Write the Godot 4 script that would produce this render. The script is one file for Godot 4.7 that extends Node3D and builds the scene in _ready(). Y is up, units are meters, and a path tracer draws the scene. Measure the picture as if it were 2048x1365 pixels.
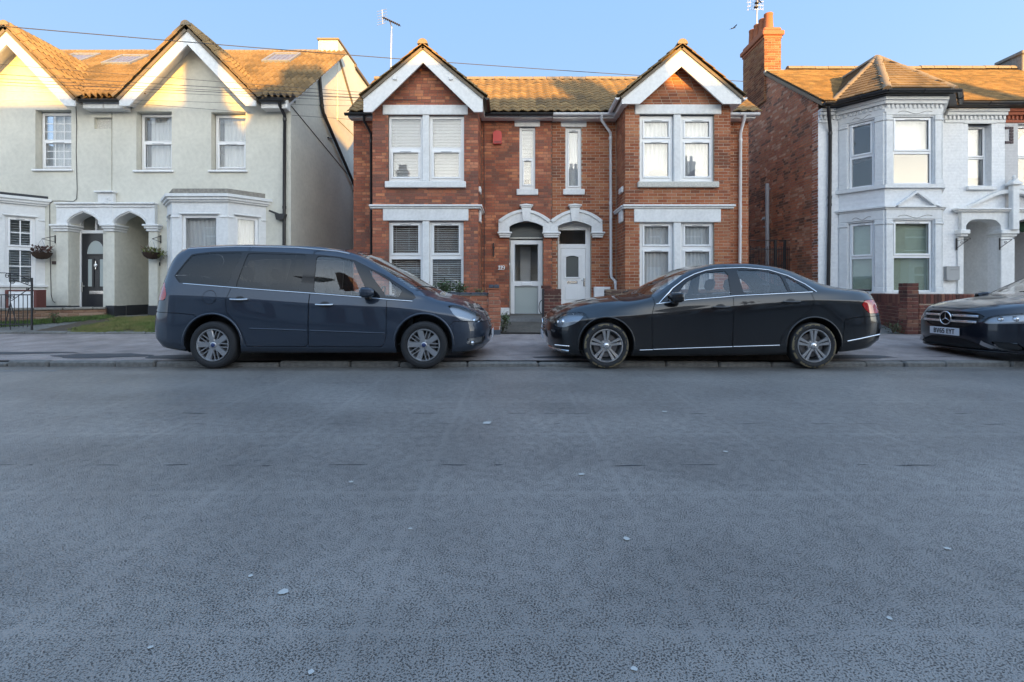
extends Node3D
# A residential street seen from the road: rendered, red brick and white painted houses behind three parked cars, low evening sun on the roofs only.
# Metres, y up. The camera stands at the origin over the road and looks along -z; "d" below always means metres in front of the camera.

const EYE := 1.08          # height of the lens
const FOCAL := 1000.0      # focal length in pixels of the 2048 wide photograph
const HORIZON := 580.0     # row of the horizon in it
const MIDDLE := 1024.0
var rng := RandomNumberGenerator.new()
var M := {}                # materials by name
var taken := {}            # names in use at top level

# measured column / row at distance d -> metres
func mx(px: float, d: float) -> float: return (px - MIDDLE) / FOCAL * d
func my(py: float, d: float) -> float: return EYE + (HORIZON - py) / FOCAL * d
func mp(px: float, py: float, d: float) -> Vector3: return V3(mx(px, d), my(py, d), -d)
# rectangle from measured corners: left, top, right, bottom
func mr(l: float, t: float, r: float, b: float, d: float) -> Rect2:
	return Rect2(mx(l, d), my(b, d), mx(r, d) - mx(l, d), my(t, d) - my(b, d))

func _ready():
	rng.seed = 20240117
	set_camera()
	set_sky_and_sun()
	make_materials()
	build_ground()
	build_opposite_row()
	build_rendered_houses()
	build_brick_houses()
	build_white_house()
	build_garden_walls()
	build_cars()
	build_small_things()
	build_planting()

const SUN_TURN := 22.0     # degrees to the right of straight behind the camera
const SUN_HEIGHT := 6.0    # degrees above the horizon

func set_camera():
	var c := Camera3D.new()
	c.name = "camera"
	c.projection = Camera3D.PROJECTION_FRUSTUM
	c.near = 0.1
	c.far = 900.0
	c.size = 0.1 * 1365.0 / FOCAL
	c.frustum_offset = P2(0, -0.1 * (682.5 - HORIZON) / FOCAL)
	c.position = V3(0, EYE, 0)
	add_child(c)
	c.current = true

func sun_way() -> Vector3:      # towards the sun
	var a := deg_to_rad(SUN_TURN)
	var e := deg_to_rad(SUN_HEIGHT)
	return V3(sin(a) * cos(e), sin(e), cos(a) * cos(e))

func set_sky_and_sun():
	var w := 512
	var h := 256
	var im := Image.create(w, h, false, Image.FORMAT_RGBF)
	var s := sun_way()
	for y in h:
		var el: float = (0.5 - (y + 0.5) / h) * PI
		for x in w:
			var az: float = ((x + 0.5) / w - 0.5) * TAU
			var d := V3(-sin(az) * cos(el), sin(el), cos(az) * cos(el))
			var up: float = maxf(d.y, 0.0)
			var low: float = pow(1.0 - up, 2.4)
			var c := V3(0.118, 0.226, 0.41).lerp(V3(0.25, 0.335, 0.42), low)
			var k: float = d.dot(s)
			c += V3(0.34, 0.43, 0.52) * pow(maxf(0.5 + 0.5 * k, 0.0), 2.6)
			# evening glow over the horizon round the sun
			var away: float = absf(wrapf(atan2(d.x, d.z) - atan2(s.x, s.z), -PI, PI))
			c += V3(7.0, 6.0, 4.2) * exp(-pow(away / 0.72, 2.0)) * exp(-maxf(el, 0.0) / 0.19)
			if d.y < 0.0:
				c = c.lerp(V3(0.16, 0.16, 0.17), clampf(-d.y * 6.0, 0.0, 1.0))
			im.set_pixel(x, y, Color(c.x, c.y, c.z))
	var sky := Sky.new()
	var pm := PanoramaSkyMaterial.new()
	pm.panorama = ImageTexture.create_from_image(im)
	pm.filter = true
	sky.sky_material = pm
	var e := Environment.new()
	e.background_mode = Environment.BG_SKY
	e.sky = sky
	e.tonemap_mode = Environment.TONE_MAPPER_LINEAR
	e.tonemap_exposure = 2.55
	e.sdfgi_enabled = true
	e.ssao_enabled = true
	e.ssil_enabled = true
	var we := WorldEnvironment.new()
	we.name = "environment"
	we.environment = e
	add_child(we)
	var sun := DirectionalLight3D.new()
	sun.name = "sun"
	sun.light_color = Color(1.0, 0.745, 0.31)
	sun.light_energy = 1.6
	sun.light_angular_distance = 0.6
	sun.shadow_enabled = true
	add_child(sun)
	sun.look_at_from_position(Vector3.ZERO, -s)

func V3(x: float, y: float, z: float) -> Vector3: return Vector3(x, y, z)
func P2(x: float, y: float) -> Vector2: return Vector2(x, y)

# ---------------------------------------------------------------- things and parts
func numbered(called: String) -> String:
	var n: int = taken.get(called, -1) + 1
	taken[called] = n
	return called if n == 0 else "%s_%03d" % [called, n]

func thing(called: String, label: String, category: String, at := Vector3.ZERO, group := "") -> Node3D:
	var o := Node3D.new()
	o.name = numbered(called)
	o.position = at
	add_child(o)
	o.set_meta("label", label)
	o.set_meta("category", category)
	if group: o.set_meta("group", group)
	return o

func setting(called: String) -> Node3D:
	var o := Node3D.new()
	o.name = numbered(called)
	add_child(o)
	o.set_meta("kind", "structure")
	return o

func base_of(n: Node) -> Vector3:
	while n.get_parent() != self:
		n = n.get_parent()
	return n.position

# ---------------------------------------------------------------- mesh collector
class MB:
	var p := PackedVector3Array()
	var n := PackedVector3Array()
	var c := PackedColorArray()
	var uv := PackedVector2Array()
	var xf := Transform3D()
	func tri3(a: Vector3, b: Vector3, d: Vector3, na: Vector3, nb: Vector3, nd: Vector3):
		var g := (b - a).cross(d - a)
		if g.length_squared() < 1e-16: return
		if g.dot(na + nb + nd) > 0.0:
			p.append(a); p.append(d); p.append(b)
			n.append(na); n.append(nd); n.append(nb)
		else:
			p.append(a); p.append(b); p.append(d)
			n.append(na); n.append(nb); n.append(nd)
	func tri(a: Vector3, b: Vector3, d: Vector3, nn: Vector3):
		var m := (xf.basis * nn).normalized()
		tri3(xf * a, xf * b, xf * d, m, m, m)
	func quad(a: Vector3, b: Vector3, d: Vector3, e: Vector3, nn: Vector3):
		tri(a, b, d, nn); tri(a, d, e, nn)
	func face(a: Vector3, b: Vector3, d: Vector3, e: Vector3, away: Vector3):   # normal computed, pointing away from a point
		var g := (b - a).cross(d - a)
		if g.length_squared() < 1e-14: g = (d - a).cross(e - a)
		if g.length_squared() < 1e-14: return
		g = g.normalized()
		if g.dot((a + b + d + e) * 0.25 - away) < 0.0: g = -g
		quad(a, b, d, e, g)
	func box(lo: Vector3, hi: Vector3):
		quad(Vector3(lo.x, lo.y, hi.z), Vector3(hi.x, lo.y, hi.z), Vector3(hi.x, hi.y, hi.z), Vector3(lo.x, hi.y, hi.z), Vector3(0, 0, 1))
		quad(Vector3(lo.x, lo.y, lo.z), Vector3(hi.x, lo.y, lo.z), Vector3(hi.x, hi.y, lo.z), Vector3(lo.x, hi.y, lo.z), Vector3(0, 0, -1))
		quad(Vector3(lo.x, lo.y, lo.z), Vector3(lo.x, lo.y, hi.z), Vector3(lo.x, hi.y, hi.z), Vector3(lo.x, hi.y, lo.z), Vector3(-1, 0, 0))
		quad(Vector3(hi.x, lo.y, lo.z), Vector3(hi.x, lo.y, hi.z), Vector3(hi.x, hi.y, hi.z), Vector3(hi.x, hi.y, lo.z), Vector3(1, 0, 0))
		quad(Vector3(lo.x, hi.y, lo.z), Vector3(hi.x, hi.y, lo.z), Vector3(hi.x, hi.y, hi.z), Vector3(lo.x, hi.y, hi.z), Vector3(0, 1, 0))
		quad(Vector3(lo.x, lo.y, lo.z), Vector3(hi.x, lo.y, lo.z), Vector3(hi.x, lo.y, hi.z), Vector3(lo.x, lo.y, hi.z), Vector3(0, -1, 0))
	func cbox(lo: Vector3, hi: Vector3, ch := 0.006):   # box with chamfered edges
		var mid := (lo + hi) * 0.5
		var half := (hi - lo) * 0.5
		var k: float = minf(ch, 0.45 * minf(half.x, minf(half.y, half.z)) * 2.0)
		for ax in 3:
			for s in [-1.0, 1.0]:
				var nn := Vector3(); nn[ax] = s
				var b := (ax + 1) % 3
				var d := (ax + 2) % 3
				var q := []
				for e in [[-1, -1], [1, -1], [1, 1], [-1, 1]]:
					var v := Vector3()
					v[ax] = s * half[ax]; v[b] = e[0] * (half[b] - k); v[d] = e[1] * (half[d] - k)
					q.append(mid + v)
				quad(q[0], q[1], q[2], q[3], nn)
		for ax in 3:
			var b := (ax + 1) % 3
			var d := (ax + 2) % 3
			for s in [-1.0, 1.0]:
				for t in [-1.0, 1.0]:
					var q := []
					for e in [-1.0, 1.0]:
						var u := Vector3(); u[ax] = e * (half[ax] - k); u[b] = s * half[b]; u[d] = t * (half[d] - k)
						var v := Vector3(); v[ax] = e * (half[ax] - k); v[b] = s * (half[b] - k); v[d] = t * half[d]
						q.append(mid + u); q.append(mid + v)
					var nn := Vector3(); nn[b] = s; nn[d] = t
					quad(q[0], q[1], q[3], q[2], nn.normalized())
		for s in [-1.0, 1.0]:
			for t in [-1.0, 1.0]:
				for w in [-1.0, 1.0]:
					var a := mid + Vector3(s * half.x, t * (half.y - k), w * (half.z - k))
					var b := mid + Vector3(s * (half.x - k), t * half.y, w * (half.z - k))
					var d := mid + Vector3(s * (half.x - k), t * (half.y - k), w * half.z)
					tri(a, b, d, Vector3(s, t, w).normalized())
	func prism(poly: PackedVector2Array, z0: float, z1: float):   # outline in xy, extruded along z
		var t := Geometry2D.triangulate_polygon(poly)
		for i in range(0, t.size(), 3):
			var a := poly[t[i]]; var b := poly[t[i + 1]]; var d := poly[t[i + 2]]
			tri(Vector3(a.x, a.y, z1), Vector3(b.x, b.y, z1), Vector3(d.x, d.y, z1), Vector3(0, 0, 1 if z1 > z0 else -1))
			tri(Vector3(a.x, a.y, z0), Vector3(b.x, b.y, z0), Vector3(d.x, d.y, z0), Vector3(0, 0, -1 if z1 > z0 else 1))
		var ccw := not Geometry2D.is_polygon_clockwise(poly)
		for i in poly.size():
			var a := poly[i]; var b := poly[(i + 1) % poly.size()]
			var e := (b - a).normalized()
			var nn := Vector3(e.y, -e.x, 0)
			if ccw: nn = Vector3(-e.y, e.x, 0)
			# outline direction decides the side; test against the polygon
			var m := (a + b) * 0.5 + Vector2(nn.x, nn.y) * 0.001
			if Geometry2D.is_point_in_polygon(m, poly): nn = -nn
			quad(Vector3(a.x, a.y, z0), Vector3(b.x, b.y, z0), Vector3(b.x, b.y, z1), Vector3(a.x, a.y, z1), nn)
	func strip(outer: Array, inner: Array, z0: float, z1: float):   # band between two equally long lines in xy, extruded along z
		for i in outer.size() - 1:
			var a: Vector2 = outer[i]; var b: Vector2 = outer[i + 1]; var d: Vector2 = inner[i + 1]; var e: Vector2 = inner[i]
			quad(Vector3(a.x, a.y, z1), Vector3(b.x, b.y, z1), Vector3(d.x, d.y, z1), Vector3(e.x, e.y, z1), Vector3(0, 0, 1))
			quad(Vector3(a.x, a.y, z0), Vector3(b.x, b.y, z0), Vector3(d.x, d.y, z0), Vector3(e.x, e.y, z0), Vector3(0, 0, -1))
			var mid := (a + b + d + e) * 0.25
			var m3 := Vector3(mid.x, mid.y, (z0 + z1) * 0.5)
			face(Vector3(a.x, a.y, z0), Vector3(b.x, b.y, z0), Vector3(b.x, b.y, z1), Vector3(a.x, a.y, z1), m3)
			face(Vector3(e.x, e.y, z0), Vector3(d.x, d.y, z0), Vector3(d.x, d.y, z1), Vector3(e.x, e.y, z1), m3)
		for i in [0, outer.size() - 1]:
			var a: Vector2 = outer[i]; var e: Vector2 = inner[i]
			var o: Vector2 = outer[1 if i == 0 else i - 1]
			face(Vector3(a.x, a.y, z0), Vector3(e.x, e.y, z0), Vector3(e.x, e.y, z1), Vector3(a.x, a.y, z1), Vector3(o.x, o.y, (z0 + z1) * 0.5))
	func tube(line: Array, r: float, sides := 8, caps := true, r2 := -1.0):
		var cnt := line.size()
		var last_u := Vector3.ZERO
		var rings := []
		for i in cnt:
			var t: Vector3
			if i == 0: t = line[1] - line[0]
			elif i == cnt - 1: t = line[i] - line[i - 1]
			else: t = (line[i + 1] - line[i]).normalized() + (line[i] - line[i - 1]).normalized()
			t = t.normalized()
			var u: Vector3
			if i == 0:
				u = t.cross(Vector3.UP if absf(t.y) < 0.9 else Vector3.RIGHT).normalized()
			else:
				u = (last_u - t * last_u.dot(t)).normalized()
			last_u = u
			var v := t.cross(u)
			var rr: float = r if r2 < 0.0 else lerpf(r, r2, float(i) / (cnt - 1))
			var ring := []
			for k in sides:
				var a := TAU * k / sides
				var dir := u * cos(a) + v * sin(a)
				ring.append([line[i] + dir * rr, dir])
			rings.append(ring)
		for i in cnt - 1:
			for k in sides:
				var q: Array = rings[i][k]; var w: Array = rings[i][(k + 1) % sides]
				var s: Array = rings[i + 1][(k + 1) % sides]; var t2: Array = rings[i + 1][k]
				var bq: Vector3 = xf.basis * q[1]; var bw: Vector3 = xf.basis * w[1]; var bs: Vector3 = xf.basis * s[1]; var bt: Vector3 = xf.basis * t2[1]
				tri3(xf * q[0], xf * w[0], xf * s[0], bq, bw, bs)
				tri3(xf * q[0], xf * s[0], xf * t2[0], bq, bs, bt)
		if caps:
			for i in [0, cnt - 1]:
				var nn: Vector3 = (line[0] - line[1]).normalized() if i == 0 else (line[i] - line[i - 1]).normalized()
				for k in range(1, sides - 1):
					tri(rings[i][0][0], rings[i][k][0], rings[i][k + 1][0], nn)
	func lathe(prof: Array, segs := 24, from := 0.0, to := TAU):   # profile of Vector2(radius, height) turned about y
		var nn := []
		for i in prof.size() - 1:
			var e: Vector2 = prof[i + 1] - prof[i]
			nn.append(Vector2(e.y, -e.x).normalized())
		for k in segs:
			var a := from + (to - from) * k / segs
			var b := from + (to - from) * (k + 1) / segs
			for i in prof.size() - 1:
				var q: Vector2 = prof[i]; var w: Vector2 = prof[i + 1]
				var n0: Vector2 = nn[i]; var n1: Vector2 = nn[i]
				if i > 0 and nn[i - 1].dot(nn[i]) > 0.6: n0 = (nn[i - 1] + nn[i]).normalized()
				if i < prof.size() - 2 and nn[i + 1].dot(nn[i]) > 0.6: n1 = (nn[i + 1] + nn[i]).normalized()
				var P := [Vector3(q.x * cos(a), q.y, q.x * sin(a)), Vector3(w.x * cos(a), w.y, w.x * sin(a)), Vector3(w.x * cos(b), w.y, w.x * sin(b)), Vector3(q.x * cos(b), q.y, q.x * sin(b))]
				var N := [Vector3(n0.x * cos(a), n0.y, n0.x * sin(a)), Vector3(n1.x * cos(a), n1.y, n1.x * sin(a)), Vector3(n1.x * cos(b), n1.y, n1.x * sin(b)), Vector3(n0.x * cos(b), n0.y, n0.x * sin(b))]
				for j in 4:
					P[j] = xf * P[j]; N[j] = (xf.basis * N[j]).normalized()
				tri3(P[0], P[1], P[2], N[0], N[1], N[2])
				tri3(P[0], P[2], P[3], N[0], N[2], N[3])
	func mesh(off := Vector3.ZERO) -> ArrayMesh:
		var a := []
		a.resize(Mesh.ARRAY_MAX)
		var q := p
		if off != Vector3.ZERO:
			q = PackedVector3Array()
			q.resize(p.size())
			for i in p.size(): q[i] = p[i] - off
		a[Mesh.ARRAY_VERTEX] = q
		a[Mesh.ARRAY_NORMAL] = n
		if c.size() == p.size() and c.size() > 0: a[Mesh.ARRAY_COLOR] = c
		if uv.size() == p.size() and uv.size() > 0: a[Mesh.ARRAY_TEX_UV] = uv
		var m := ArrayMesh.new()
		if p.size() >= 3: m.add_surface_from_arrays(Mesh.PRIMITIVE_TRIANGLES, a)
		return m

# commit a collector whose points are in the world (or, local, in the thing's own axes) as one named mesh under a parent
func put(mb: MB, called: String, mat, parent: Node, local := false) -> MeshInstance3D:
	var o := MeshInstance3D.new()
	o.name = called
	o.mesh = mb.mesh(Vector3.ZERO if local or parent == self else base_of(parent))
	o.material_override = M[mat] if mat is String else mat
	o.cast_shadow = GeometryInstance3D.SHADOW_CASTING_SETTING_ON
	parent.add_child(o, true)
	return o

# one mesh that is a thing of its own
func single(mb: MB, called: String, mat, label: String, category: String, at: Vector3, group := "") -> MeshInstance3D:
	var o := MeshInstance3D.new()
	o.name = numbered(called)
	o.mesh = mb.mesh(at)
	o.position = at
	o.material_override = M[mat] if mat is String else mat
	add_child(o)
	o.set_meta("label", label)
	o.set_meta("category", category)
	if group: o.set_meta("group", group)
	return o

func struct(mb: MB, called: String, mat) -> MeshInstance3D:
	var o := put(mb, numbered(called), mat, self)
	o.set_meta("kind", "structure")
	return o

func V2(list: Array) -> PackedVector2Array:
	var a := PackedVector2Array()
	for v in list: a.append(P2(v[0], v[1]) if v is Array else v)
	return a

# a frame on a wall: x along the wall, y up, z out of it; the origin keeps world heights
func wall_frame(a: Vector2, b: Vector2) -> Transform3D:     # a, b: (x, z) of the left and right end seen from outside
	var u := V3(b.x - a.x, 0, b.y - a.y).normalized()
	return Transform3D(Basis(u, Vector3.UP, u.cross(Vector3.UP)), V3(a.x, 0, a.y))

func front_frame(z: float) -> Transform3D:
	return Transform3D(Basis(), V3(0, 0, z))

# left and right end of a convex outline at height y
func span_at(poly: PackedVector2Array, y: float) -> Vector2:
	var lo := 1e9
	var hi := -1e9
	for i in poly.size():
		var a := poly[i]; var b := poly[(i + 1) % poly.size()]
		if (a.y <= y and b.y >= y) or (b.y <= y and a.y >= y):
			if absf(a.y - b.y) < 1e-6:
				lo = minf(lo, minf(a.x, b.x)); hi = maxf(hi, maxf(a.x, b.x))
			else:
				var x := a.x + (b.x - a.x) * (y - a.y) / (b.y - a.y)
				lo = minf(lo, x); hi = maxf(hi, x)
	return P2(lo, hi)

# a wall of some thickness with rectangular openings; outline convex, in the frame's xy
func wall_panel(mb: MB, poly: PackedVector2Array, holes: Array, thick: float):
	var ys := []
	for v in poly: ys.append(v.y)
	for r in holes:
		ys.append(r.position.y); ys.append(r.end.y)
	ys.sort()
	var ylo: float = ys[0]
	var yhi: float = ys[-1]
	for v in poly:
		ylo = minf(ylo, v.y) if false else ylo
	var pmin := 1e9
	var pmax := -1e9
	for v in poly:
		pmin = minf(pmin, v.y); pmax = maxf(pmax, v.y)
	for i in ys.size() - 1:
		var y0: float = maxf(ys[i], pmin)
		var y1: float = minf(ys[i + 1], pmax)
		if y1 - y0 < 1e-5: continue
		var s0 := span_at(poly, y0 + 1e-6)
		var s1 := span_at(poly, y1 - 1e-6)
		var cuts := []
		for r in holes:
			if r.position.y <= y0 + 1e-5 and r.end.y >= y1 - 1e-5: cuts.append(P2(r.position.x, r.end.x))
		cuts.sort_custom(func(a, b): return a.x < b.x)
		var l0 := s0.x; var l1 := s1.x
		var segs := []
		for c in cuts:
			segs.append([l0, c.x, c.x, l1]); l0 = c.y; l1 = c.y
		segs.append([l0, s0.y, s1.y, l1])
		for q in segs:
			if q[1] - q[0] < 1e-5 and q[2] - q[3] < 1e-5: continue
			mb.quad(V3(q[0], y0, 0), V3(q[1], y0, 0), V3(q[2], y1, 0), V3(q[3], y1, 0), V3(0, 0, 1))
			mb.quad(V3(q[0], y0, -thick), V3(q[1], y0, -thick), V3(q[2], y1, -thick), V3(q[3], y1, -thick), V3(0, 0, -1))
	for i in poly.size():
		var a := poly[i]; var b := poly[(i + 1) % poly.size()]
		var m := Vector3.ZERO
		for v in poly: m += V3(v.x, v.y, 0) / poly.size()
		m.z = -thick * 0.5
		mb.face(V3(a.x, a.y, 0), V3(b.x, b.y, 0), V3(b.x, b.y, -thick), V3(a.x, a.y, -thick), m)
	for r in holes:
		var l: float = r.position.x; var b: float = r.position.y; var t: float = r.end.y; var g: float = r.end.x
		mb.quad(V3(l, b, 0), V3(l, t, 0), V3(l, t, -thick), V3(l, b, -thick), V3(1, 0, 0))
		mb.quad(V3(g, b, 0), V3(g, t, 0), V3(g, t, -thick), V3(g, b, -thick), V3(-1, 0, 0))
		mb.quad(V3(l, b, 0), V3(g, b, 0), V3(g, b, -thick), V3(l, b, -thick), V3(0, 1, 0))
		mb.quad(V3(l, t, 0), V3(g, t, 0), V3(g, t, -thick), V3(l, t, -thick), V3(0, -1, 0))

# ---------------------------------------------------------------- bricks
# list entries: [Transform3D, tone]; laid later, the 300 nearest singly and the rest as one mass
func course_bricks(list: Array, poly: PackedVector2Array, holes: Array, xf: Transform3D, tone: Callable, flemish := true, start := 0.0, course := 0.075, length := 0.215, low := 0.003, high := 0.009):
	var lo := 1e9
	var hi := -1e9
	for v in poly:
		lo = minf(lo, v.y); hi = maxf(hi, v.y)
	var joint := 0.01
	var row := 0
	var y := lo + start
	while y + course * 0.5 < hi:
		var mid := y + course * 0.5
		var s := span_at(poly, minf(mid + course * 0.3, hi - 0.001))
		var s2 := span_at(poly, mid)
		s = P2(maxf(s.x, s2.x), minf(s.y, s2.y))
		var x := s.x
		var k := row % 2
		var first := true
		while x < s.y - 0.02:
			var len_: float = length
			if flemish:
				len_ = length if k % 2 == 0 else 0.1025
			if first and row % 2 == 1: len_ = 0.1025 if not flemish else 0.065
			first = false
			k += 1
			var x1: float = minf(x + len_, s.y)
			var pieces := [[x, x1]]
			for r in holes:
				if r.position.y < mid + course * 0.3 and r.end.y > mid - course * 0.3:
					var nxt := []
					for q in pieces:
						if q[1] <= r.position.x or q[0] >= r.end.x: nxt.append(q); continue
						if q[0] < r.position.x: nxt.append([q[0], r.position.x])
						if q[1] > r.end.x: nxt.append([r.end.x, q[1]])
					pieces = nxt
			for q in pieces:
				var L: float = q[1] - q[0]
				if L < 0.025: continue
				var proud := rng.randf_range(low, high)
				var b := Basis(V3(L, 0, 0), V3(0, course - joint, 0), V3(0, 0, 0.03))
				b = Basis(V3(0, 0, 1), rng.randf_range(-0.008, 0.008)) * b
				var c := V3((q[0] + q[1]) * 0.5, mid, proud - 0.015)
				list.append([xf * Transform3D(b, c), tone.call((q[0] + q[1]) * 0.5, mid)])
			x += len_ + joint
		row += 1
		y += course

var brick_meshes := []
func brick_mesh(v: int) -> ArrayMesh:
	if brick_meshes.is_empty():
		for k in 3:
			var mb := MB.new()
			var r := RandomNumberGenerator.new()
			r.seed = 77 + k
			var cx := 0.035   # chamfer as share of the length and height
			var cy := 0.09
			var f := []
			var g := []
			for e in [[-1, -1], [1, -1], [1, 1], [-1, 1]]:
				f.append(V3(e[0] * (0.5 - cx * r.randf_range(0.5, 1.3)), e[1] * (0.5 - cy * r.randf_range(0.5, 1.3)), 0.5))
				g.append(V3(e[0] * 0.5, e[1] * 0.5, 0.36))
			mb.quad(f[0], f[1], f[2], f[3], V3(0, 0, 1))
			for i in 4:
				var j := (i + 1) % 4
				mb.face(f[i], f[j], g[j], g[i], V3(0, 0, 0))
				var bi: Vector3 = g[i]; var bj: Vector3 = g[j]
				mb.face(g[i], g[j], V3(bj.x, bj.y, -0.5), V3(bi.x, bi.y, -0.5), V3(0, 0, 0))
			brick_meshes.append(mb.mesh())
	return brick_meshes[v % 3]

func brick_normals(m: Mesh) -> Mesh: return m

# pieces: bricks or tiles. tones: array of linear colours; kind names the part
func lay(list: Array, parent: Node, called: String, rest_called: String, tones: Array, mesh_of: Callable, tex: Dictionary, most := 300):
	if list.is_empty(): return
	var base := base_of(parent)
	var eye := V3(0, EYE, 0)
	for q in list:
		var o: Vector3 = q[0].origin
		var ahead: float = maxf(-o.z, 0.5)
		var off: float = absf(o.x) / ahead
		q.append(o.distance_squared_to(eye) + (10000.0 if off > 1.03 else 0.0) + (5000.0 if q.size() > 2 and q[2] else 0.0))
	list.sort_custom(func(a, b): return a[-1] < b[-1])
	var mats := []
	for c in tones: mats.append(surface("piece", c, tex.get("rough", 0.9), tex))
	var n: int = mini(list.size(), most)
	for i in n:
		var o := MeshInstance3D.new()
		o.name = called
		o.mesh = mesh_of.call(i)
		o.material_override = mats[int(list[i][1]) % mats.size()]
		var t: Transform3D = list[i][0]
		t.origin -= base
		o.transform = t
		parent.add_child(o, true)
	if list.size() > n:
		var mm := MultiMesh.new()
		mm.transform_format = MultiMesh.TRANSFORM_3D
		mm.use_colors = true
		mm.mesh = mesh_of.call(0)
		mm.instance_count = list.size() - n
		for i in range(n, list.size()):
			var t: Transform3D = list[i][0]
			t.origin -= base
			mm.set_instance_transform(i - n, t)
			var c: Vector3 = tones[int(list[i][1]) % tones.size()]
			mm.set_instance_color(i - n, Color(c.x, c.y, c.z))
		var o := MultiMeshInstance3D.new()
		o.name = rest_called
		o.multimesh = mm
		var mt: StandardMaterial3D = surface("piece", Vector3.ONE, tex.get("rough", 0.9), tex)
		mt.vertex_color_use_as_albedo = true
		o.material_override = mt
		o.set_meta("kind", "stuff")
		parent.add_child(o, true)

# ---------------------------------------------------------------- roof tiles
var tile_cache := {}
func tile_mesh(w: float, l: float, wave: float, humps: int) -> ArrayMesh:
	var key := "%f %f %f %d" % [w, l, wave, humps]
	if not tile_cache.has(key):
		var mb := MB.new()
		var seg := humps * 5
		var top := []
		var nor := []
		for i in seg + 1:
			var x := w * i / seg
			var ph := TAU * humps * i / seg
			top.append(P2(x, wave * 0.5 * (1.0 - cos(ph)) if wave > 0.0 else 0.0))
			var sl: float = wave * 0.5 * sin(ph) * TAU * humps / w
			nor.append(P2(-sl, 1.0).normalized())
		var th := 0.02
		for i in seg:
			var a: Vector2 = top[i]; var b: Vector2 = top[i + 1]
			# upper end lies 16 mm lower than the lower end, so that rows overlap
			var na := V3(nor[i].x, nor[i].y, 0.03); var nb := V3(nor[i + 1].x, nor[i + 1].y, 0.03)
			var A := V3(a.x, a.y + 0.032, l); var B := V3(b.x, b.y + 0.032, l)
			var D := V3(b.x, b.y + 0.008, 0); var E := V3(a.x, a.y + 0.008, 0)
			mb.tri3(A, B, D, na, nb, nb)
			mb.tri3(A, D, E, na, nb, na)
			mb.quad(A, B, V3(b.x, b.y + 0.032 - th, l), V3(a.x, a.y + 0.032 - th, l), V3(0, 0, 1))
		for x in [0.0, w]:
			mb.quad(V3(x, 0.032, l), V3(x, 0.008, 0), V3(x, -0.012, 0), V3(x, 0.012, l), V3(-1 if x == 0.0 else 1, 0, 0))
		tile_cache[key] = mb.mesh()
	return tile_cache[key]

# rows of tiles on a slope. o: a point on the eave line, u along it, v up the slope; keep(world point) tells where tiles lie
func lay_tiles(list: Array, o: Vector3, u: Vector3, v: Vector3, u0: float, u1: float, vlen: float, w: float, gauge: float, tone: Callable, keep: Callable):
	var nn := u.cross(v).normalized()
	if nn.y < 0.0: nn = -nn
	var b := Basis(u, nn, -v)
	if b.determinant() < 0.0: b = Basis(-u, nn, -v)
	var flip: bool = b.x.dot(u) < 0.0
	var rows := int(round(vlen / gauge))
	gauge = vlen / rows
	var cols := int(ceil((u1 - u0) / w))
	for r in rows:
		for k in cols:
			var uu := u0 + k * w + (w if flip else 0.0)
			var vv := (r + 1) * gauge + (0.06 if r < rows - 1 else 0.0)
			var at := o + u * uu + v * vv + nn * (0.035 + rng.randf_range(-0.002, 0.003))
			var c := o + u * (u0 + (k + 0.5) * w) + v * (r * gauge + gauge * 0.5)
			if keep.is_valid() and not keep.call(c): continue
			list.append([Transform3D(b.rotated(nn, rng.randf_range(-0.006, 0.006)), at), tone.call(c)])

func ridge_tiles(parent: Node, a: Vector3, b: Vector3, r := 0.13, seg := 0.42, mat := "ridge"):
	var dir := (b - a).normalized()
	var n := int(ceil((b - a).length() / seg))
	var side := dir.cross(Vector3.UP).normalized()
	var up := side.cross(dir).normalized()
	for i in n:
		var mb := MB.new()
		var s0 := a + dir * (b - a).length() * i / n
		var s1 := a + dir * ((b - a).length() * (i + 1) / n - 0.012)
		var jit := rng.randf_range(-0.006, 0.006)
		var k := 8
		for j in k:
			var t0 := PI * j / k
			var t1 := PI * (j + 1) / k
			var d0 := side * cos(t0) + up * sin(t0)
			var d1 := side * cos(t1) + up * sin(t1)
			var off := up * (jit - 0.03)
			mb.tri3(s0 + d0 * r + off, s0 + d1 * r + off, s1 + d1 * r + off, d0, d1, d1)
			mb.tri3(s0 + d0 * r + off, s1 + d1 * r + off, s1 + d0 * r + off, d0, d1, d0)
			for e in [[s0, -dir], [s1, dir]]:
				mb.tri(e[0] + off, e[0] + d0 * r + off, e[0] + d1 * r + off, e[1])
		put(mb, "ridge_tile", mat, parent)

# ---------------------------------------------------------------- materials
var tex_cache := {}
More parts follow.
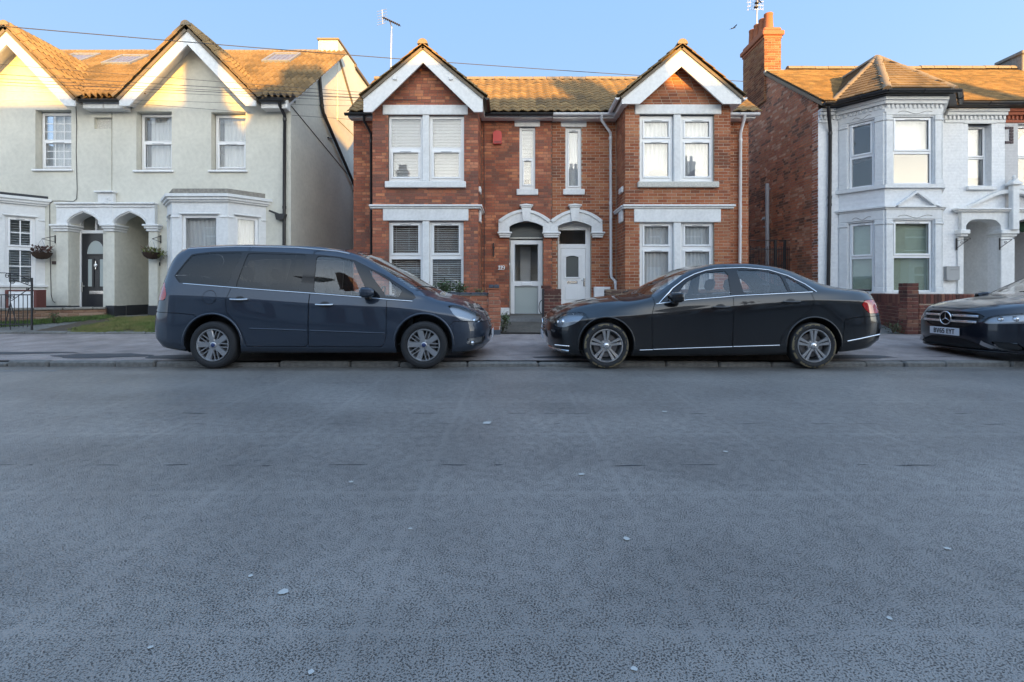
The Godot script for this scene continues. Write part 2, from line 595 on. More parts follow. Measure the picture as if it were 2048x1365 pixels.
# a seamless grey noise picture; values run from lo to 1 in linear light
func noise_tex(called: String, size: int, freq: float, octaves: int, lo: float, kind := 0, power := 1.0) -> ImageTexture:
	if tex_cache.has(called): return tex_cache[called]
	var f := FastNoiseLite.new()
	f.seed = called.hash() & 0xffff
	f.frequency = freq
	f.fractal_octaves = octaves
	f.noise_type = FastNoiseLite.TYPE_SIMPLEX_SMOOTH if kind == 0 else FastNoiseLite.TYPE_CELLULAR
	if kind == 1:
		f.cellular_return_type = FastNoiseLite.RETURN_DISTANCE
		f.fractal_type = FastNoiseLite.FRACTAL_NONE
	if kind == 2:
		f.cellular_return_type = FastNoiseLite.RETURN_CELL_VALUE
		f.fractal_type = FastNoiseLite.FRACTAL_NONE
	var im := f.get_seamless_image(size, size)
	im.convert(Image.FORMAT_L8)
	var d := im.get_data()
	var lut := PackedByteArray()
	lut.resize(256)
	for i in 256:
		var v: float = lo + (1.0 - lo) * pow(i / 255.0, power)
		lut[i] = int(round(255.0 * Color(v, v, v).linear_to_srgb().r))
	for i in d.size(): d[i] = lut[d[i]]
	im = Image.create_from_data(size, size, false, Image.FORMAT_L8, d)
	tex_cache[called] = ImageTexture.create_from_image(im)
	return tex_cache[called]

func height_tex(called: String, size: int, freq: float, octaves: int, kind := 0) -> ImageTexture:
	var key := "h " + called
	if tex_cache.has(key): return tex_cache[key]
	var f := FastNoiseLite.new()
	f.seed = called.hash() & 0xffff
	f.frequency = freq
	f.fractal_octaves = octaves
	f.noise_type = FastNoiseLite.TYPE_SIMPLEX_SMOOTH if kind == 0 else FastNoiseLite.TYPE_CELLULAR
	if kind == 1:
		f.cellular_return_type = FastNoiseLite.RETURN_DISTANCE
		f.fractal_type = FastNoiseLite.FRACTAL_NONE
	var im := f.get_seamless_image(size, size)
	im.convert(Image.FORMAT_L8)
	tex_cache[key] = ImageTexture.create_from_image(im)
	return tex_cache[key]

# linear base colour, roughness; opts: tex (albedo mottling), bump, bump_cm, scale (repeats per metre), metal, coat, spec
func surface(called: String, c: Vector3, rough: float, opts := {}) -> StandardMaterial3D:
	var m := StandardMaterial3D.new()
	m.resource_name = called
	m.albedo_color = Color(c.x, c.y, c.z).linear_to_srgb()
	m.roughness = rough
	m.metallic = opts.get("metal", 0.0)
	m.metallic_specular = opts.get("spec", 0.5)
	if opts.has("coat"):
		m.clearcoat_enabled = true
		m.clearcoat = opts.coat
		m.clearcoat_roughness = opts.get("coat_rough", 0.03)
	if opts.has("tex"): m.albedo_texture = opts.tex
	if opts.has("bump"):
		m.heightmap_enabled = true
		m.heightmap_texture = opts.bump
		m.heightmap_scale = opts.get("bump_cm", 0.2)
	if opts.has("rough_tex"): m.roughness_texture = opts.rough_tex
	if opts.has("tex") or opts.has("bump") or opts.has("rough_tex"):
		m.uv1_triplanar = true
		m.uv1_world_triplanar = opts.get("world", true)
		var s: float = opts.get("scale", 1.0)
		m.uv1_scale = V3(s, s, s) if not opts.has("scale3") else opts.scale3
		m.uv1_triplanar_sharpness = 4.0
	if opts.has("detail"):
		m.detail_enabled = true
		m.detail_albedo = opts.detail
		m.detail_blend_mode = BaseMaterial3D.BLEND_MODE_MUL
		m.detail_uv_layer = BaseMaterial3D.DETAIL_UV_2
		m.uv2_triplanar = true
		m.uv2_world_triplanar = true
		var s2: float = opts.get("detail_scale", 0.2)
		m.uv2_scale = V3(s2, s2, s2)
	if opts.get("vertex", false): m.vertex_color_use_as_albedo = true
	return m

func pane(called: String, tint: Vector3, alpha: float) -> StandardMaterial3D:
	var m := StandardMaterial3D.new()
	m.resource_name = called
	var c := Color(tint.x, tint.y, tint.z).linear_to_srgb()
	m.albedo_color = Color(c.r, c.g, c.b, alpha)
	m.transparency = BaseMaterial3D.TRANSPARENCY_ALPHA
	m.roughness = 0.0
	m.metallic_specular = 0.65
	return m

var BRICK_TEX := {}
var TILE_TEX := {}
func make_materials():
	var fine := noise_tex("fine", 512, 0.03, 4, 0.70)
	var soft := noise_tex("soft", 512, 0.008, 5, 0.72)
	var blotch := noise_tex("blotch", 512, 0.006, 4, 0.62)
	var grit := height_tex("grit", 512, 0.08, 3)
	var lumpy := height_tex("lumpy", 512, 0.02, 4)
	BRICK_TEX = {"tex": fine, "bump": grit, "bump_cm": 0.12, "scale": 1.7, "rough": 0.92, "spec": 0.35, "detail": blotch, "detail_scale": 0.37}
	TILE_TEX = {"tex": fine, "bump": grit, "bump_cm": 0.2, "scale": 1.3, "rough": 0.95, "spec": 0.3, "detail": blotch, "detail_scale": 0.5}
	M.mortar_dark = surface("mortar", V3(0.20, 0.13, 0.095), 0.95, {"tex": fine, "bump": grit, "bump_cm": 0.2, "scale": 2.0})
	M.mortar_pale = surface("mortar", V3(0.47, 0.38, 0.29), 0.95, {"tex": fine, "bump": grit, "bump_cm": 0.2, "scale": 2.0})
	M.mortar_red = surface("mortar", V3(0.42, 0.31, 0.24), 0.95, {"tex": fine, "bump": grit, "bump_cm": 0.2, "scale": 2.0})
	M.render = surface("cream_render", V3(0.70, 0.675, 0.585), 0.85, {"tex": noise_tex("render", 512, 0.012, 4, 0.86), "bump": grit, "bump_cm": 0.10, "scale": 1.1, "detail": noise_tex("streak", 512, 0.01, 4, 0.84), "detail_scale": 0.16})
	M.stone_white = surface("white_masonry_paint", V3(0.80, 0.80, 0.79), 0.7, {"tex": noise_tex("stone", 512, 0.015, 4, 0.85), "bump": lumpy, "bump_cm": 0.12, "scale": 1.3, "detail": noise_tex("streak2", 512, 0.012, 4, 0.86), "detail_scale": 0.4})
	M.stone_worn = surface("worn_masonry_paint", V3(0.70, 0.67, 0.60), 0.8, {"tex": noise_tex("worn", 512, 0.03, 5, 0.55), "bump": lumpy, "bump_cm": 0.2, "scale": 1.6})
	M.white_brick = surface("white_brick_paint", V3(0.80, 0.80, 0.80), 0.75, {"tex": noise_tex("stone", 512, 0.015, 4, 0.85), "bump": grit, "bump_cm": 0.1, "scale": 1.3})
	M.upvc = surface("white_plastic", V3(0.80, 0.80, 0.80), 0.35, {"tex": noise_tex("upvc", 256, 0.01, 3, 0.93), "scale": 0.8})
	M.board_white = surface("white_board", V3(0.76, 0.76, 0.75), 0.5, {"tex": noise_tex("board", 512, 0.02, 4, 0.84), "scale": 0.9})
	M.black_plastic = surface("black_plastic", V3(0.016, 0.016, 0.018), 0.4, {"rough_tex": soft, "scale": 1.0})
	M.white_pipe = surface("white_plastic_pipe", V3(0.72, 0.73, 0.75), 0.4)
	M.grey_pipe = surface("grey_plastic_pipe", V3(0.42, 0.43, 0.45), 0.5)
	M.iron = surface("black_iron", V3(0.02, 0.018, 0.02), 0.5, {"rough_tex": soft, "scale": 2.0})
	M.lead = surface("lead", V3(0.24, 0.26, 0.30), 0.6, {"tex": fine, "bump": lumpy, "bump_cm": 0.5, "scale": 2.0})
	M.ridge = surface("ridge_concrete", V3(0.27, 0.215, 0.15), 0.95, {"tex": fine, "bump": grit, "bump_cm": 0.2, "scale": 1.5})
	M.felt = surface("roof_felt", V3(0.17, 0.14, 0.105), 0.95)
	M.slab = surface("weathered_slab", V3(0.30, 0.275, 0.235), 0.9, {"tex": noise_tex("slab", 512, 0.02, 5, 0.5), "bump": grit, "bump_cm": 0.2, "scale": 1.2})
	M.plinth = surface("black_plinth_paint", V3(0.03, 0.032, 0.037), 0.7, {"bump": grit, "bump_cm": 0.15, "scale": 1.4})
	M.terracotta = surface("terracotta", V3(0.42, 0.15, 0.07), 0.85, {"tex": fine, "bump": grit, "bump_cm": 0.1, "scale": 2.0})
	M.glass = pane("window_glass", V3(0.02, 0.03, 0.03), 0.06)
	M.obscure = surface("frosted_glass", V3(0.36, 0.40, 0.39), 0.12, {"bump": height_tex("ripple", 256, 0.06, 2), "bump_cm": 0.3, "scale": 3.0})
	M.obscure_dark = surface("dark_frosted_glass", V3(0.07, 0.08, 0.08), 0.12, {"bump": height_tex("ripple", 256, 0.06, 2), "bump_cm": 0.3, "scale": 3.0})
	M.blind = surface("blind", V3(0.74, 0.74, 0.72), 0.6)
	M.net = surface("net_curtain", V3(0.74, 0.76, 0.76), 0.9)
	M.green_blind = surface("pale_green_blind", V3(0.50, 0.60, 0.47), 0.85, {"tex": noise_tex("stone", 512, 0.015, 4, 0.85), "scale": 1.0})
	M.room = surface("plaster", V3(0.55, 0.52, 0.47), 0.9)
	M.red_dark = surface("dark_red_edging", V3(0.16, 0.055, 0.045), 0.85, {"tex": fine, "scale": 2.0})
	M.door_black = surface("black_door", V3(0.020, 0.021, 0.026), 0.35, {"bump": grit, "bump_cm": 0.05, "scale": 2.0})
	M.steel = surface("polished_steel", V3(0.62, 0.62, 0.62), 0.25, {"metal": 1.0})
	M.alarm_red = surface("red_plastic", V3(0.50, 0.025, 0.02), 0.4)
	M.grey_box = surface("grey_painted_steel", V3(0.30, 0.315, 0.33), 0.45)
	M.wire = surface("black_cable", V3(0.05, 0.05, 0.055), 0.6)
	M.aerial = surface("aluminium", V3(0.55, 0.54, 0.52), 0.4, {"metal": 0.8})
	M.soil = surface("soil", V3(0.10, 0.075, 0.05), 0.95, {"tex": fine, "bump": lumpy, "bump_cm": 1.5, "scale": 1.2})
	M.concrete = surface("concrete", V3(0.26, 0.245, 0.22), 0.9, {"tex": noise_tex("concrete", 512, 0.02, 5, 0.55), "bump": grit, "bump_cm": 0.2, "scale": 1.0, "detail": blotch, "detail_scale": 0.3})
	M.path = surface("dark_concrete_path", V3(0.17, 0.15, 0.12), 0.9, {"tex": noise_tex("concrete", 512, 0.02, 5, 0.55), "bump": grit, "bump_cm": 0.3, "scale": 0.9, "detail": blotch, "detail_scale": 0.4})

# ---------------------------------------------------------------- ground
const KERB := -7.08        # face of the kerb
const BACK := -10.3        # back edge of the pavement
func ground_y(z: float) -> float:
	if z > KERB: return 0.0
	if z > BACK: return 0.06 + 0.11 * (KERB - 0.12 - z) / (KERB - 0.12 - BACK)
	return lerpf(0.17, 0.42, clampf((BACK - z) / 2.3, 0.0, 1.0))

func asphalt_picture(size: int, seed_: int, cell: float, depth: float) -> Array:
	var src := []
	for e in [[1.0 / cell, 2], [2.6 / cell, 1], [0.012, 4]]:
		var f := FastNoiseLite.new()
		f.seed = seed_ + src.size()
		f.noise_type = FastNoiseLite.TYPE_SIMPLEX_SMOOTH
		f.frequency = e[0]
		f.fractal_octaves = e[1]
		src.append(f.get_seamless_image(size, size).get_data())
	var A: PackedByteArray = src[0]; var B: PackedByteArray = src[1]; var C: PackedByteArray = src[2]
	var alb := PackedByteArray(); alb.resize(size * size * 3)
	var hei := PackedByteArray(); hei.resize(size * size)
	for i in size * size:
		var b: float = B[i] / 255.0 - 0.5
		var pit: float = clampf((0.43 + 0.22 * (C[i] / 255.0 - 0.5) - A[i] / 255.0) * 4.5, 0.0, 1.0)     # bitumen between the stones
		var t: float = 0.80 - depth * pit + 0.20 * b
		if b > 0.36: t += 0.10
		var w: float = 0.02 * b
		alb[i * 3] = int(255.0 * clampf(t + w, 0.0, 1.0)); alb[i * 3 + 1] = int(255.0 * clampf(t, 0.0, 1.0)); alb[i * 3 + 2] = int(255.0 * clampf(t - w, 0.0, 1.0))
		hei[i] = int(255.0 * clampf(0.85 - 0.75 * pit + 0.3 * b, 0.0, 1.0))
	return [ImageTexture.create_from_image(Image.create_from_data(size, size, false, Image.FORMAT_RGB8, alb)), ImageTexture.create_from_image(Image.create_from_data(size, size, false, Image.FORMAT_L8, hei))]

func sheet(mb: MB, x0: float, x1: float, z0: float, z1: float, step: float, height: Callable, tint: Callable):
	var nx := int(ceil((x1 - x0) / step)); var nz := int(ceil((z1 - z0) / step))
	var P := []
	for j in nz + 1:
		var row := []
		for i in nx + 1:
			var x := lerpf(x0, x1, float(i) / nx); var z := lerpf(z0, z1, float(j) / nz)
			row.append(V3(x, height.call(x, z), z))
		P.append(row)
	for j in nz:
		for i in nx:
			var q := [P[j][i], P[j][i + 1], P[j + 1][i + 1], P[j + 1][i]]
			var nn := []
			for v in q:
				var e := 0.05
				nn.append(V3(height.call(v.x - e, v.z) - height.call(v.x + e, v.z), 2.0 * e, height.call(v.x, v.z - e) - height.call(v.x, v.z + e)).normalized())
			for t in [[0, 1, 2], [0, 2, 3]]:
				var before := mb.p.size()
				mb.tri3(q[t[0]], q[t[1]], q[t[2]], nn[t[0]], nn[t[1]], nn[t[2]])
				for k in range(before, mb.p.size()):
					var c: float = tint.call(mb.p[k].x, mb.p[k].z)
					mb.c.append(Color(c, c, c))

func build_ground():
	var pic := asphalt_picture(1024, 11, 8.5, 0.40)
	M.asphalt = surface("asphalt", V3(0.58, 0.525, 0.475), 0.34, {"tex": pic[0], "bump": pic[1], "bump_cm": 0.4, "scale": 0.92, "spec": 0.5, "vertex": true, "detail": noise_tex("roadpatch", 512, 0.011, 5, 0.72), "detail_scale": 0.17})
	var pic2 := asphalt_picture(512, 23, 7.0, 0.22)
	M.pavement = surface("pavement_tarmac", V3(0.80, 0.66, 0.60), 0.65, {"tex": pic2[0], "bump": pic2[1], "bump_cm": 0.25, "scale": 0.9, "vertex": true, "detail": noise_tex("pavepatch", 512, 0.014, 5, 0.55), "detail_scale": 0.23})
	M.kerb = surface("kerb_stone", V3(0.20, 0.19, 0.175), 0.9, {"tex": noise_tex("concrete", 512, 0.02, 5, 0.55), "bump": height_tex("grit", 512, 0.08, 3), "bump_cm": 0.3, "scale": 1.2})
	M.tar = surface("tar", V3(0.05, 0.05, 0.054), 0.7)
	M.road_paint = surface("worn_road_paint", V3(0.42, 0.43, 0.44), 0.7, {"tex": noise_tex("wornpaint", 512, 0.05, 4, 0.25), "scale": 1.0})
	M.earth = surface("earth", V3(0.13, 0.12, 0.10), 0.95, {"tex": noise_tex("blotch", 512, 0.006, 4, 0.5), "scale": 0.3})
	var far := MB.new()
	far.quad(V3(-400, -0.06, -400), V3(400, -0.06, -400), V3(400, -0.06, 400), V3(-400, -0.06, 400), Vector3.UP)
	struct(far, "ground", "earth")
	var f := FastNoiseLite.new(); f.seed = 4; f.frequency = 0.35; f.fractal_octaves = 4
	var g := FastNoiseLite.new(); g.seed = 9; g.frequency = 0.12
	var road_h := func(x: float, z: float) -> float: return 0.004 * g.get_noise_2d(x * 2.0, z * 3.0) + (-0.012 * clampf((-z - 6.0), 0.0, 1.0))
	var road_t := func(x: float, z: float) -> float:
		var n: float = f.get_noise_2d(x * 0.8, z * 2.2)
		var v := 0.88 + 0.22 * n
		var edge: float = clampf((-z - 6.62 - 0.10 * g.get_noise_2d(x * 9.0, 3.0)) * 8.0, 0.0, 1.0)   # grit and silt lying in the channel
		v *= lerpf(1.0, 0.70 + 0.25 * f.get_noise_2d(x * 6.0, z * 9.0), edge)
		return clampf(v, 0.4, 1.0)
	var mb := MB.new()
	sheet(mb, -13.0, 13.0, KERB - 0.02, 3.6, 0.16, road_h, road_t)
	sheet(mb, -60.0, -13.0, KERB - 0.02, 3.6, 2.0, road_h, road_t)
	sheet(mb, 13.0, 60.0, KERB - 0.02, 3.6, 2.0, road_h, road_t)
	struct(mb, "road", "asphalt")
	# tar in the joints between the lanes of asphalt, worn to dashes
	var tar := MB.new()
	for line in [[-4.36, 0.005, 0.6], [-3.08, 0.006, 0.45], [-4.02, 0.004, 0.3]]:
		var x := -8.0
		while x < 8.0:
			var l: float = rng.randf_range(0.04, 0.26)
			if rng.randf() < line[2]:
				var prev := Vector3.INF
				var k := 4
				var w0: float = line[1] * rng.randf_range(0.5, 1.5)
				for i in k + 1:
					var xx := x + l * i / k
					var zz: float = line[0] + 0.02 * f.get_noise_2d(xx * 5.0, line[0]) + rng.randf_range(-0.004, 0.004)
					var hw: float = w0 * (0.25 if i == 0 or i == k else rng.randf_range(0.6, 1.0))
					var y: float = road_h.call(xx, zz) + 0.003
					if prev != Vector3.INF:
						tar.quad(V3(prev.x, y, prev.z - prev.y), V3(xx, y, zz - hw), V3(xx, y, zz + hw), V3(prev.x, y, prev.z + prev.y), Vector3.UP)
					prev = V3(xx, hw, zz)
			x += l + rng.randf_range(0.03, 0.22)
	struct(tar, "road_seam", "tar")
	var paint := MB.new()
	for q in [[-9.5, -6.15, -6.72, -6.65]]:
		var x: float = q[0]
		while x < q[1]:
			var l := rng.randf_range(0.15, 0.5)
			if rng.randf() < 0.75:
				paint.quad(V3(x, -0.004, q[2] + rng.randf_range(0, 0.02)), V3(x + l, -0.004, q[2] + rng.randf_range(0, 0.02)), V3(x + l, -0.004, q[3] - rng.randf_range(0, 0.02)), V3(x, -0.004, q[3] - rng.randf_range(0, 0.02)), Vector3.UP)
			x += l + rng.randf_range(0.0, 0.12)
	struct(paint, "road_marking", "road_paint")
	# kerb stones
	var kerb := setting("kerb")
	var x := -14.0
	while x < 14.0:
		var l: float = rng.randf_range(0.55, 1.05)
		var k := MB.new()
		var dy := rng.randf_range(-0.022, 0.012)
		var dz := rng.randf_range(-0.02, 0.012)
		k.xf = Transform3D(Basis(Vector3.UP, rng.randf_range(-0.008, 0.008)), V3(x + l / 2, 0, KERB - 0.065 + dz))
		k.cbox(V3(-l / 2 + 0.004, -0.08, -0.062), V3(l / 2 - 0.004, 0.062 + dy, 0.062), 0.022)
		put(k, "kerb_stone", "kerb", kerb)
		x += l
	for s in [[-60.0, -14.0], [14.0, 60.0]]:
		var k := MB.new()
		k.cbox(V3(s[0], -0.08, KERB - 0.127), V3(s[1], 0.06, KERB - 0.003), 0.02)
		put(k, "kerb_run", "kerb", kerb)
	var pave := MB.new()
	var pave_h := func(xx: float, z: float) -> float: return ground_y(minf(z, KERB - 0.125)) + 0.006 * f.get_noise_2d(xx * 2.0, z * 3.0)
	var pave_t := func(xx: float, z: float) -> float:
		var n: float = 0.86 + 0.25 * f.get_noise_2d(xx * 1.6 + 50.0, z * 2.0)
		return clampf(n, 0.45, 1.0)
	sheet(pave, -13.0, 13.0, BACK, KERB - 0.125, 0.2, pave_h, pave_t)
	sheet(pave, -60.0, -13.0, BACK, KERB - 0.125, 2.0, pave_h, pave_t)
	sheet(pave, 13.0, 60.0, BACK, KERB - 0.125, 2.0, pave_h, pave_t)
	struct(pave, "pavement", "pavement")
	# tar-filled cracks in the pavement
	var crack := MB.new()
	for q in [[-7.6, -7.45, -6.6, -7.9], [-6.4, -7.35, -5.75, -7.75], [-5.4, -7.28, -4.9, -7.6], [-8.6, -7.5, -7.9, -7.65], [-6.9, -8.0, -6.5, -7.9], [-0.35, -7.6, 0.7, -7.75], [6.0, -7.5, 6.9, -7.6], [5.2, -7.35, 5.9, -7.5], [-9.2, -7.9, -8.3, -7.85]]:
		var prev := Vector3.ZERO
		for i in 13:
			var t := i / 12.0
			var xx: float = lerpf(q[0], q[2], t)
			var zz: float = lerpf(q[1], q[3], t) + 0.03 * f.get_noise_2d(xx * 12.0, q[1] * 5.0)
			var hw := 0.011 * sin(PI * clampf(t, 0.05, 0.95)) * rng.randf_range(0.5, 1.2)
			var y: float = pave_h.call(xx, zz) + 0.004
			if i > 0: crack.quad(V3(prev.x, y, prev.z - prev.y), V3(xx, y, zz - hw), V3(xx, y, zz + hw), V3(prev.x, y, prev.z + prev.y), Vector3.UP)
			prev = V3(xx, hw, zz)
	struct(crack, "pavement_crack", "tar")
	# newer tarmac let into the pavement
	M.patch = surface("patch_tarmac", V3(0.13, 0.125, 0.13), 0.75, {"tex": pic2[0], "bump": pic2[1], "bump_cm": 0.25, "scale": 1.1})
	for q in [[-8.4, -7.85, 1.3, 0.13], [-6.3, -7.6, 0.7, 0.22], [-5.0, -7.5, 0.45, 0.2], [-9.6, -7.5, 0.5, 0.12], [1.2, -7.45, 0.9, 0.12], [5.0, -7.5, 0.8, 0.15], [-1.0, -7.5, 0.5, 0.1]]:
		var pm := MB.new()
		var rim := []
		for i in 22:
			var a := TAU * i / 22
			var k := 1.0 + 0.45 * f.get_noise_2d(cos(a) * 2.0 + q[0] * 7.0, sin(a) * 2.0)
			var px: float = q[0] + cos(a) * q[2] * k; var pz: float = minf(q[1] + sin(a) * q[3] * k, KERB - 0.14)
			rim.append(V3(px, pave_h.call(px, pz) + 0.005, pz))
		var ctr := V3(q[0], pave_h.call(q[0], q[1]) + 0.005, q[1])
		for i in 22: pm.tri(ctr, rim[i], rim[(i + 1) % 22], Vector3.UP)
		struct(pm, "pavement_patch", "patch")
	var yard := MB.new()
	var yard_h := func(xx: float, z: float) -> float: return ground_y(z) + 0.012 * f.get_noise_2d(xx * 2.0, z * 2.0)
	var one := func(_x: float, _z: float) -> float: return 1.0
	sheet(yard, -24.0, 24.0, -20.0, BACK, 0.4, yard_h, one)
	struct(yard, "front_yard", "concrete")
	# edging along the back of the pavement
	var edge := setting("edging")
	x = -12.5
	while x < -7.2:
		var k := MB.new()
		var l: float = rng.randf_range(0.7, 0.95)
		k.xf = Transform3D(Basis(Vector3.UP, rng.randf_range(-0.02, 0.02)), V3(x + l / 2, ground_y(BACK), BACK - 0.10))
		k.cbox(V3(-l / 2, -0.05, -0.11), V3(l / 2 - 0.01, rng.randf_range(0.03, 0.055), 0.11), 0.02)
		put(k, "edging_stone", "concrete", edge)
		x += l
	# paths to the two brick house doors
	var path := MB.new()
	var px0 := mx(1004, 10.4); var px1 := mx(1086, 10.4)
	var y0 := ground_y(BACK) + 0.03
	path.quad(V3(px0, y0, BACK + 0.02), V3(px1, y0, BACK + 0.02), V3(mx(1086, 13.2), 0.45, -13.15), V3(mx(1010, 13.2), 0.45, -13.15), V3(0, 1, 0.08).normalized())
	struct(path, "path", "path")
	# the far side of the street, behind the camera
	var opp := MB.new()
	opp.cbox(V3(-60, -0.05, 3.6), V3(60, 0.11, 3.73), 0.02)
	struct(opp, "kerb", "kerb")
	var op2 := MB.new()
	sheet(op2, -60.0, 60.0, 3.73, 9.0, 2.5, func(_x, _z): return 0.10, one)
	struct(op2, "pavement", "pavement")

# ---------------------------------------------------------------- building parts shared by the houses
# A window: frame in opening r (frame coordinates), set back from the wall face. lights: rectangles of glass in the same coordinates, each [Rect2, opens]
func window(house: Node, xf: Transform3D, r: Rect2, back: float, lights: Array, mat := "upvc", called := "window", bar := 0.045) -> MeshInstance3D:
	var mb := MB.new()
	mb.xf = xf
	var z0 := -back - 0.065
	var z1 := -back
	# fill the opening with bars: everything of r that is not glass
	var ys := [r.position.y, r.end.y]
	for q in lights:
		ys.append(q[0].position.y); ys.append(q[0].end.y)
	ys.sort()
	for i in ys.size() - 1:
		if ys[i + 1] - ys[i] < 0.002: continue
		var cuts := []
		for q in lights:
			if q[0].position.y <= ys[i] + 1e-4 and q[0].end.y >= ys[i + 1] - 1e-4: cuts.append(P2(q[0].position.x, q[0].end.x))
		cuts.sort_custom(func(a, b): return a.x < b.x)
		var x := r.position.x
		cuts.append(P2(r.end.x, r.end.x))
		for c in cuts:
			if c.x - x > 0.002: mb.box(V3(x, ys[i], z0), V3(c.x, ys[i + 1], z1))
			x = c.y
	var win := put(mb, called, mat, house)
	for q in lights:
		var g: Rect2 = q[0]
		var sash := MB.new()
		sash.xf = xf
		var out := 0.022 if q[1] else 0.006
		var wdt: float = bar if q[1] else 0.018
		var zs := z1 + out
		var zb := z1 - 0.03
		sash.cbox(V3(g.position.x - wdt, g.position.y - wdt, zb), V3(g.position.x, g.end.y + wdt, zs), 0.007)
		sash.cbox(V3(g.end.x, g.position.y - wdt, zb), V3(g.end.x + wdt, g.end.y + wdt, zs), 0.007)
		sash.cbox(V3(g.position.x, g.position.y - wdt, zb), V3(g.end.x, g.position.y, zs), 0.007)
		sash.cbox(V3(g.position.x, g.end.y, zb), V3(g.end.x, g.end.y + wdt, zs), 0.007)
		if q[1]: put(sash, "sash", mat, win)
		else: put(sash, "glazing_bead", mat, win)
		var p := MB.new()
		p.xf = xf
		for s in [0.016, 0.020, 0.034, 0.038]:       # the four faces of a sealed double unit
			p.quad(V3(g.position.x - 0.004, g.position.y - 0.004, z1 - s), V3(g.end.x + 0.004, g.position.y - 0.004, z1 - s), V3(g.end.x + 0.004, g.end.y + 0.004, z1 - s), V3(g.position.x - 0.004, g.end.y + 0.004, z1 - s), V3(0, 0, 1))
		put(p, "pane", q[2] if q.size() > 2 else "glass", win)
		if q[1]:
			var v := MB.new()
			v.xf = xf
			var cx: float = g.get_center().x
			v.cbox(V3(cx - g.size.x * 0.22, g.end.y + wdt * 0.35, zs), V3(cx + g.size.x * 0.22, g.end.y + wdt * 0.65, zs + 0.008), 0.003)
			put(v, "trickle_vent", "grey_box", win)
	return win

func curtain(win: Node, xf: Transform3D, r: Rect2, back: float, folds: int, amp := 0.018, mat := "net", called := "curtain"):
	var mb := MB.new()
	var n := folds * 6
	var pts := []
	for i in n + 1:
		var t := float(i) / n
		pts.append(P2(r.position.x + r.size.x * t, amp * sin(TAU * folds * t + 0.7 * sin(7.0 * t))))
	for i in n:
		var a: Vector2 = pts[i]; var b: Vector2 = pts[i + 1]
		var na := V3(-(pts[mini(i + 1, n)].y - pts[maxi(i - 1, 0)].y), 0, pts[mini(i + 1, n)].x - pts[maxi(i - 1, 0)].x).normalized()
		var nb := V3(-(pts[mini(i + 2, n)].y - pts[i].y), 0, pts[mini(i + 2, n)].x - pts[i].x).normalized()
		na = xf.basis * na; nb = xf.basis * nb
		var A := xf * V3(a.x, r.position.y, a.y - back); var B := xf * V3(b.x, r.position.y, b.y - back)
		var D := xf * V3(b.x, r.end.y, b.y - back); var E := xf * V3(a.x, r.end.y, a.y - back)
		mb.tri3(A, B, D, na, nb, nb); mb.tri3(A, D, E, na, nb, na)
	put(mb, called, mat, win)

func blind(win: Node, xf: Transform3D, r: Rect2, back: float, tilt := 0.9, pitch := 0.042):
	var mb := MB.new()
	var y := r.position.y + 0.01
	var hw := pitch * 0.52
	while y < r.end.y:
		var c := V3(0, cos(tilt), -sin(tilt)) * hw
		mb.xf = xf
		var jit := rng.randf_range(-0.002, 0.002)
		mb.quad(V3(r.position.x, y + jit, -back) - c, V3(r.end.x, y, -back) - c, V3(r.end.x, y, -back) + c, V3(r.position.x, y + jit, -back) + c, V3(0, sin(tilt), cos(tilt)))
		y += pitch
	for k in [0.18, 0.82]:
		mb.box(V3(r.position.x + r.size.x * k - 0.004, r.position.y, -back + hw), V3(r.position.x + r.size.x * k + 0.004, r.end.y, -back + hw + 0.002))
	put(mb, "blind", "blind", win)

func sill(house: Node, xf: Transform3D, r: Rect2, out: float, mat := "stone_white", called := "sill") -> MeshInstance3D:
	var mb := MB.new()
	mb.xf = xf
	mb.cbox(V3(r.position.x, r.position.y, -0.2), V3(r.end.x, r.end.y, out), 0.012)
	return put(mb, called, mat, house)

func gutter(house: Node, a: Vector3, b: Vector3, mat: String, r := 0.055):
	var mb := MB.new()
	var dir := (b - a).normalized()
	var out := Vector3.UP.cross(dir).normalized()
	if out.z < 0.0: out = -out
	var k := 8
	for j in k:
		var t0 := PI + PI * j / k
		var t1 := PI + PI * (j + 1) / k
		var d0 := out * cos(t0) + Vector3.UP * sin(t0)
		var d1 := out * cos(t1) + Vector3.UP * sin(t1)
		mb.tri3(a + d0 * r, a + d1 * r, b + d1 * r, d0, d1, d1)
		mb.tri3(a + d0 * r, b + d1 * r, b + d0 * r, d0, d1, d0)
		mb.tri3(a + d0 * r * 0.9, a + d1 * r * 0.9, b + d1 * r * 0.9, -d0, -d1, -d1)
		mb.tri3(a + d0 * r * 0.9, b + d1 * r * 0.9, b + d0 * r * 0.9, -d0, -d1, -d0)
		mb.tri(a, a + d0 * r, a + d1 * r, -dir)
		mb.tri(b, b + d0 * r, b + d1 * r, dir)
	for s in [out, -out]:
		mb.tube([a + s * r * 0.95, b + s * r * 0.95], 0.008, 6)
	var g := put(mb, "gutter", mat, house)
	var n := int((b - a).length() / 0.9)
	for i in n:
		var m := MB.new()
		var c := a + (b - a) * (i + 0.5) / maxi(n, 1)
		var ring := []
		for j in 9:
			var t := PI + PI * j / 8.0
			ring.append(c + (out * cos(t) + Vector3.UP * sin(t)) * (r + 0.006))
		m.tube(ring, 0.012, 6)
		put(m, "gutter_bracket", mat, g)

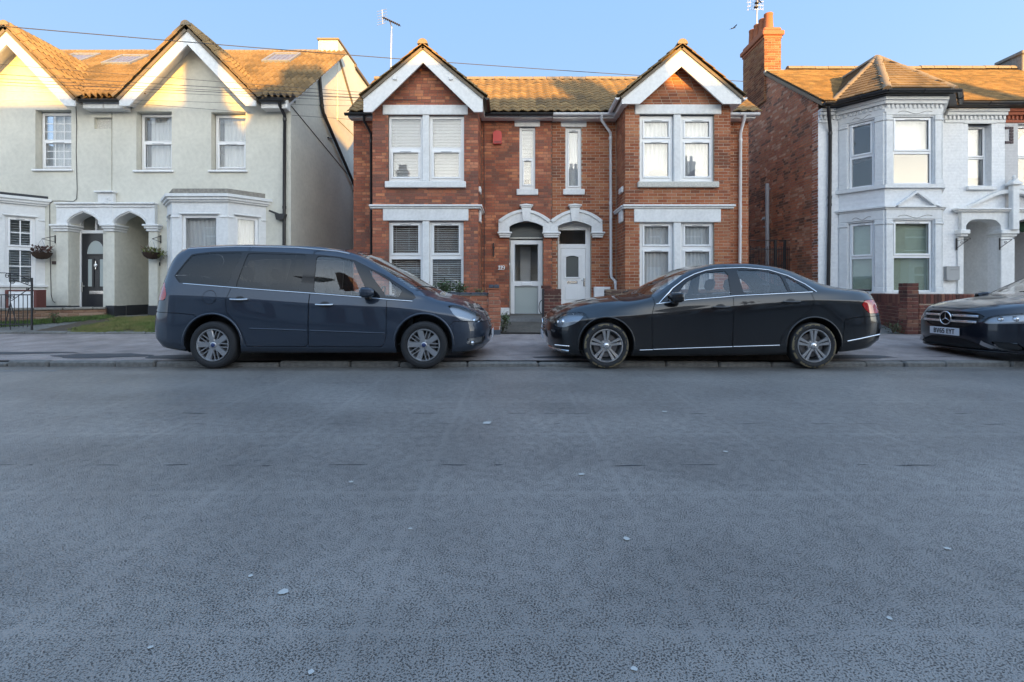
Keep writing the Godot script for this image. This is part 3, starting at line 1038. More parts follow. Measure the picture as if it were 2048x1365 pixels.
func downpipe(house: Node, line: Array, mat: String, r := 0.036, wall := V3(0, 0, -1), called := "downpipe"):
	var mb := MB.new()
	mb.tube(line, r, 12)
	var p := put(mb, called, mat, house)
	for i in line.size() - 1:
		var a: Vector3 = line[i]; var b: Vector3 = line[i + 1]
		if (b - a).length() < 0.9: continue
		var n := maxi(1, int((b - a).length() / 1.7))
		for k in n + 1:
			var c := a + (b - a) * (0.04 + 0.92 * k / n)
			var m := MB.new()
			var d := (b - a).normalized()
			m.tube([c - d * 0.035, c + d * 0.035], r + 0.008, 12)
			m.tube([c, c + wall * (r + 0.05)], 0.012, 6)
			put(m, "pipe_clip", mat, p)

# slab between four points with thickness below it
func roof_slab(mb: MB, q: Array, th: float):
	var nn: Vector3 = (q[1] - q[0]).cross(q[2] - q[0]).normalized()
	if nn.y < 0.0: nn = -nn
	var m := Vector3.ZERO
	for v in q: m += v / q.size()
	m -= nn * th * 0.5
	for i in range(1, q.size() - 1):
		mb.tri(q[0], q[i], q[i + 1], nn)
		mb.tri(q[0] - nn * th, q[i] - nn * th, q[i + 1] - nn * th, -nn)
	for i in q.size():
		var a: Vector3 = q[i]; var b: Vector3 = q[(i + 1) % q.size()]
		mb.face(a, b, b - nn * th, a - nn * th, m)

func text_mesh(words: String, size: float, depth: float, font := "Droid Sans", bold := false) -> TextMesh:
	var t := TextMesh.new()
	var f := SystemFont.new()
	f.font_names = PackedStringArray([font])
	if bold: f.font_weight = 700
	t.font = f
	t.text = words
	t.font_size = 64
	t.pixel_size = size / 64.0
	t.depth = depth
	return t

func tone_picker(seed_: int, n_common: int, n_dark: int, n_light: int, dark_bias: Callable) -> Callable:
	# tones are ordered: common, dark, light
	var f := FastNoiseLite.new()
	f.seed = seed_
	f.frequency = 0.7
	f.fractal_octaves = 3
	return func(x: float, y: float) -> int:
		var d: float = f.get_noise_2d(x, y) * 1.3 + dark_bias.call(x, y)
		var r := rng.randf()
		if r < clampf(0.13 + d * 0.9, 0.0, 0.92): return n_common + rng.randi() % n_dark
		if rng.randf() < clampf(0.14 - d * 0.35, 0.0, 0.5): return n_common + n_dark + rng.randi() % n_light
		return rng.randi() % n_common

# ---------------------------------------------------------------- houses across the street, behind the camera
func build_opposite_row():
	var spans := [[-22.4, -17.4, 8.5], [-17.4, -12.4, 8.5], [-12.4, -7.4, 8.5], [-7.4, -2.4, 8.5], [-2.4, 2.6, 8.5], [3.5, 8.15, 9.1], [8.15, 13.0, 9.1], [13.0, 18.0, 8.62], [18.0, 23.0, 8.62], [23.0, 28.0, 8.62], [28.0, 33.0, 8.62]]
	var stacks := {4: [1.52, 2.42, 10.3], 5: [3.95, 5.0, 10.15], 6: [11.8, 13.0, 10.2], 8: [22.2, 23.0, 9.9], 2: [-8.2, -7.4, 9.6]}
	M.opp_roof = surface("roof_tiles_far", V3(0.20, 0.15, 0.11), 0.95, {"tex": noise_tex("fine", 512, 0.03, 4, 0.62), "scale": 1.0})
	M.opp_brick = surface("brickwork_far", V3(0.32, 0.14, 0.085), 0.95, {"tex": noise_tex("fine", 512, 0.03, 4, 0.62), "scale": 1.2})
	M.opp_cream = surface("render_far", V3(0.62, 0.58, 0.48), 0.9)
	var zf := 8.0
	var zr := 11.5
	for i in spans.size():
		var s: Array = spans[i]
		var x0: float = s[0]; var x1: float = s[1]; var ry: float = s[2]
		var eave: float = ry - 2.6
		var h := thing("terraced_house", "brick terraced house across the street, seen only as reflections", "house", V3((x0 + x1) / 2, 0, zf), "houses across the street")
		var fr := wall_frame(P2(x1, zf), P2(x0, zf))
		var w := x1 - x0
		var holes := [Rect2(0.7, 3.6, 1.7, 1.5), Rect2(w - 1.5, 3.6, 0.8, 1.5), Rect2(w - 1.5, 0.25, 0.95, 2.3)]
		var mb := MB.new()
		mb.xf = fr
		wall_panel(mb, V2([[0, 0], [w, 0], [w, eave], [0, eave]]), holes, 0.25)
		mb.xf = Transform3D()
		mb.box(V3(x0, 0, zf + 6.7), V3(x1, eave, zf + 7.0))
		for x in [x0, x1 - 0.12]:
			mb.prism(V2([[zf + 0.26, 0], [zf + 6.7, 0], [zf + 6.7, eave], [zr, ry - 0.12], [zf + 0.26, eave + 0.1]]), 0, 1) if false else null
			var c := MB.new()
			mb.xf = Transform3D(Basis(V3(0, 0, 1), V3(0, 1, 0), V3(-1, 0, 0)), V3(x + 0.12, 0, 0))
			mb.prism(V2([[zf + 0.26, 0], [zf + 6.7, 0], [zf + 6.7, eave], [zr, ry - 0.15], [zf + 0.26, eave]]), 0.004, 0.12)
			mb.xf = Transform3D()
		put(mb, "wall", "opp_brick" if i % 3 != 1 else "opp_cream", h)
		var rf := MB.new()
		roof_slab(rf, [V3(x0, eave - 0.25, zf - 0.3), V3(x1, eave - 0.25, zf - 0.3), V3(x1, ry, zr), V3(x0, ry, zr)], 0.12)
		roof_slab(rf, [V3(x0, eave - 0.25, zf + 7.3), V3(x1, eave - 0.25, zf + 7.3), V3(x1, ry, zr), V3(x0, ry, zr)], 0.12)
		put(rf, "roof", "opp_roof", h)
		# square bay with a window on both floors
		var bx0 := 0.45; var bx1 := 2.7
		var b := MB.new()
		b.xf = Transform3D(fr.basis, fr.origin + fr.basis.z * 0.7)
		wall_panel(b, V2([[bx0, 0], [bx1, 0], [bx1, 3.15], [bx0, 3.15]]), [Rect2(bx0 + 0.35, 0.9, bx1 - bx0 - 0.7, 1.75)], 0.2)
		b.xf = fr
		b.box(V3(bx0, 0, 0.01), V3(bx0 + 0.2, 3.15, 0.5)); b.box(V3(bx1 - 0.2, 0, 0.01), V3(bx1, 3.15, 0.5))
		b.box(V3(bx0 - 0.1, 3.15, 0.0), V3(bx1 + 0.1, 3.35, 0.8))
		put(b, "bay", "stone_white", h)
		var bf := Transform3D(fr.basis, fr.origin + fr.basis.z * 0.7)
		window(h, bf, Rect2(bx0 + 0.35, 0.9, bx1 - bx0 - 0.7, 1.75), 0.08, [[Rect2(bx0 + 0.42, 0.98, 0.66, 1.0), false], [Rect2(bx0 + 1.18, 0.98, 0.66, 1.0), false], [Rect2(bx0 + 0.42, 2.1, 0.66, 0.45), true], [Rect2(bx0 + 1.18, 2.1, 0.66, 0.45), true]])
		for r in [holes[0], holes[1]]:
			var g: Rect2 = r
			window(h, fr, g, 0.1, [[Rect2(g.position + P2(0.07, 0.07), P2(g.size.x - 0.14, 0.8)), false], [Rect2(g.position + P2(0.07, 0.96), P2(g.size.x - 0.14, g.size.y - 1.03)), true]])
		var dr := MB.new()
		dr.xf = fr
		dr.cbox(V3(w - 1.5, 0.25, -0.16), V3(w - 0.55, 2.55, -0.12))
		put(dr, "door", "upvc", h)
		if stacks.has(i):
			var k: Array = stacks[i]
			var ch := MB.new()
			ch.cbox(V3(k[0], ry - 1.0, zr - 0.25), V3(k[1], k[2], zr + 0.25), 0.01)
			ch.cbox(V3(k[0] - 0.06, k[2] - 0.22, zr - 0.31), V3(k[1] + 0.06, k[2] - 0.08, zr + 0.31), 0.01)
			var cm := put(ch, "chimney", "opp_brick", h)
			for j in 3:
				var pot := MB.new()
				pot.xf = Transform3D(Basis(), V3(lerpf(k[0] + 0.2, k[1] - 0.2, j / 2.0), k[2], zr))
				pot.lathe([P2(0.12, 0), P2(0.10, 0.35), P2(0.12, 0.4), P2(0.09, 0.4)], 10)
				put(pot, "chimney_pot", "terracotta", cm)

# ---------------------------------------------------------------- the rendered pair on the left
const RZ := -12.6
func r_main(z: float) -> float: return 5.80 + (-12.35 - z) * 0.767
func canted_bay(h: Node, x0: float, x1: float, x2: float, x3: float, zw: float, zf: float, y0: float, yt: float, win: Array, mats: Dictionary) -> Dictionary:
	# win: [bottom, top] of the openings; faces from the left
	var faces := [[P2(x0, zw), P2(x1, zf)], [P2(x1, zf), P2(x2, zf)], [P2(x2, zf), P2(x3, zw)]]
	var out := {"frames": [], "holes": [], "lengths": []}
	var mb := MB.new()
	for f in faces:
		var fr := wall_frame(f[0], f[1])
		var L: float = (f[1] - f[0]).length()
		var edge: float = 0.24 if L > 1.0 else 0.18
		var hole := Rect2(edge, win[0], L - 2.0 * edge, win[1] - win[0])
		mb.xf = fr
		wall_panel(mb, V2([[0, y0], [L, y0], [L, yt], [0, yt]]), [hole], 0.18)
		out.frames.append(fr); out.holes.append(hole); out.lengths.append(L)
	out.wall = put(mb, "bay", mats.get("wall", "stone_white"), h)
	out.pts = [P2(x0, zw), P2(x1, zf), P2(x2, zf), P2(x3, zw)]
	return out

# a moulding that follows the plan of a bay; steps: [y0, y1, out]
func bay_mould(mb: MB, pts: Array, steps: Array):
	var mid := P2((pts[0].x + pts[3].x) * 0.5, pts[0].y)
	for s in steps:
		var o := []
		for k in 4:
			var v: Vector2 = pts[k]
			var dir: Vector2
			if k == 0 or k == 3:
				dir = P2(-1.25 if k == 0 else 1.25, 0.0)
			else:
				dir = P2(-0.5 if k == 1 else 0.5, 1.0)
			o.append(v + dir * s[2])
		var lo := []
		for k in 3:
			mb.face(V3(o[k].x, s[0], o[k].y), V3(o[k + 1].x, s[0], o[k + 1].y), V3(o[k + 1].x, s[1], o[k + 1].y), V3(o[k].x, s[1], o[k].y), V3(mid.x, (s[0] + s[1]) * 0.5, mid.y - 3.0))
		for y in [[s[0], -1.0], [s[1], 1.0]]:
			mb.quad(V3(o[0].x, y[0], o[0].y), V3(o[1].x, y[0], o[1].y), V3(o[2].x, y[0], o[2].y), V3(o[3].x, y[0], o[3].y), V3(0, y[1], 0))
		for k in [0, 3]:
			mb.face(V3(o[k].x, s[0], o[k].y), V3(o[k].x, s[0], o[k].y - 0.05), V3(o[k].x, s[1], o[k].y - 0.05), V3(o[k].x, s[1], o[k].y), V3(mid.x, s[0], mid.y))

func build_rendered_houses():
	var tile_tones := [V3(0.328, 0.218, 0.109), V3(0.366, 0.244, 0.119), V3(0.281, 0.192, 0.100), V3(0.390, 0.264, 0.133), V3(0.234, 0.165, 0.090)]
	for unit in 2:                                   # 0: far left, 1: the one with the flank wall
		var xc := -12.30 if unit == 0 else -7.90
		var xl := -15.3 if unit == 0 else -10.08
		var xr := -10.10 if unit == 0 else -5.58
		var h := thing("rendered_house", "cream rendered house with black front door and georgian bar window, at the far left" if unit == 0 else "cream rendered end house with black downpipe, flank wall and tall rendered chimney", "house", V3((xl + xr) / 2, 0.4, RZ), "")
		var fr := front_frame(RZ)
		var wins := [mr(70, 220, 142, 339, 12.6)] if unit == 0 else [mr(272, 223, 343, 341, 12.6), mr(422, 224.6, 491, 341, 12.6)]
		var bay_l := -14.30 if unit == 0 else -8.70
		var bay_r := -11.77 if unit == 0 else -6.20
		var arch_l := mx(134, 12.5) if unit == 0 else mx(227, 12.5)
		var arch_r := mx(199, 12.5) if unit == 0 else mx(291, 12.5)
		var holes := wins.duplicate()
		holes.append(Rect2(bay_l + 0.2, 0.5, bay_r - bay_l - 0.4, 2.6))
		holes.append(Rect2(arch_l, 0.3, arch_r - arch_l, my(424, 12.5) - 0.3))
		if unit == 0:
			holes.append(mr(188, 235, 223, 258, 12.6))
		var wall := MB.new()
		wall.xf = fr
		wall_panel(wall, V2([[xl, 0.1], [xr, 0.1], [xr, 5.86], [xl, 5.86]]), holes, 0.28)
		wall_panel(wall, V2([[xc - 1.62, 5.861], [xc + 1.62, 5.861], [xc, 7.46]]), [], 0.28)
		if unit == 1:
			wall.xf = wall_frame(P2(xr, RZ - 0.28), P2(xr, -21.0))
			wall_panel(wall, V2([[0.0, 0.1], [8.12, 0.1], [8.12, 8.92], [4.9, 8.92], [3.12, 8.42], [0.0, 6.03]]), [], 0.25)
		else:
			wall.xf = Transform3D()
			wall.box(V3(xl, 0.1, -21.0), V3(xl + 0.2, 5.8, RZ - 0.29))
			wall.box(V3(xr - 0.14, 0.1, -21.0), V3(xr + 0.01, 5.8, RZ - 1.6))
		wall.xf = Transform3D()
		wall.box(V3(xl, 0.1, -21.25), V3(xr, 8.0, -21.002))
		put(wall, "wall", "render", h)
		if unit == 0:
			var nb := MB.new()
			var g := mr(188, 235, 223, 258, 12.6)
			nb.box(V3(g.position.x, g.position.y, RZ - 0.14), V3(g.end.x, g.end.y, RZ - 0.08))
			put(nb, "vent_niche", "stone_worn", h)
		# upper windows in deep reveals
		for r in wins:
			var g: Rect2 = r
			var f := Rect2(g.position.x + 0.02, g.position.y + 0.02, g.size.x - 0.04, g.size.y - 0.04)
			var half: float = f.size.y * 0.5
			var lo := Rect2(f.position.x + 0.10, f.position.y + 0.10, f.size.x - 0.2, half - 0.15)
			var hi := Rect2(f.position.x + 0.07, f.position.y + half + 0.05, f.size.x - 0.14, half - 0.12)
			var w := window(h, fr, f, 0.17, [[lo, true], [hi, false]])
			if unit == 0:
				var bars := MB.new()
				bars.xf = fr
				for q in [lo, hi]:
					for k in [1, 2]:
						bars.box(V3(q.position.x + q.size.x * k / 3.0 - 0.009, q.position.y, -0.182), V3(q.position.x + q.size.x * k / 3.0 + 0.009, q.end.y, -0.176))
						bars.box(V3(q.position.x, q.position.y + q.size.y * k / 3.0 - 0.009, -0.1815), V3(q.end.x, q.position.y + q.size.y * k / 3.0 + 0.009, -0.1755))
				put(bars, "glazing_bars", "upvc", w)
			curtain(w, fr, Rect2(f.position.x + 0.12, f.position.y, f.size.x - 0.12, f.size.y), 0.34, 7)
			sill(h, fr, Rect2(g.position.x - 0.06, g.position.y - 0.05, g.size.x + 0.12, 0.05), 0.06, "upvc")
		# ground floor bay
		var bx1 := bay_l + 0.58; var bx2 := bay_r - 0.58
		var zf := -11.92
		var b := canted_bay(h, bay_l, bx1, bx2, bay_r, RZ + 0.003, zf, 0.3, 3.18, [0.98, 2.87] if unit == 1 else [1.2, 2.87], {})
		for k in 3:
			var q: Rect2 = b.holes[k]
			var f: Transform3D = b.frames[k]
			var lights := []
			if unit == 0:
				lights = [[Rect2(q.position.x + 0.07, q.position.y + 0.07, q.size.x - 0.14, 0.78), false], [Rect2(q.position.x + 0.09, q.position.y + 0.98, q.size.x - 0.18, q.size.y - 1.06), true]]
			else:
				lights = [[Rect2(q.position.x + 0.07, q.position.y + 0.07, q.size.x - 0.14, q.size.y - 0.14), false]]
			var w := window(h, f, q, 0.05, lights)
			if unit == 0:
				var bars := MB.new()
				bars.xf = f
				for l in lights:
					var g: Rect2 = l[0]
					bars.box(V3(g.get_center().x - 0.012, g.position.y, -0.066), V3(g.get_center().x + 0.012, g.end.y, -0.056))
					bars.box(V3(g.position.x, g.get_center().y - 0.012, -0.0655), V3(g.end.x, g.get_center().y + 0.012, -0.0555))
				put(bars, "glazing_bars", "upvc", w)
				blind(w, f, Rect2(q.position.x, q.position.y, q.size.x, q.size.y), 0.15, 1.2, 0.06)
			else:
				curtain(w, f, Rect2(q.position.x, q.position.y, q.size.x, q.size.y), 0.17, 9 if k == 1 else 5, 0.02)
			# label moulding over the opening
			var md := MB.new()
			md.xf = f
			md.cbox(V3(q.position.x - 0.05, q.end.y + 0.01, 0.001), V3(q.end.x + 0.05, q.end.y + 0.05, 0.035), 0.01)
			for e in [[0.0, q.position.x - 0.05], [q.end.x + 0.05, b.lengths[k]]]:
				md.cbox(V3(e[0] + 0.002, q.end.y - 0.07, 0.001), V3(e[1] - 0.002, q.end.y - 0.03, 0.022), 0.008)
			put(md, "moulding", "stone_white", h)
		var co := MB.new()
		bay_mould(co, b.pts, [[3.18, 3.225, 0.05], [3.2255, 3.29, 0.09], [3.2905, 3.36, 0.13]])
		put(co, "cornice", "stone_white", h)
		var sl := MB.new()
		bay_mould(sl, b.pts, [[0.93, 0.98, 0.05]] if unit == 1 else [[1.15, 1.2, 0.06]])
		put(sl, "bay_sill", "stone_white", h)
		var rf := MB.new()
		if unit == 1: bay_mould(rf, b.pts, [[3.36, 3.50, -0.02]])
		else: bay_mould(rf, b.pts, [[3.36, 3.43, 0.06]])
		put(rf, "bay_roof", "slab" if unit == 1 else "plinth", h)
		# porch surround with a pointed arch
		var z1 := RZ + 0.10
		var sur := MB.new()
		var outer := []
		var inner := []
		var am := (arch_l + arch_r) * 0.5
		var aw := (arch_r - arch_l) * 0.5
		var ys := my(446, 12.5)
		var ya := my(425, 12.5)
		var ytop := my(409, 12.5)
		var edge_l: float = mx(112, 12.5) if unit == 0 else arch_l - 0.20
		var edge_r: float = arch_r + 0.17 if unit == 0 else mx(309, 12.5)
		outer.append(P2(edge_l, ytop)); inner.append(P2(edge_l, my(450, 12.5)))
		outer.append(P2(arch_l - 0.001, ytop)); inner.append(P2(arch_l - 0.001, my(450, 12.5)))
		for k in 13:
			var t := -1.0 + 2.0 * k / 12.0
			var a := absf(t)
			var y: float = ya - (ya - ys) * (0.62 * a + 0.38 * pow(a, 5.0))
			outer.append(P2(am + aw * t, ytop)); inner.append(P2(am + aw * t, y))
		outer.append(P2(arch_r + 0.001, ytop)); inner.append(P2(arch_r + 0.001, my(450, 12.5)))
		outer.append(P2(edge_r, ytop)); inner.append(P2(edge_r, my(450, 12.5)))
		sur.strip(outer, inner, RZ - 0.27, z1)
		sur.cbox(V3(edge_l - 0.02, ytop, RZ - 0.02), V3(edge_r + (0.0 if unit == 0 else 0.02), ytop + 0.045, z1 + 0.06), 0.01)
		sur.cbox(V3(edge_l - 0.0, ytop - 0.075, z1 - 0.01), V3(edge_r, ytop - 0.045, z1 + 0.03), 0.008)
		put(sur, "porch_surround", "stone_white", h)
		# hood moulding over the arch
		var hd := MB.new()
		var ho := []
		var hi2 := []
		for k in range(2, 15):
			ho.append(inner[k] + P2(0, 0.085)); hi2.append(inner[k] + P2(0, 0.03))
		hd.strip(ho, hi2, z1 - 0.002, z1 + 0.03)
		put(hd, "arch_moulding", "stone_white", h)
		var piers := [[edge_l - 0.06, arch_l, true], [arch_r, edge_r + 0.06, true]] if unit == 1 else [[edge_l - 0.08, arch_l, true]]
		for q in piers:
			var pr := MB.new()
			pr.cbox(V3(q[0] + 0.05, my(612, 12.5), RZ - 0.30), V3(q[1] - 0.003, my(462, 12.5), z1 - 0.02), 0.01)
			put(pr, "porch_pier", "render", h)
			var cp := MB.new()
			cp.cbox(V3(q[0] + 0.01, my(463, 12.5), RZ - 0.31), V3(q[1] + 0.02, my(458, 12.5), z1 + 0.02), 0.01)
			cp.cbox(V3(q[0] - 0.02, my(458, 12.5), RZ - 0.31), V3(q[1] + 0.05, my(453, 12.5), z1 + 0.05), 0.012)
			cp.cbox(V3(q[0] - 0.05, my(453, 12.5), RZ - 0.31), V3(q[1] + 0.08, my(449, 12.5), z1 + 0.08), 0.01)
			put(cp, "capital", "stone_white", h)
			var pl := MB.new()
			pl.cbox(V3(q[0] + 0.045, 0.2, RZ - 0.30), V3(q[1] + 0.003, my(612, 12.5), z1 + 0.0), 0.008)
			put(pl, "plinth", "plinth", h)
		if unit == 1:
			# raised block over the shared pier
			var cb := MB.new()
			cb.cbox(V3(mx(195, 12.5), my(449, 12.5), RZ), V3(mx(226, 12.5), my(386, 12.5), z1 + 0.012), 0.012)
			cb.cbox(V3(mx(191, 12.5), my(386, 12.5), RZ), V3(mx(229, 12.5), my(382.6, 12.5), z1 + 0.08), 0.01)
			put(cb, "porch_block", "stone_white", h)
			var ro := MB.new()
			for k in 5:
				var a := TAU * k / 5.0
				ro.xf = Transform3D(Basis(), V3(mx(216, 12.5) + 0.05 * cos(a), my(399.5, 12.5) + 0.04 * sin(a), z1 + 0.012))
				ro.cbox(V3(-0.03, -0.025, -0.002), V3(0.03, 0.025, 0.014), 0.01)
			put(ro, "carving", "stone_white", h)
		# recess behind the arch
		var rec := MB.new()
		var zb := -12.87 if unit == 0 else -13.9
		rec.xf = Transform3D()
		rec.box(V3(arch_l - 0.1, 0.3, zb - 0.6), V3(arch_l - 0.001, 3.3, RZ - 0.281))
		rec.box(V3(arch_r + 0.001, 0.3, zb - 0.6), V3(arch_r + 0.1, 3.3, RZ - 0.281))
		rec.box(V3(arch_l - 0.1, my(424, 12.5) + 0.02, zb - 0.6), V3(arch_r + 0.1, my(424, 12.5) + 0.1, RZ - 0.282))
		if unit == 1: rec.box(V3(arch_l, 0.3, zb - 0.1), V3(arch_r, 3.2, zb))
		put(rec, "porch_recess", "render", h)
		if unit == 1:
			var pl := MB.new()
			pl.box(V3(arch_l, 0.3, zb), V3(arch_l + 0.006, my(612, 12.5), RZ - 0.3))
			put(pl, "plinth", "plinth", h)
		if unit == 0: rendered_door(h, arch_l, arch_r, zb)
		# gable roof, main roof
		rendered_roof(h, unit, xc, xl, xr, tile_tones)
		# plinth along the wall
		if unit == 0:
			var pl := MB.new()
			pl.cbox(V3(bay_r + 0.02, 0.2, RZ - 0.01), V3(edge_l - 0.04, my(612, 12.55), RZ + 0.025), 0.006)
			put(pl, "plinth", "plinth", h)
		else:
			var pl := MB.new()
			pl.cbox(V3(edge_r + 0.07, 0.2, RZ - 0.01), V3(bay_l - 0.1, my(612, 12.55), RZ + 0.025), 0.006)
			put(pl, "plinth", "plinth", h)
	# things on the flank and front of the end house
	var e: Node3D = get_node("rendered_house_001")
	downpipe(e, [V3(mx(563, 12.4), 5.72, -12.28), V3(mx(563, 12.4), 5.62, -12.30), V3(mx(568, 12.5), 5.45, -12.53), V3(mx(567, 12.5), 3.05, -12.53), V3(mx(566, 12.5), 0.3, -12.53)], "black_plastic", 0.04)
	var hop := MB.new()
	hop.prism(V2([[mx(551, 12.5), 2.98], [mx(571, 12.5), 2.98], [mx(568, 12.5), 2.83], [mx(554, 12.5), 2.83]]), -12.59, -12.44)
	hop.tube([V3(mx(534, 12.4), 3.06, -12.5), V3(mx(553, 12.4), 2.97, -12.5)], 0.025, 8)
	put(hop, "rainwater_hopper", "black_plastic", e)
	var X := -5.58 + 0.07
	downpipe(e, [V3(X, 7.42, -14.25), V3(X, 6.38, -14.5), V3(X, 6.25, -14.58), V3(X, 4.72, -17.5), V3(X, 0.3, -17.55)], "black_plastic", 0.05, V3(-1, 0, 0), "soil_pipe")
	var vt := MB.new()
	vt.tube([V3(X, 6.2, -14.8), V3(X, 5.75, -15.5), V3(X - 0.05, 5.68, -15.1)], 0.022, 8)
	vt.tube([V3(-5.572, 5.72, -12.62), V3(-5.572, 5.0, -16.9)], 0.012, 6)
	put(vt, "overflow_pipe", "black_plastic", e)
	var st := MB.new()
	st.cbox(V3(-6.18, 6.5, -17.75), V3(-5.555, 9.05, -15.94), 0.02)
	var ch := put(st, "chimney", "render", e)
	var cap := MB.new()
	cap.cbox(V3(-6.22, 9.05, -17.79), V3(-5.515, 9.11, -15.90), 0.015)
	put(cap, "coping", "ridge", ch)
	var dm := MB.new()
	dm.box(V3(-9.8, 7.2, -21.4), V3(-5.85, 8.86, -18.0))
	put(dm, "dormer", "render", e)
	var df := MB.new()
	df.cbox(V3(-9.9, 8.93, -21.5), V3(-5.5, 9.03, -17.6), 0.01)
	put(df, "dormer_roof", "felt", e)

func rendered_door(h: Node, xl: float, xr: float, z: float):
	var y0 := 0.46
	var yt := my(467.7, 12.87)
	var fr := Transform3D(Basis(), V3(0, 0, z))
	var mb := MB.new()
	mb.xf = fr
	var l := xl + 0.04; var r := xr - 0.02
	# leaf with an arched light above and two tall lights
	mb.cbox(V3(l, y0, -0.05), V3(r, yt, 0), 0.008)
	var d := put(mb, "door", "door_black", h)
	var w := r - l
	var g := MB.new()
	g.xf = fr
	var pts := PackedVector2Array()
	for k in 13:
		var a := PI * k / 12.0
		pts.append(P2(l + w * 0.5 + cos(a) * w * 0.30, yt - 0.52 + sin(a) * 0.34))
	g.prism(pts, 0.001, 0.012)
	put(g, "fan_pane", "obscure", d)
	var ar := MB.new()
	ar.xf = fr
	var o := []
	var i2 := []
	for k in 13:
		var a := PI * k / 12.0
		o.append(P2(l + w * 0.5 + cos(a) * w * 0.345, yt - 0.52 + sin(a) * 0.385)); i2.append(P2(l + w * 0.5 + cos(a) * w * 0.30, yt - 0.52 + sin(a) * 0.34))
	ar.strip(o, i2, 0.002, 0.022)
	ar.cbox(V3(l + w * 0.15, yt - 0.565, 0.002), V3(r - w * 0.15, yt - 0.52, 0.022), 0.004)
	for s in [0.30, 0.70]:
		for e in [[-0.115, -0.085], [0.085, 0.115]]:
			ar.cbox(V3(l + w * (s + e[0] - 0.02), yt - 1.38, 0.002), V3(l + w * (s + e[1] + 0.02), yt - 0.64, 0.020), 0.004)
	ar.cbox(V3(l + w * 0.16, y0 + 0.14, 0.002), V3(r - w * 0.16, y0 + 0.5, 0.014), 0.008)
	put(ar, "door_moulding", "door_black", d)
	for s in [0.30, 0.70]:
		var p := MB.new()
		p.xf = fr
		p.cbox(V3(l + w * (s - 0.085), yt - 1.36, 0.001), V3(l + w * (s + 0.085), yt - 0.66, 0.012), 0.003)
		put(p, "side_pane", "obscure", d)
	var k1 := MB.new()
	k1.xf = fr
	k1.cbox(V3(l + w * 0.28, yt - 1.56, 0.001), V3(r - w * 0.2, yt - 1.47, 0.022), 0.006)
	k1.cbox(V3(l + 0.012, yt - 1.5, 0.001), V3(l + 0.05, yt - 1.25, 0.03), 0.006)
	k1.tube([V3(l + 0.03, yt - 1.35, 0.05), V3(l + 0.13, yt - 1.35, 0.05)], 0.012, 8)
	k1.xf = fr * Transform3D(Basis(Vector3.RIGHT, PI / 2), V3(l + w * 0.5, yt - 0.82, 0.015))
	k1.lathe([P2(0.05, 0), P2(0.05, 0.012), P2(0.03, 0.02), P2(0.0, 0.02)], 14)
	k1.xf = fr
	k1.cbox(V3(l + w * 0.5 - 0.015, yt - 0.92, 0.01), V3(l + w * 0.5 + 0.015, yt - 0.70, 0.028), 0.006)
	put(k1, "door_furniture", "steel", d)
	var fm := MB.new()
	fm.xf = fr
	fm.cbox(V3(xl + 0.001, y0, -0.08), V3(l - 0.003, 3.0, 0.02), 0.006)
	fm.cbox(V3(r + 0.003, y0, -0.08), V3(xr - 0.001, 3.0, 0.02), 0.006)
	fm.cbox(V3(l, yt + 0.004, -0.08), V3(r, yt + 0.09, 0.02), 0.006)
	fm.cbox(V3(l + w * 0.5 - 0.015, yt + 0.09, -0.05), V3(l + w * 0.5 + 0.015, 3.0, 0.012), 0.004)
	put(fm, "door_frame", "upvc", h)
	var fl := MB.new()
	fl.xf = fr
	fl.quad(V3(l, yt + 0.09, -0.03), V3(r, yt + 0.09, -0.03), V3(r, 3.05, -0.03), V3(l, 3.05, -0.03), V3(0, 0, 1))
	put(fl, "fanlight", "glass", h)

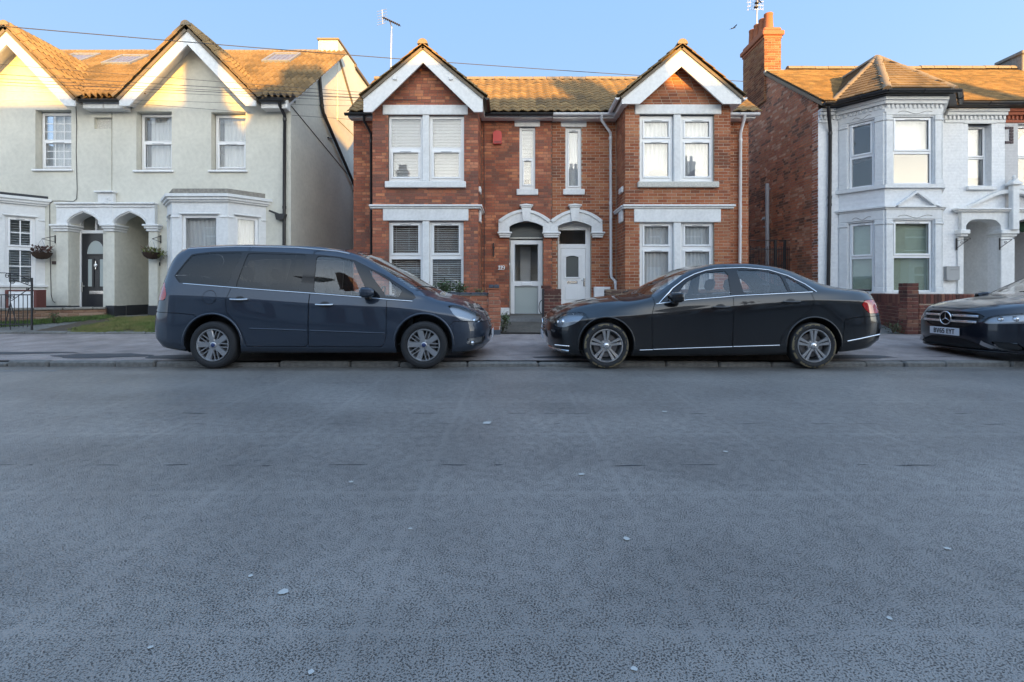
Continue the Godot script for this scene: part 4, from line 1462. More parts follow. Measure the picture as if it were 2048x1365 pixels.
func rendered_roof(h: Node, unit: int, xc: float, xl: float, xr: float, tones: Array):
	var apex := 7.47
	var slope := 1.02
	var zfr := -12.12
	var zback := -12.35 - (apex - 5.80) / 0.767
	var ridge_z := -16.0
	var ridge_y := r_main(ridge_z)
	var gy := func(x: float) -> float: return apex - slope * absf(x - xc)
	var rf := MB.new()
	var xo := xr + (0.06 if unit == 1 else 0.0)
	var e0 := r_main(-12.35)
	for q in [[xl, xc - 1.64], [xc + 1.64, xo]]:
		roof_slab(rf, [V3(q[0], e0, -12.35), V3(q[1], e0, -12.35), V3(q[1], ridge_y, ridge_z), V3(q[0], ridge_y, ridge_z)], 0.1)
	for q in [-1.64, 1.64]:
		roof_slab(rf, [V3(xc + q, e0, -12.35), V3(xc, apex, zback), V3(xc, ridge_y, ridge_z), V3(xc + q, ridge_y, ridge_z)], 0.1)
	roof_slab(rf, [V3(xl, ridge_y - 3.8, -21.2), V3(xo, ridge_y - 3.8, -21.2), V3(xo, ridge_y, ridge_z), V3(xl, ridge_y, ridge_z)], 0.1)
	var run := 1.70
	for s in [-1.0, 1.0]:
		roof_slab(rf, [V3(xc + s * run, apex - slope * run, zfr), V3(xc, apex, zfr), V3(xc, apex, zback), V3(xc + s * run, apex - slope * run, -12.5)], 0.07)
	var roof := put(rf, "roof", "felt", h)
	var list := []
	var f := FastNoiseLite.new(); f.seed = 31 + unit; f.frequency = 0.5
	var tone := func(c: Vector3) -> int:
		if f.get_noise_3dv(c) > 0.25: return 4 if rng.randf() < 0.5 else 2
		return rng.randi() % 4
	var v := V3(0, 0.767, -1.0).normalized()
	var keep := func(c: Vector3) -> bool: return absf(c.x - xc) > run or gy.call(c.x) < c.y + 0.05
	lay_tiles(list, V3(0, r_main(-12.30), -12.30), Vector3.RIGHT, v, xl, xo + 0.02, (ridge_z + 12.30) / v.z, 0.30, 0.30, tone, keep)
	for s in [-1.0, 1.0]:
		var vv := V3(-s, slope, 0).normalized()
		var o := V3(xc + s * (run + 0.03), apex - slope * (run + 0.03), 0)
		var kp := func(c: Vector3) -> bool: return c.y > r_main(c.z) - 0.10 and c.z < zfr + 0.2
		if s > 0.0: lay_tiles(list, V3(o.x, o.y, zfr + 0.04), V3(0, 0, -1), vv, 0.0, 3.0, (run + 0.03) * sqrt(1.0 + slope * slope), 0.30, 0.30, tone, kp)
		else: lay_tiles(list, V3(o.x, o.y, zfr + 0.04), V3(0, 0, -1), vv, 0.0, 3.0, (run + 0.03) * sqrt(1.0 + slope * slope), 0.30, 0.30, tone, kp)
	var tm := tile_mesh(0.30, 0.36, 0.115, 2)
	lay(list, roof, "tile", "tile_mass", tones, func(_i): return tm, TILE_TEX)
	ridge_tiles(roof, V3(xl, ridge_y + 0.06, ridge_z), V3(-6.15 if unit == 1 else xr, ridge_y + 0.06, ridge_z))
	ridge_tiles(roof, V3(xc, apex + 0.05, zfr + 0.05), V3(xc, apex + 0.05, zback), 0.12)
	# bargeboards
	var bb := MB.new()
	for s in [-1.0, 1.0]:
		var d := 0.40
		var pts := [[xc, apex - 0.02], [xc + s * 1.66, apex - 0.02 - slope * 1.66], [xc + s * 1.66, apex - 0.02 - slope * 1.66 - 0.20], [xc + s * 1.42, apex - 0.02 - slope * 1.66 - 0.20], [xc, apex - 0.02 - d]]
		bb.prism(V2(pts), -12.20, -12.155)
		var so := [[xc, apex - 0.10], [xc + s * 1.62, apex - 0.10 - slope * 1.62], [xc + s * 1.62, apex - 0.16 - slope * 1.62], [xc, apex - 0.16]]
		bb.prism(V2(so), -12.60, -12.201)
	put(bb, "bargeboard", "board_white", h)
	# valleys of lead
	for s in [-1.0, 1.0]:
		var a := V3(xc + s * (apex - r_main(-12.36)) / slope, r_main(-12.36) + 0.05, -12.36)
		var b := V3(xc, apex + 0.05, zback)
		var wv := V3(s * 0.16, 0.0, 0.0)
		var le := MB.new()
		le.face(a, b, b + wv * 0.3, a + wv + V3(0, 0.02, 0), V3(xc, -10, -13))
		put(le, "valley", "lead", roof)
	# eaves: gutter and fascia between and beside the gables
	var runs := [[xc + 1.70, xr]] if unit == 1 else [[xc + 1.70, xr]]
	runs.append([xl, xc - 1.70])
	for q in runs:
		if q[1] - q[0] < 0.1: continue
		gutter(h, V3(q[0], r_main(-12.27) - 0.0, -12.25), V3(q[1], r_main(-12.27), -12.25), "black_plastic", 0.06)
		var fa := MB.new()
		fa.cbox(V3(q[0], 5.56, -12.59), V3(q[1], 5.745, -12.33), 0.008)
		put(fa, "fascia", "board_white", h)
	# roof windows
	var sky := [[-6.95, 15.15]] if unit == 1 else [[-11.5, 14.95], [-13.1, 15.1]]
	for q in sky:
		var c := V3(q[0], r_main(-q[1]) + 0.05, -q[1])
		var bs := Basis(Vector3.RIGHT, V3(0, 1.0, 0.767).normalized(), -v)
		var mb := MB.new()
		mb.xf = Transform3D(bs, c)
		for e in [[-0.42, -0.36, -0.5, 0.5], [0.36, 0.42, -0.5, 0.5], [-0.36, 0.36, -0.5, -0.43], [-0.36, 0.36, 0.43, 0.5]]:
			mb.cbox(V3(e[0], -0.02, e[2]), V3(e[1], 0.16, e[3]), 0.01)
		var sw := put(mb, "roof_window", "lead", h)
		var g := MB.new()
		g.xf = Transform3D(bs, c)
		g.quad(V3(-0.36, 0.135, -0.43), V3(0.36, 0.135, -0.43), V3(0.36, 0.135, 0.43), V3(-0.36, 0.135, 0.43), Vector3.UP)
		put(g, "pane", "glass", sw)
		var bl := MB.new()
		bl.xf = Transform3D(bs, c)
		bl.quad(V3(-0.36, 0.115, -0.43), V3(0.36, 0.115, -0.43), V3(0.36, 0.115, 0.43), V3(-0.36, 0.115, 0.43), Vector3.UP)
		put(bl, "blind", "slab", sw)
	if unit == 1:
		var vb := MB.new()
		vb.xf = wall_frame(P2(-5.58, -12.3), P2(-5.58, -17.0))
		vb.prism(V2([[0.0, r_main(-12.3) - 0.03], [3.6, r_main(-15.9) - 0.03], [3.6, r_main(-15.9) - 0.20], [0.0, r_main(-12.3) - 0.20]]), 0.004, 0.05)
		put(vb, "bargeboard", "board_white", h)

# ---------------------------------------------------------------- the red brick pair in the middle
const BZ := -13.0          # main front
const BAY := -12.0         # front of the bays
func b_main(z: float) -> float: return 5.62 + (-12.75 - z) * 0.74

func build_brick_houses():
	for unit in 2:
		brick_house(unit)

func brick_house(u: int):
	var h := thing("brick_house", "dark red brick house with number 119, glazed front door and red alarm box" if u == 0 else "orange red brick house with white downpipes and white panelled front door", "house", V3(-1.5 if u == 0 else 3.6, 0.4, BZ))
	var xl: float = mx(707, 13.0) if u == 0 else mx(1104.5, 13.0)
	var xr: float = mx(1104, 13.0) if u == 0 else mx(1497, 13.0)
	var bl: float = mx(745, 12.0) if u == 0 else mx(1250.5, 12.0)
	var br: float = mx(956, 12.0) if u == 0 else mx(1461, 12.0)
	var xc: float = mx(847, 11.8) if u == 0 else mx(1361.5, 11.8)
	var fm := front_frame(BZ)
	var fb := front_frame(BAY)
	var base := 0.25
	var mortar := "mortar_dark" if u == 0 else "mortar_pale"
	var tones_a := [V3(0.471, 0.165, 0.101), V3(0.527, 0.186, 0.108), V3(0.416, 0.149, 0.097), V3(0.554, 0.214, 0.125), V3(0.351, 0.146, 0.101), V3(0.304, 0.136, 0.101), V3(0.738, 0.292, 0.146), V3(0.664, 0.272, 0.158)]
	var tones_b := [V3(0.459, 0.159, 0.079), V3(0.510, 0.182, 0.089), V3(0.420, 0.135, 0.068), V3(0.491, 0.200, 0.104), V3(0.331, 0.118, 0.067), V3(0.287, 0.108, 0.063), V3(0.586, 0.247, 0.121), V3(0.548, 0.223, 0.125)]
	var tones := tones_a if u == 0 else tones_b
	var list := []
	var no_bias := func(_x, _y): return 0.0
	# soot under the gable and below the sills, as the photograph shows it
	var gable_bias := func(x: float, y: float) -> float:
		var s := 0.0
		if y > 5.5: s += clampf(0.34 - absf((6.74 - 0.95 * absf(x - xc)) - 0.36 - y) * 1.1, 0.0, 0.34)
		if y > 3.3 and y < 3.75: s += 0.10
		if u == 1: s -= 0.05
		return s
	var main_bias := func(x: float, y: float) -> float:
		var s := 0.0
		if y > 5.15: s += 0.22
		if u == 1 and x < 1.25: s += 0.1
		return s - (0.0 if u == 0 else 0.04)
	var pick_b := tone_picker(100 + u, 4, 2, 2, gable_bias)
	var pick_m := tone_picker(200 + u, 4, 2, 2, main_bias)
	# openings
	var lo_open: Rect2
	var up_open: Rect2
	if u == 0:
		up_open = mr(776, 230, 928, 363, 12.0); lo_open = mr(777, 442, 927, 596, 12.0)
	else:
		up_open = mr(1279.5, 229, 1429, 365, 12.0); lo_open = mr(1279.5, 445, 1429, 596, 12.0)
	var slim: Rect2 = mr(1039, 254, 1070.5, 378, 13.0) if u == 0 else mr(1131, 255, 1163, 379, 13.0)
	var door: Rect2
	if u == 0: door = Rect2(mx(1019, 13.0), 0.30, mx(1086.5, 13.0) - mx(1019, 13.0), my(443, 13.0) - 0.30)
	else: door = Rect2(mx(1115, 13.0), 0.30, mx(1183, 13.0) - mx(1115, 13.0), my(443, 13.0) - 0.30)
	var bay_gap := Rect2(bl + 0.25, base + 0.2, br - bl - 0.5, 5.2 - base - 0.2)
	# walls: mortar bed, bricks proud of it
	var wall := MB.new()
	wall.xf = fm
	var main_poly := V2([[xl, base], [xr, base], [xr, 5.58], [xl, 5.58]])
	wall_panel(wall, main_poly, [slim, door, bay_gap], 0.26)
	wall.xf = fb
	var gable_poly := V2([[bl, base], [br, base], [br, 5.55], [xc, 6.72], [bl, 5.55]])
	wall_panel(wall, gable_poly, [up_open, lo_open], 0.24)
	var fl := wall_frame(P2(bl, BZ), P2(bl, BAY - 0.24))
	var frr := wall_frame(P2(br, BAY - 0.24), P2(br, BZ))
	wall.xf = fl
	wall_panel(wall, V2([[0.0, base], [0.76, base], [0.76, 5.5], [0.0, 5.5]]), [], 0.24)
	wall.xf = frr
	wall_panel(wall, V2([[0.0, base], [0.76, base], [0.76, 5.5], [0.0, 5.5]]), [], 0.24)
	wall.xf = Transform3D()
	wall.box(V3(xl, base, -19.0), V3(xl + 0.22, 5.5, BZ - 0.262))
	wall.box(V3(xr - 0.22, base, -19.0), V3(xr, 5.5, BZ - 0.262))
	wall.box(V3(xl, base, -19.3), V3(xr, 5.5, -19.002))
	var w := put(wall, "wall", mortar, h)
	if u == 0:
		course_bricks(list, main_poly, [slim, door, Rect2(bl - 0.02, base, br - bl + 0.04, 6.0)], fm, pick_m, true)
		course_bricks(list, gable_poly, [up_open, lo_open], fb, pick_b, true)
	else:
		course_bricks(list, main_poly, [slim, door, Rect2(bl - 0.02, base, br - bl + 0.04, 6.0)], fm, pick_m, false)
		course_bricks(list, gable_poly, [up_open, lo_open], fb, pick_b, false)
	course_bricks(list, V2([[0.0, base], [1.0, base], [1.0, 5.5], [0.0, 5.5]]), [], wall_frame(P2(br, BAY), P2(br, BZ)), pick_m, true)
	course_bricks(list, V2([[0.0, base], [1.0, base], [1.0, 5.5], [0.0, 5.5]]), [], wall_frame(P2(bl, BZ), P2(bl, BAY)), pick_m, true)
	# outer flank
	if u == 1: course_bricks(list, V2([[0.0, base], [6.0, base], [6.0, 5.5], [0.0, 5.5]]), [], wall_frame(P2(xr, BZ), P2(xr, -19.0)), pick_m, false)
	else: course_bricks(list, V2([[0.0, base], [6.0, base], [6.0, 5.5], [0.0, 5.5]]), [], wall_frame(P2(xl, -19.0), P2(xl, BZ)), pick_m, true)
	lay(list, w, "brick", "brickwork", tones, func(i): return brick_mesh(i), BRICK_TEX)
	# stonework of the bay
	var lintels := [mr(765.5, 210.5, 936, 230, 12.0), mr(766, 417.5, 937, 442, 12.0)] if u == 0 else [mr(1269.6, 209.6, 1442.5, 229, 12.0), mr(1268, 418, 1441.5, 445, 12.0)]
	for r in lintels:
		var mb := MB.new()
		mb.xf = fb
		mb.cbox(V3(r.position.x, r.position.y, -0.15), V3(r.end.x, r.end.y, 0.03), 0.012)
		put(mb, "lintel", "stone_white", h)
	var mull: Array = [844.5, 858.5] if u == 0 else [1347.5, 1362]
	for r in [up_open, lo_open]:
		var mb := MB.new()
		mb.xf = fb
		mb.cbox(V3(mx(mull[0], 12.0), r.position.y, -0.18), V3(mx(mull[1], 12.0), r.end.y, 0.012), 0.014)
		put(mb, "mullion", "stone_white", h)
	var sl: Rect2 = mr(771, 364, 932, 376.5, 12.0) if u == 0 else mr(1274.5, 364.5, 1436, 376, 12.0)
	sill(h, fb, sl, 0.09, "stone_white" if u == 0 else "stone_worn")
	var so := MB.new()
	var sy0: float = my(417.3, 11.95); var sy1: float = my(409.5, 11.95)
	so.cbox(V3(bl - 0.05, sy0, BAY - 0.05), V3(br + 0.07, sy0 + 0.045, BAY + 0.055), 0.012)
	so.cbox(V3(bl - 0.07, sy0 + 0.0455, BAY - 0.05), V3(br + 0.10, sy1, BAY + 0.09), 0.012)
	for x in [[br - 0.05, br + 0.07], [bl - 0.07, bl + 0.05]]:
		so.cbox(V3(x[0], sy0, BZ + 0.002), V3(x[1], sy0 + 0.045, BAY - 0.0505), 0.01)
		so.cbox(V3(x[0] - 0.02, sy0 + 0.0455, BZ + 0.002), V3(x[1] + 0.03, sy1, BAY - 0.0505), 0.01)
	put(so, "string_course", "stone_white", h)
	# corbels at the inner return
	var inner := br if u == 0 else bl
	var sgn := 1.0 if u == 0 else -1.0
	for yy in [[my(442, 12.0), my(418, 12.0)], [3.46, 3.60]]:
		var co := MB.new()
		co.cbox(V3(minf(inner, inner + sgn * 0.055), yy[0], BAY - 0.5), V3(maxf(inner, inner + sgn * 0.055), yy[1], BAY - 0.15), 0.012)
		put(co, "side_lintel" if yy[0] < 3.0 else "side_sill", "stone_white", h)
	# windows of the bay
	var cols: Array = [[776.5, 844, 786, 836.5, 782.5, 841], [859, 927.5, 868, 917.5, 865, 922]] if u == 0 else [[1280, 1347, 1288.5, 1336.5, 1288.5, 1336.5], [1362.5, 1428.5, 1370, 1418, 1370, 1418]]
	for k in 2:
		var c: Array = cols[k]
		var lights := []
		var f := Rect2(mx(c[0], 12.0), up_open.position.y + 0.01, mx(c[1], 12.0) - mx(c[0], 12.0), up_open.size.y - 0.012)
		if u == 0: lights = [[mr(c[4], 239, c[5], 295, 12.08), false], [mr(c[2], 306, c[3], 354, 12.08), true]]
		else: lights = [[mr(c[2], 244, c[3], 274, 12.08), true], [mr(c[4], 287, c[5], 353, 12.08), true]]
		var wn := window(h, fb, f, 0.08, lights)
		if u == 0: blind(wn, fb, Rect2(f.position.x + 0.02, f.position.y + (0.02 if k == 1 else 0.02), f.size.x - 0.04, f.size.y), 0.19, 0.55, 0.036)
		else: curtain(wn, fb, Rect2(f.position.x + 0.02, f.position.y, f.size.x - 0.04, f.size.y), 0.2, 8, 0.018)
		if u == 1:
			var hb := MB.new()
			hb.xf = Transform3D(Basis(Vector3.RIGHT, PI / 2), V3(f.get_center().x + 0.06, f.position.y + 0.06, BAY - 0.15))
			hb.lathe([P2(0.0, 0.0), P2(0.27, 0.0), P2(0.28, 0.01), P2(0.27, 0.02), P2(0.0, 0.02)], 28)
			put(hb, "mirror_back", "grey_box", wn)
		f = Rect2(mx(c[0], 12.0), lo_open.position.y + 0.01, mx(c[1], 12.0) - mx(c[0], 12.0), lo_open.size.y - 0.012)
		if u == 0: lights = [[mr(c[2], 451.5, c[3], 507, 12.08), true], [mr(c[4], 519, c[5], 588, 12.08), false]]
		else: lights = [[mr(c[2], 453, c[3], 489.5, 12.08), true], [mr(c[4], 504, c[5], 584, 12.08), true]]
		wn = window(h, fb, f, 0.08, lights)
		if u == 0: blind(wn, fb, Rect2(f.position.x + 0.02, f.position.y, f.size.x - 0.04, f.size.y), 0.19, 1.0, 0.045)
		else:
			curtain(wn, fb, Rect2(f.position.x + 0.02, f.position.y, f.size.x - 0.04, f.size.y), 0.17, 9, 0.012)
	sill(h, fb, Rect2(lo_open.position.x - 0.06, lo_open.position.y - 0.1, lo_open.size.x + 0.12, 0.1), 0.08)
	# slim window over the door
	var ln: Rect2 = mr(1029, 236.8, 1080, 254, 13.0) if u == 0 else mr(1122, 237.5, 1173, 254.6, 13.0)
	var mb2 := MB.new()
	mb2.xf = fm
	mb2.cbox(V3(ln.position.x, ln.position.y, -0.15), V3(ln.end.x, ln.end.y, 0.03), 0.012)
	put(mb2, "lintel", "stone_white", h)
	var ls := [[mr(1044.5, 260, 1066, 316, 13.06), false], [mr(1048, 323, 1062, 369, 13.06), true]] if u == 0 else [[mr(1138, 264, 1156, 372, 13.06), true]]
	var sw := window(h, fm, slim, 0.06, ls)
	if u == 0: blind(sw, fm, slim, 0.16, 0.5, 0.036)
	else: curtain(sw, fm, slim, 0.16, 3, 0.01)
	if u == 0:
		var toy := MB.new()
		var c := V3(slim.get_center().x, slim.position.y + 0.12, BZ - 0.13)
		toy.cbox(c + V3(-0.09, 0.0, -0.015), c + V3(0.09, 0.07, 0.015), 0.02)
		toy.cbox(c + V3(-0.06, 0.06, -0.015), c + V3(0.06, 0.14, 0.015), 0.03)
		put(toy, "ornament", "iron", sw)
	sill(h, fm, mr(1033, 379, 1076, 391, 13.0) if u == 0 else mr(1126, 379, 1169, 390.5, 13.0), 0.07)
	brick_door(h, u, door, fm)
	brick_roof(h, u, xc, xl, xr, bl, br)
	brick_gutters(h, u, xc, xl, xr, bl, br)

func arch_lines(l: float, r: float, ol: float, orr: float, d: float) -> Array:
	# from measured columns: opening l..r, outside ol..orr; returns outer and inner lines
	var outer := []
	var inner := []
	var rim := []
	var n := 20
	for k in n + 1:
		var t := -1.0 + 2.0 * k / n
		var ox: float = lerpf(ol, orr, (t + 1.0) / 2.0)
		var ix: float = lerpf(l, r, (t + 1.0) / 2.0)
		var oy := 420.0 + 21.0 * pow(absf(t), 2.0)
		var iy := 443.5 + 9.5 * pow(absf(t), 2.0)
		outer.append(P2(mx(ox, d), my(oy, d)))
		inner.append(P2(mx(ix, d), my(iy, d)))
		rim.append(P2(mx(lerpf(ol + 5.0, orr - 5.0, (t + 1.0) / 2.0), d), my(oy + 5.0 , d)))
	return [outer, inner, rim]

func brick_door(h: Node, u: int, door: Rect2, fm: Transform3D):
	var l: float = 1019.0 if u == 0 else 1115.5
	var r: float = 1086.0 if u == 0 else 1183.0
	var ol: float = 997.0 if u == 0 else 1101.2
	var orr: float = 1101.0 if u == 0 else 1204.5
	var d := 12.95
	var A := arch_lines(l, r, ol, orr, d)
	var mb := MB.new()
	mb.strip(A[0], A[1], BZ + 0.001, BZ + 0.09)
	# legs down to the capitals
	var yc := my(465, d)
	mb.strip([P2(mx(ol, d), A[0][0].y), P2(mx(ol, d), yc)], [P2(mx(l, d), A[1][0].y), P2(mx(l, d), yc)], BZ + 0.001, BZ + 0.09)
	mb.strip([P2(mx(r, d), A[1][20].y), P2(mx(r, d), yc)], [P2(mx(orr, d), A[0][20].y), P2(mx(orr, d), yc)], BZ + 0.001, BZ + 0.09)
	var arch := put(mb, "porch_arch", "stone_white", h)
	var rim := MB.new()
	rim.strip(A[0], A[2], BZ + 0.091, BZ + 0.125)
	put(rim, "arch_moulding", "stone_white", arch)
	var ks := MB.new()
	var kc := (l + r) * 0.5 - (0.0 if u == 0 else 0.0)
	ks.prism(V2([[mx(kc - 9.5, d), my(416, d)], [mx(kc + 9.5, d), my(416, d)], [mx(kc + 6.5, d), my(443, d)], [mx(kc - 6.5, d), my(443, d)]]), BZ + 0.002, BZ + 0.15)
	ks.cbox(V3(mx(kc - 11, d), my(416.5, d), BZ + 0.002), V3(mx(kc + 11, d), my(413.5, d), BZ + 0.17), 0.008)
	ks.cbox(V3(mx(kc - 13.5, d), my(413.5, d), BZ + 0.002), V3(mx(kc + 13.5, d), my(411, d), BZ + 0.19), 0.008)
	ks.prism(V2([[mx(kc - 12, d), my(411, d)], [mx(kc + 12, d), my(411, d)], [mx(kc, d), my(408.8, d)]]), BZ + 0.002, BZ + 0.17)
	put(ks, "keystone", "stone_white", h)
	var caps := [[ol, l]] if u == 0 else [[1086.0, 1116.0], [r, orr]]
	for c in caps:
		var cp := MB.new()
		cp.cbox(V3(mx(c[0] - 2.0, d), my(468, d), BZ + 0.001), V3(mx(c[1] + 5.0, d), my(464.5, d), BZ + 0.14), 0.01)
		cp.cbox(V3(mx(c[0] + 0.5, d), my(472, d), BZ + 0.001), V3(mx(c[1] + 2.5, d), my(468, d), BZ + 0.115), 0.012)
		cp.cbox(V3(mx(c[0] + 2.0, d), my(475.5, d), BZ + 0.001), V3(mx(c[1] + 1.0, d), my(472, d), BZ + 0.095), 0.008)
		put(cp, "capital", "stone_white", h)
	# reveal lining and step
	var z := BZ - 0.20
	var rv := MB.new()
	rv.box(V3(door.position.x - 0.2, 0.3, z - 1.2), V3(door.position.x - 0.001, 3.1, BZ - 0.262))
	rv.box(V3(door.end.x + 0.001, 0.3, z - 1.2), V3(door.end.x + 0.2, 3.1, BZ - 0.262))
	rv.box(V3(door.position.x - 0.2, 0.3, z - 1.4), V3(door.end.x + 0.2, 3.1, z - 1.201))
	rv.box(V3(door.position.x - 0.2, 2.95, z - 1.2), V3(door.end.x + 0.2, 3.1, BZ - 0.263))
	put(rv, "hall", "room", h)
	var st := MB.new()
	st.cbox(V3(door.position.x + 0.002, 0.2, z - 0.2), V3(door.end.x - 0.002, my(637, 13.2), BZ + 0.02), 0.012)
	put(st, "doorstep", "concrete", h)
	var fr := Transform3D(Basis(), V3(0, 0, z))
	var y0 := my(635, 13.2)
	if u == 0:
		var f := mr(1021.5, 481, 1085.0, 635, 13.2)
		var fm2 := MB.new()
		fm2.xf = fr
		var up := mr(1030, 489.5, 1075.5, 562, 13.2)
		var lo := mr(1030, 573, 1075.5, 627, 13.2)
		wall_panel(fm2, V2([f.position, P2(f.end.x, f.position.y), f.end, P2(f.position.x, f.end.y)]), [up, lo], 0.06)
		var dr := put(fm2, "door", "upvc", h)
		for q in [[up, "glass"], [lo, "obscure"]]:
			var g := MB.new()
			g.xf = fr
			var e: Rect2 = q[0]
			g.quad(V3(e.position.x, e.position.y, -0.03), V3(e.end.x, e.position.y, -0.03), V3(e.end.x, e.end.y, -0.03), V3(e.position.x, e.end.y, -0.03), V3(0, 0, 1))
			put(g, "pane", q[1], dr)
			var gb := MB.new()
			gb.xf = fr
			for s in [[e.position.x - 0.012, e.position.y - 0.012, e.position.x + 0.004, e.end.y + 0.012], [e.end.x - 0.004, e.position.y - 0.012, e.end.x + 0.012, e.end.y + 0.012], [e.position.x, e.position.y - 0.012, e.end.x, e.position.y + 0.004], [e.position.x, e.end.y - 0.004, e.end.x, e.end.y + 0.012]]:
				gb.box(V3(s[0], s[1], -0.025), V3(s[2], s[3], 0.006))
			put(gb, "glazing_bead", "grey_box", dr)
		var lp := MB.new()
		lp.xf = fr
		var q := mr(1043, 565, 1063, 571.5, 13.2)
		lp.cbox(V3(q.position.x, q.position.y, 0.001), V3(q.end.x, q.end.y, 0.022), 0.006)
		lp.cbox(V3(mx(1024.5, 13.2), my(563, 13.2), 0.001), V3(mx(1026.5, 13.2), my(541, 13.2), 0.02), 0.004)
		put(lp, "letter_plate", "upvc", dr)
		var of := MB.new()
		of.xf = fr
		of.cbox(V3(door.position.x + 0.002, y0, -0.09), V3(f.position.x - 0.004, my(478.5, 13.2), -0.002), 0.006)
		of.cbox(V3(f.end.x + 0.004, y0, -0.09), V3(door.end.x - 0.002, my(478.5, 13.2), -0.002), 0.006)
		of.cbox(V3(door.position.x + 0.002, my(478.4, 13.2), -0.09), V3(door.end.x - 0.002, my(475, 13.2), 0.03), 0.008)
		put(of, "door_frame", "stone_worn", h)
		var fl := MB.new()
		fl.xf = fr
		fl.quad(V3(door.position.x, my(476, 13.2), -0.05), V3(door.end.x, my(476, 13.2), -0.05), V3(door.end.x, door.end.y + 0.05, -0.05), V3(door.position.x, door.end.y + 0.05, -0.05), V3(0, 0, 1))
		put(fl, "fanlight", "obscure_dark", h)
		var hall := MB.new()
		hall.xf = fr
		hall.box(V3(door.position.x - 0.1, 0.35, -1.1), V3(door.end.x + 0.1, 0.4, -0.1))
		hall.cbox(V3(mx(1040, 13.9), 0.5, -1.0), V3(mx(1062, 13.9), 2.3, -0.93), 0.02)
		put(hall, "inner_door", "upvc", h)
	else:
		var f := mr(1116, 455, 1182, 640, 13.2)
		var pn := MB.new()
		pn.xf = fr
		var tr := mr(1118, 460.5, 1171, 488.5, 13.2)
		wall_panel(pn, V2([[f.position.x, y0], [f.end.x, y0], [f.end.x, door.end.y + 0.05], [f.position.x, door.end.y + 0.05]]), [tr, mr(1121.5, 497, 1171.5, 636, 13.2)], 0.06)
		put(pn, "door_frame", "upvc", h)
		var tg := MB.new()
		tg.xf = fr
		tg.quad(V3(tr.position.x, tr.position.y, -0.03), V3(tr.end.x, tr.position.y, -0.03), V3(tr.end.x, tr.end.y, -0.03), V3(tr.position.x, tr.end.y, -0.03), V3(0, 0, 1))
		put(tg, "fanlight", "glass", h)
		var lf := MB.new()
		lf.xf = fr
		var g := mr(1132, 512, 1157, 554.5, 13.2)
		var dl := mr(1122, 497.5, 1171, 635, 13.2)
		wall_panel(lf, V2([dl.position, P2(dl.end.x, dl.position.y), dl.end, P2(dl.position.x, dl.end.y)]), [g], 0.05)
		var dr := put(lf, "door", "upvc", h)
		var gg := MB.new()
		gg.xf = fr
		gg.quad(V3(g.position.x, g.position.y, -0.02), V3(g.end.x, g.position.y, -0.02), V3(g.end.x, g.end.y, -0.02), V3(g.position.x, g.end.y, -0.02), V3(0, 0, 1))
		put(gg, "pane", "obscure_dark", dr)
		var md := MB.new()
		md.xf = fr
		var o := []
		var i2 := []
		for k in 11:
			var t := -1.0 + 2.0 * k / 10.0
			o.append(P2(g.get_center().x + t * (g.size.x * 0.5 + 0.055), g.end.y + 0.055 - 0.05 * t * t)); i2.append(P2(g.get_center().x + t * (g.size.x * 0.5), g.end.y - 0.035 * t * t))
		md.strip(o, i2, 0.001, 0.022)
		md.cbox(V3(g.position.x - 0.055, g.position.y - 0.045, 0.001), V3(g.position.x, g.end.y, 0.022), 0.006)
		md.cbox(V3(g.end.x, g.position.y - 0.045, 0.001), V3(g.end.x + 0.055, g.end.y, 0.022), 0.006)
		md.cbox(V3(g.position.x, g.position.y - 0.045, 0.001), V3(g.end.x, g.position.y, 0.022), 0.006)
		var lq := mr(1130, 572, 1158, 600, 13.2)
		md.cbox(V3(lq.position.x, lq.position.y, 0.001), V3(lq.end.x, lq.end.y, 0.014), 0.012)
		put(md, "door_moulding", "upvc", dr)
		var lp := MB.new()
		lp.xf = fr
		var q := mr(1134, 562, 1155, 567.5, 13.2)
		lp.cbox(V3(q.position.x, q.position.y, 0.001), V3(q.end.x, q.end.y, 0.018), 0.005)
		lp.tube([V3(mx(1168, 13.2), my(561, 13.2), 0.045), V3(mx(1162, 13.2), my(561, 13.2), 0.045)], 0.011, 8)
		lp.cbox(V3(mx(1166.5, 13.2), my(573, 13.2), 0.001), V3(mx(1169.5, 13.2), my(557, 13.2), 0.03), 0.006)
		put(lp, "letter_plate", "steel", dr)
	# brick reveals of the pier are part of the wall

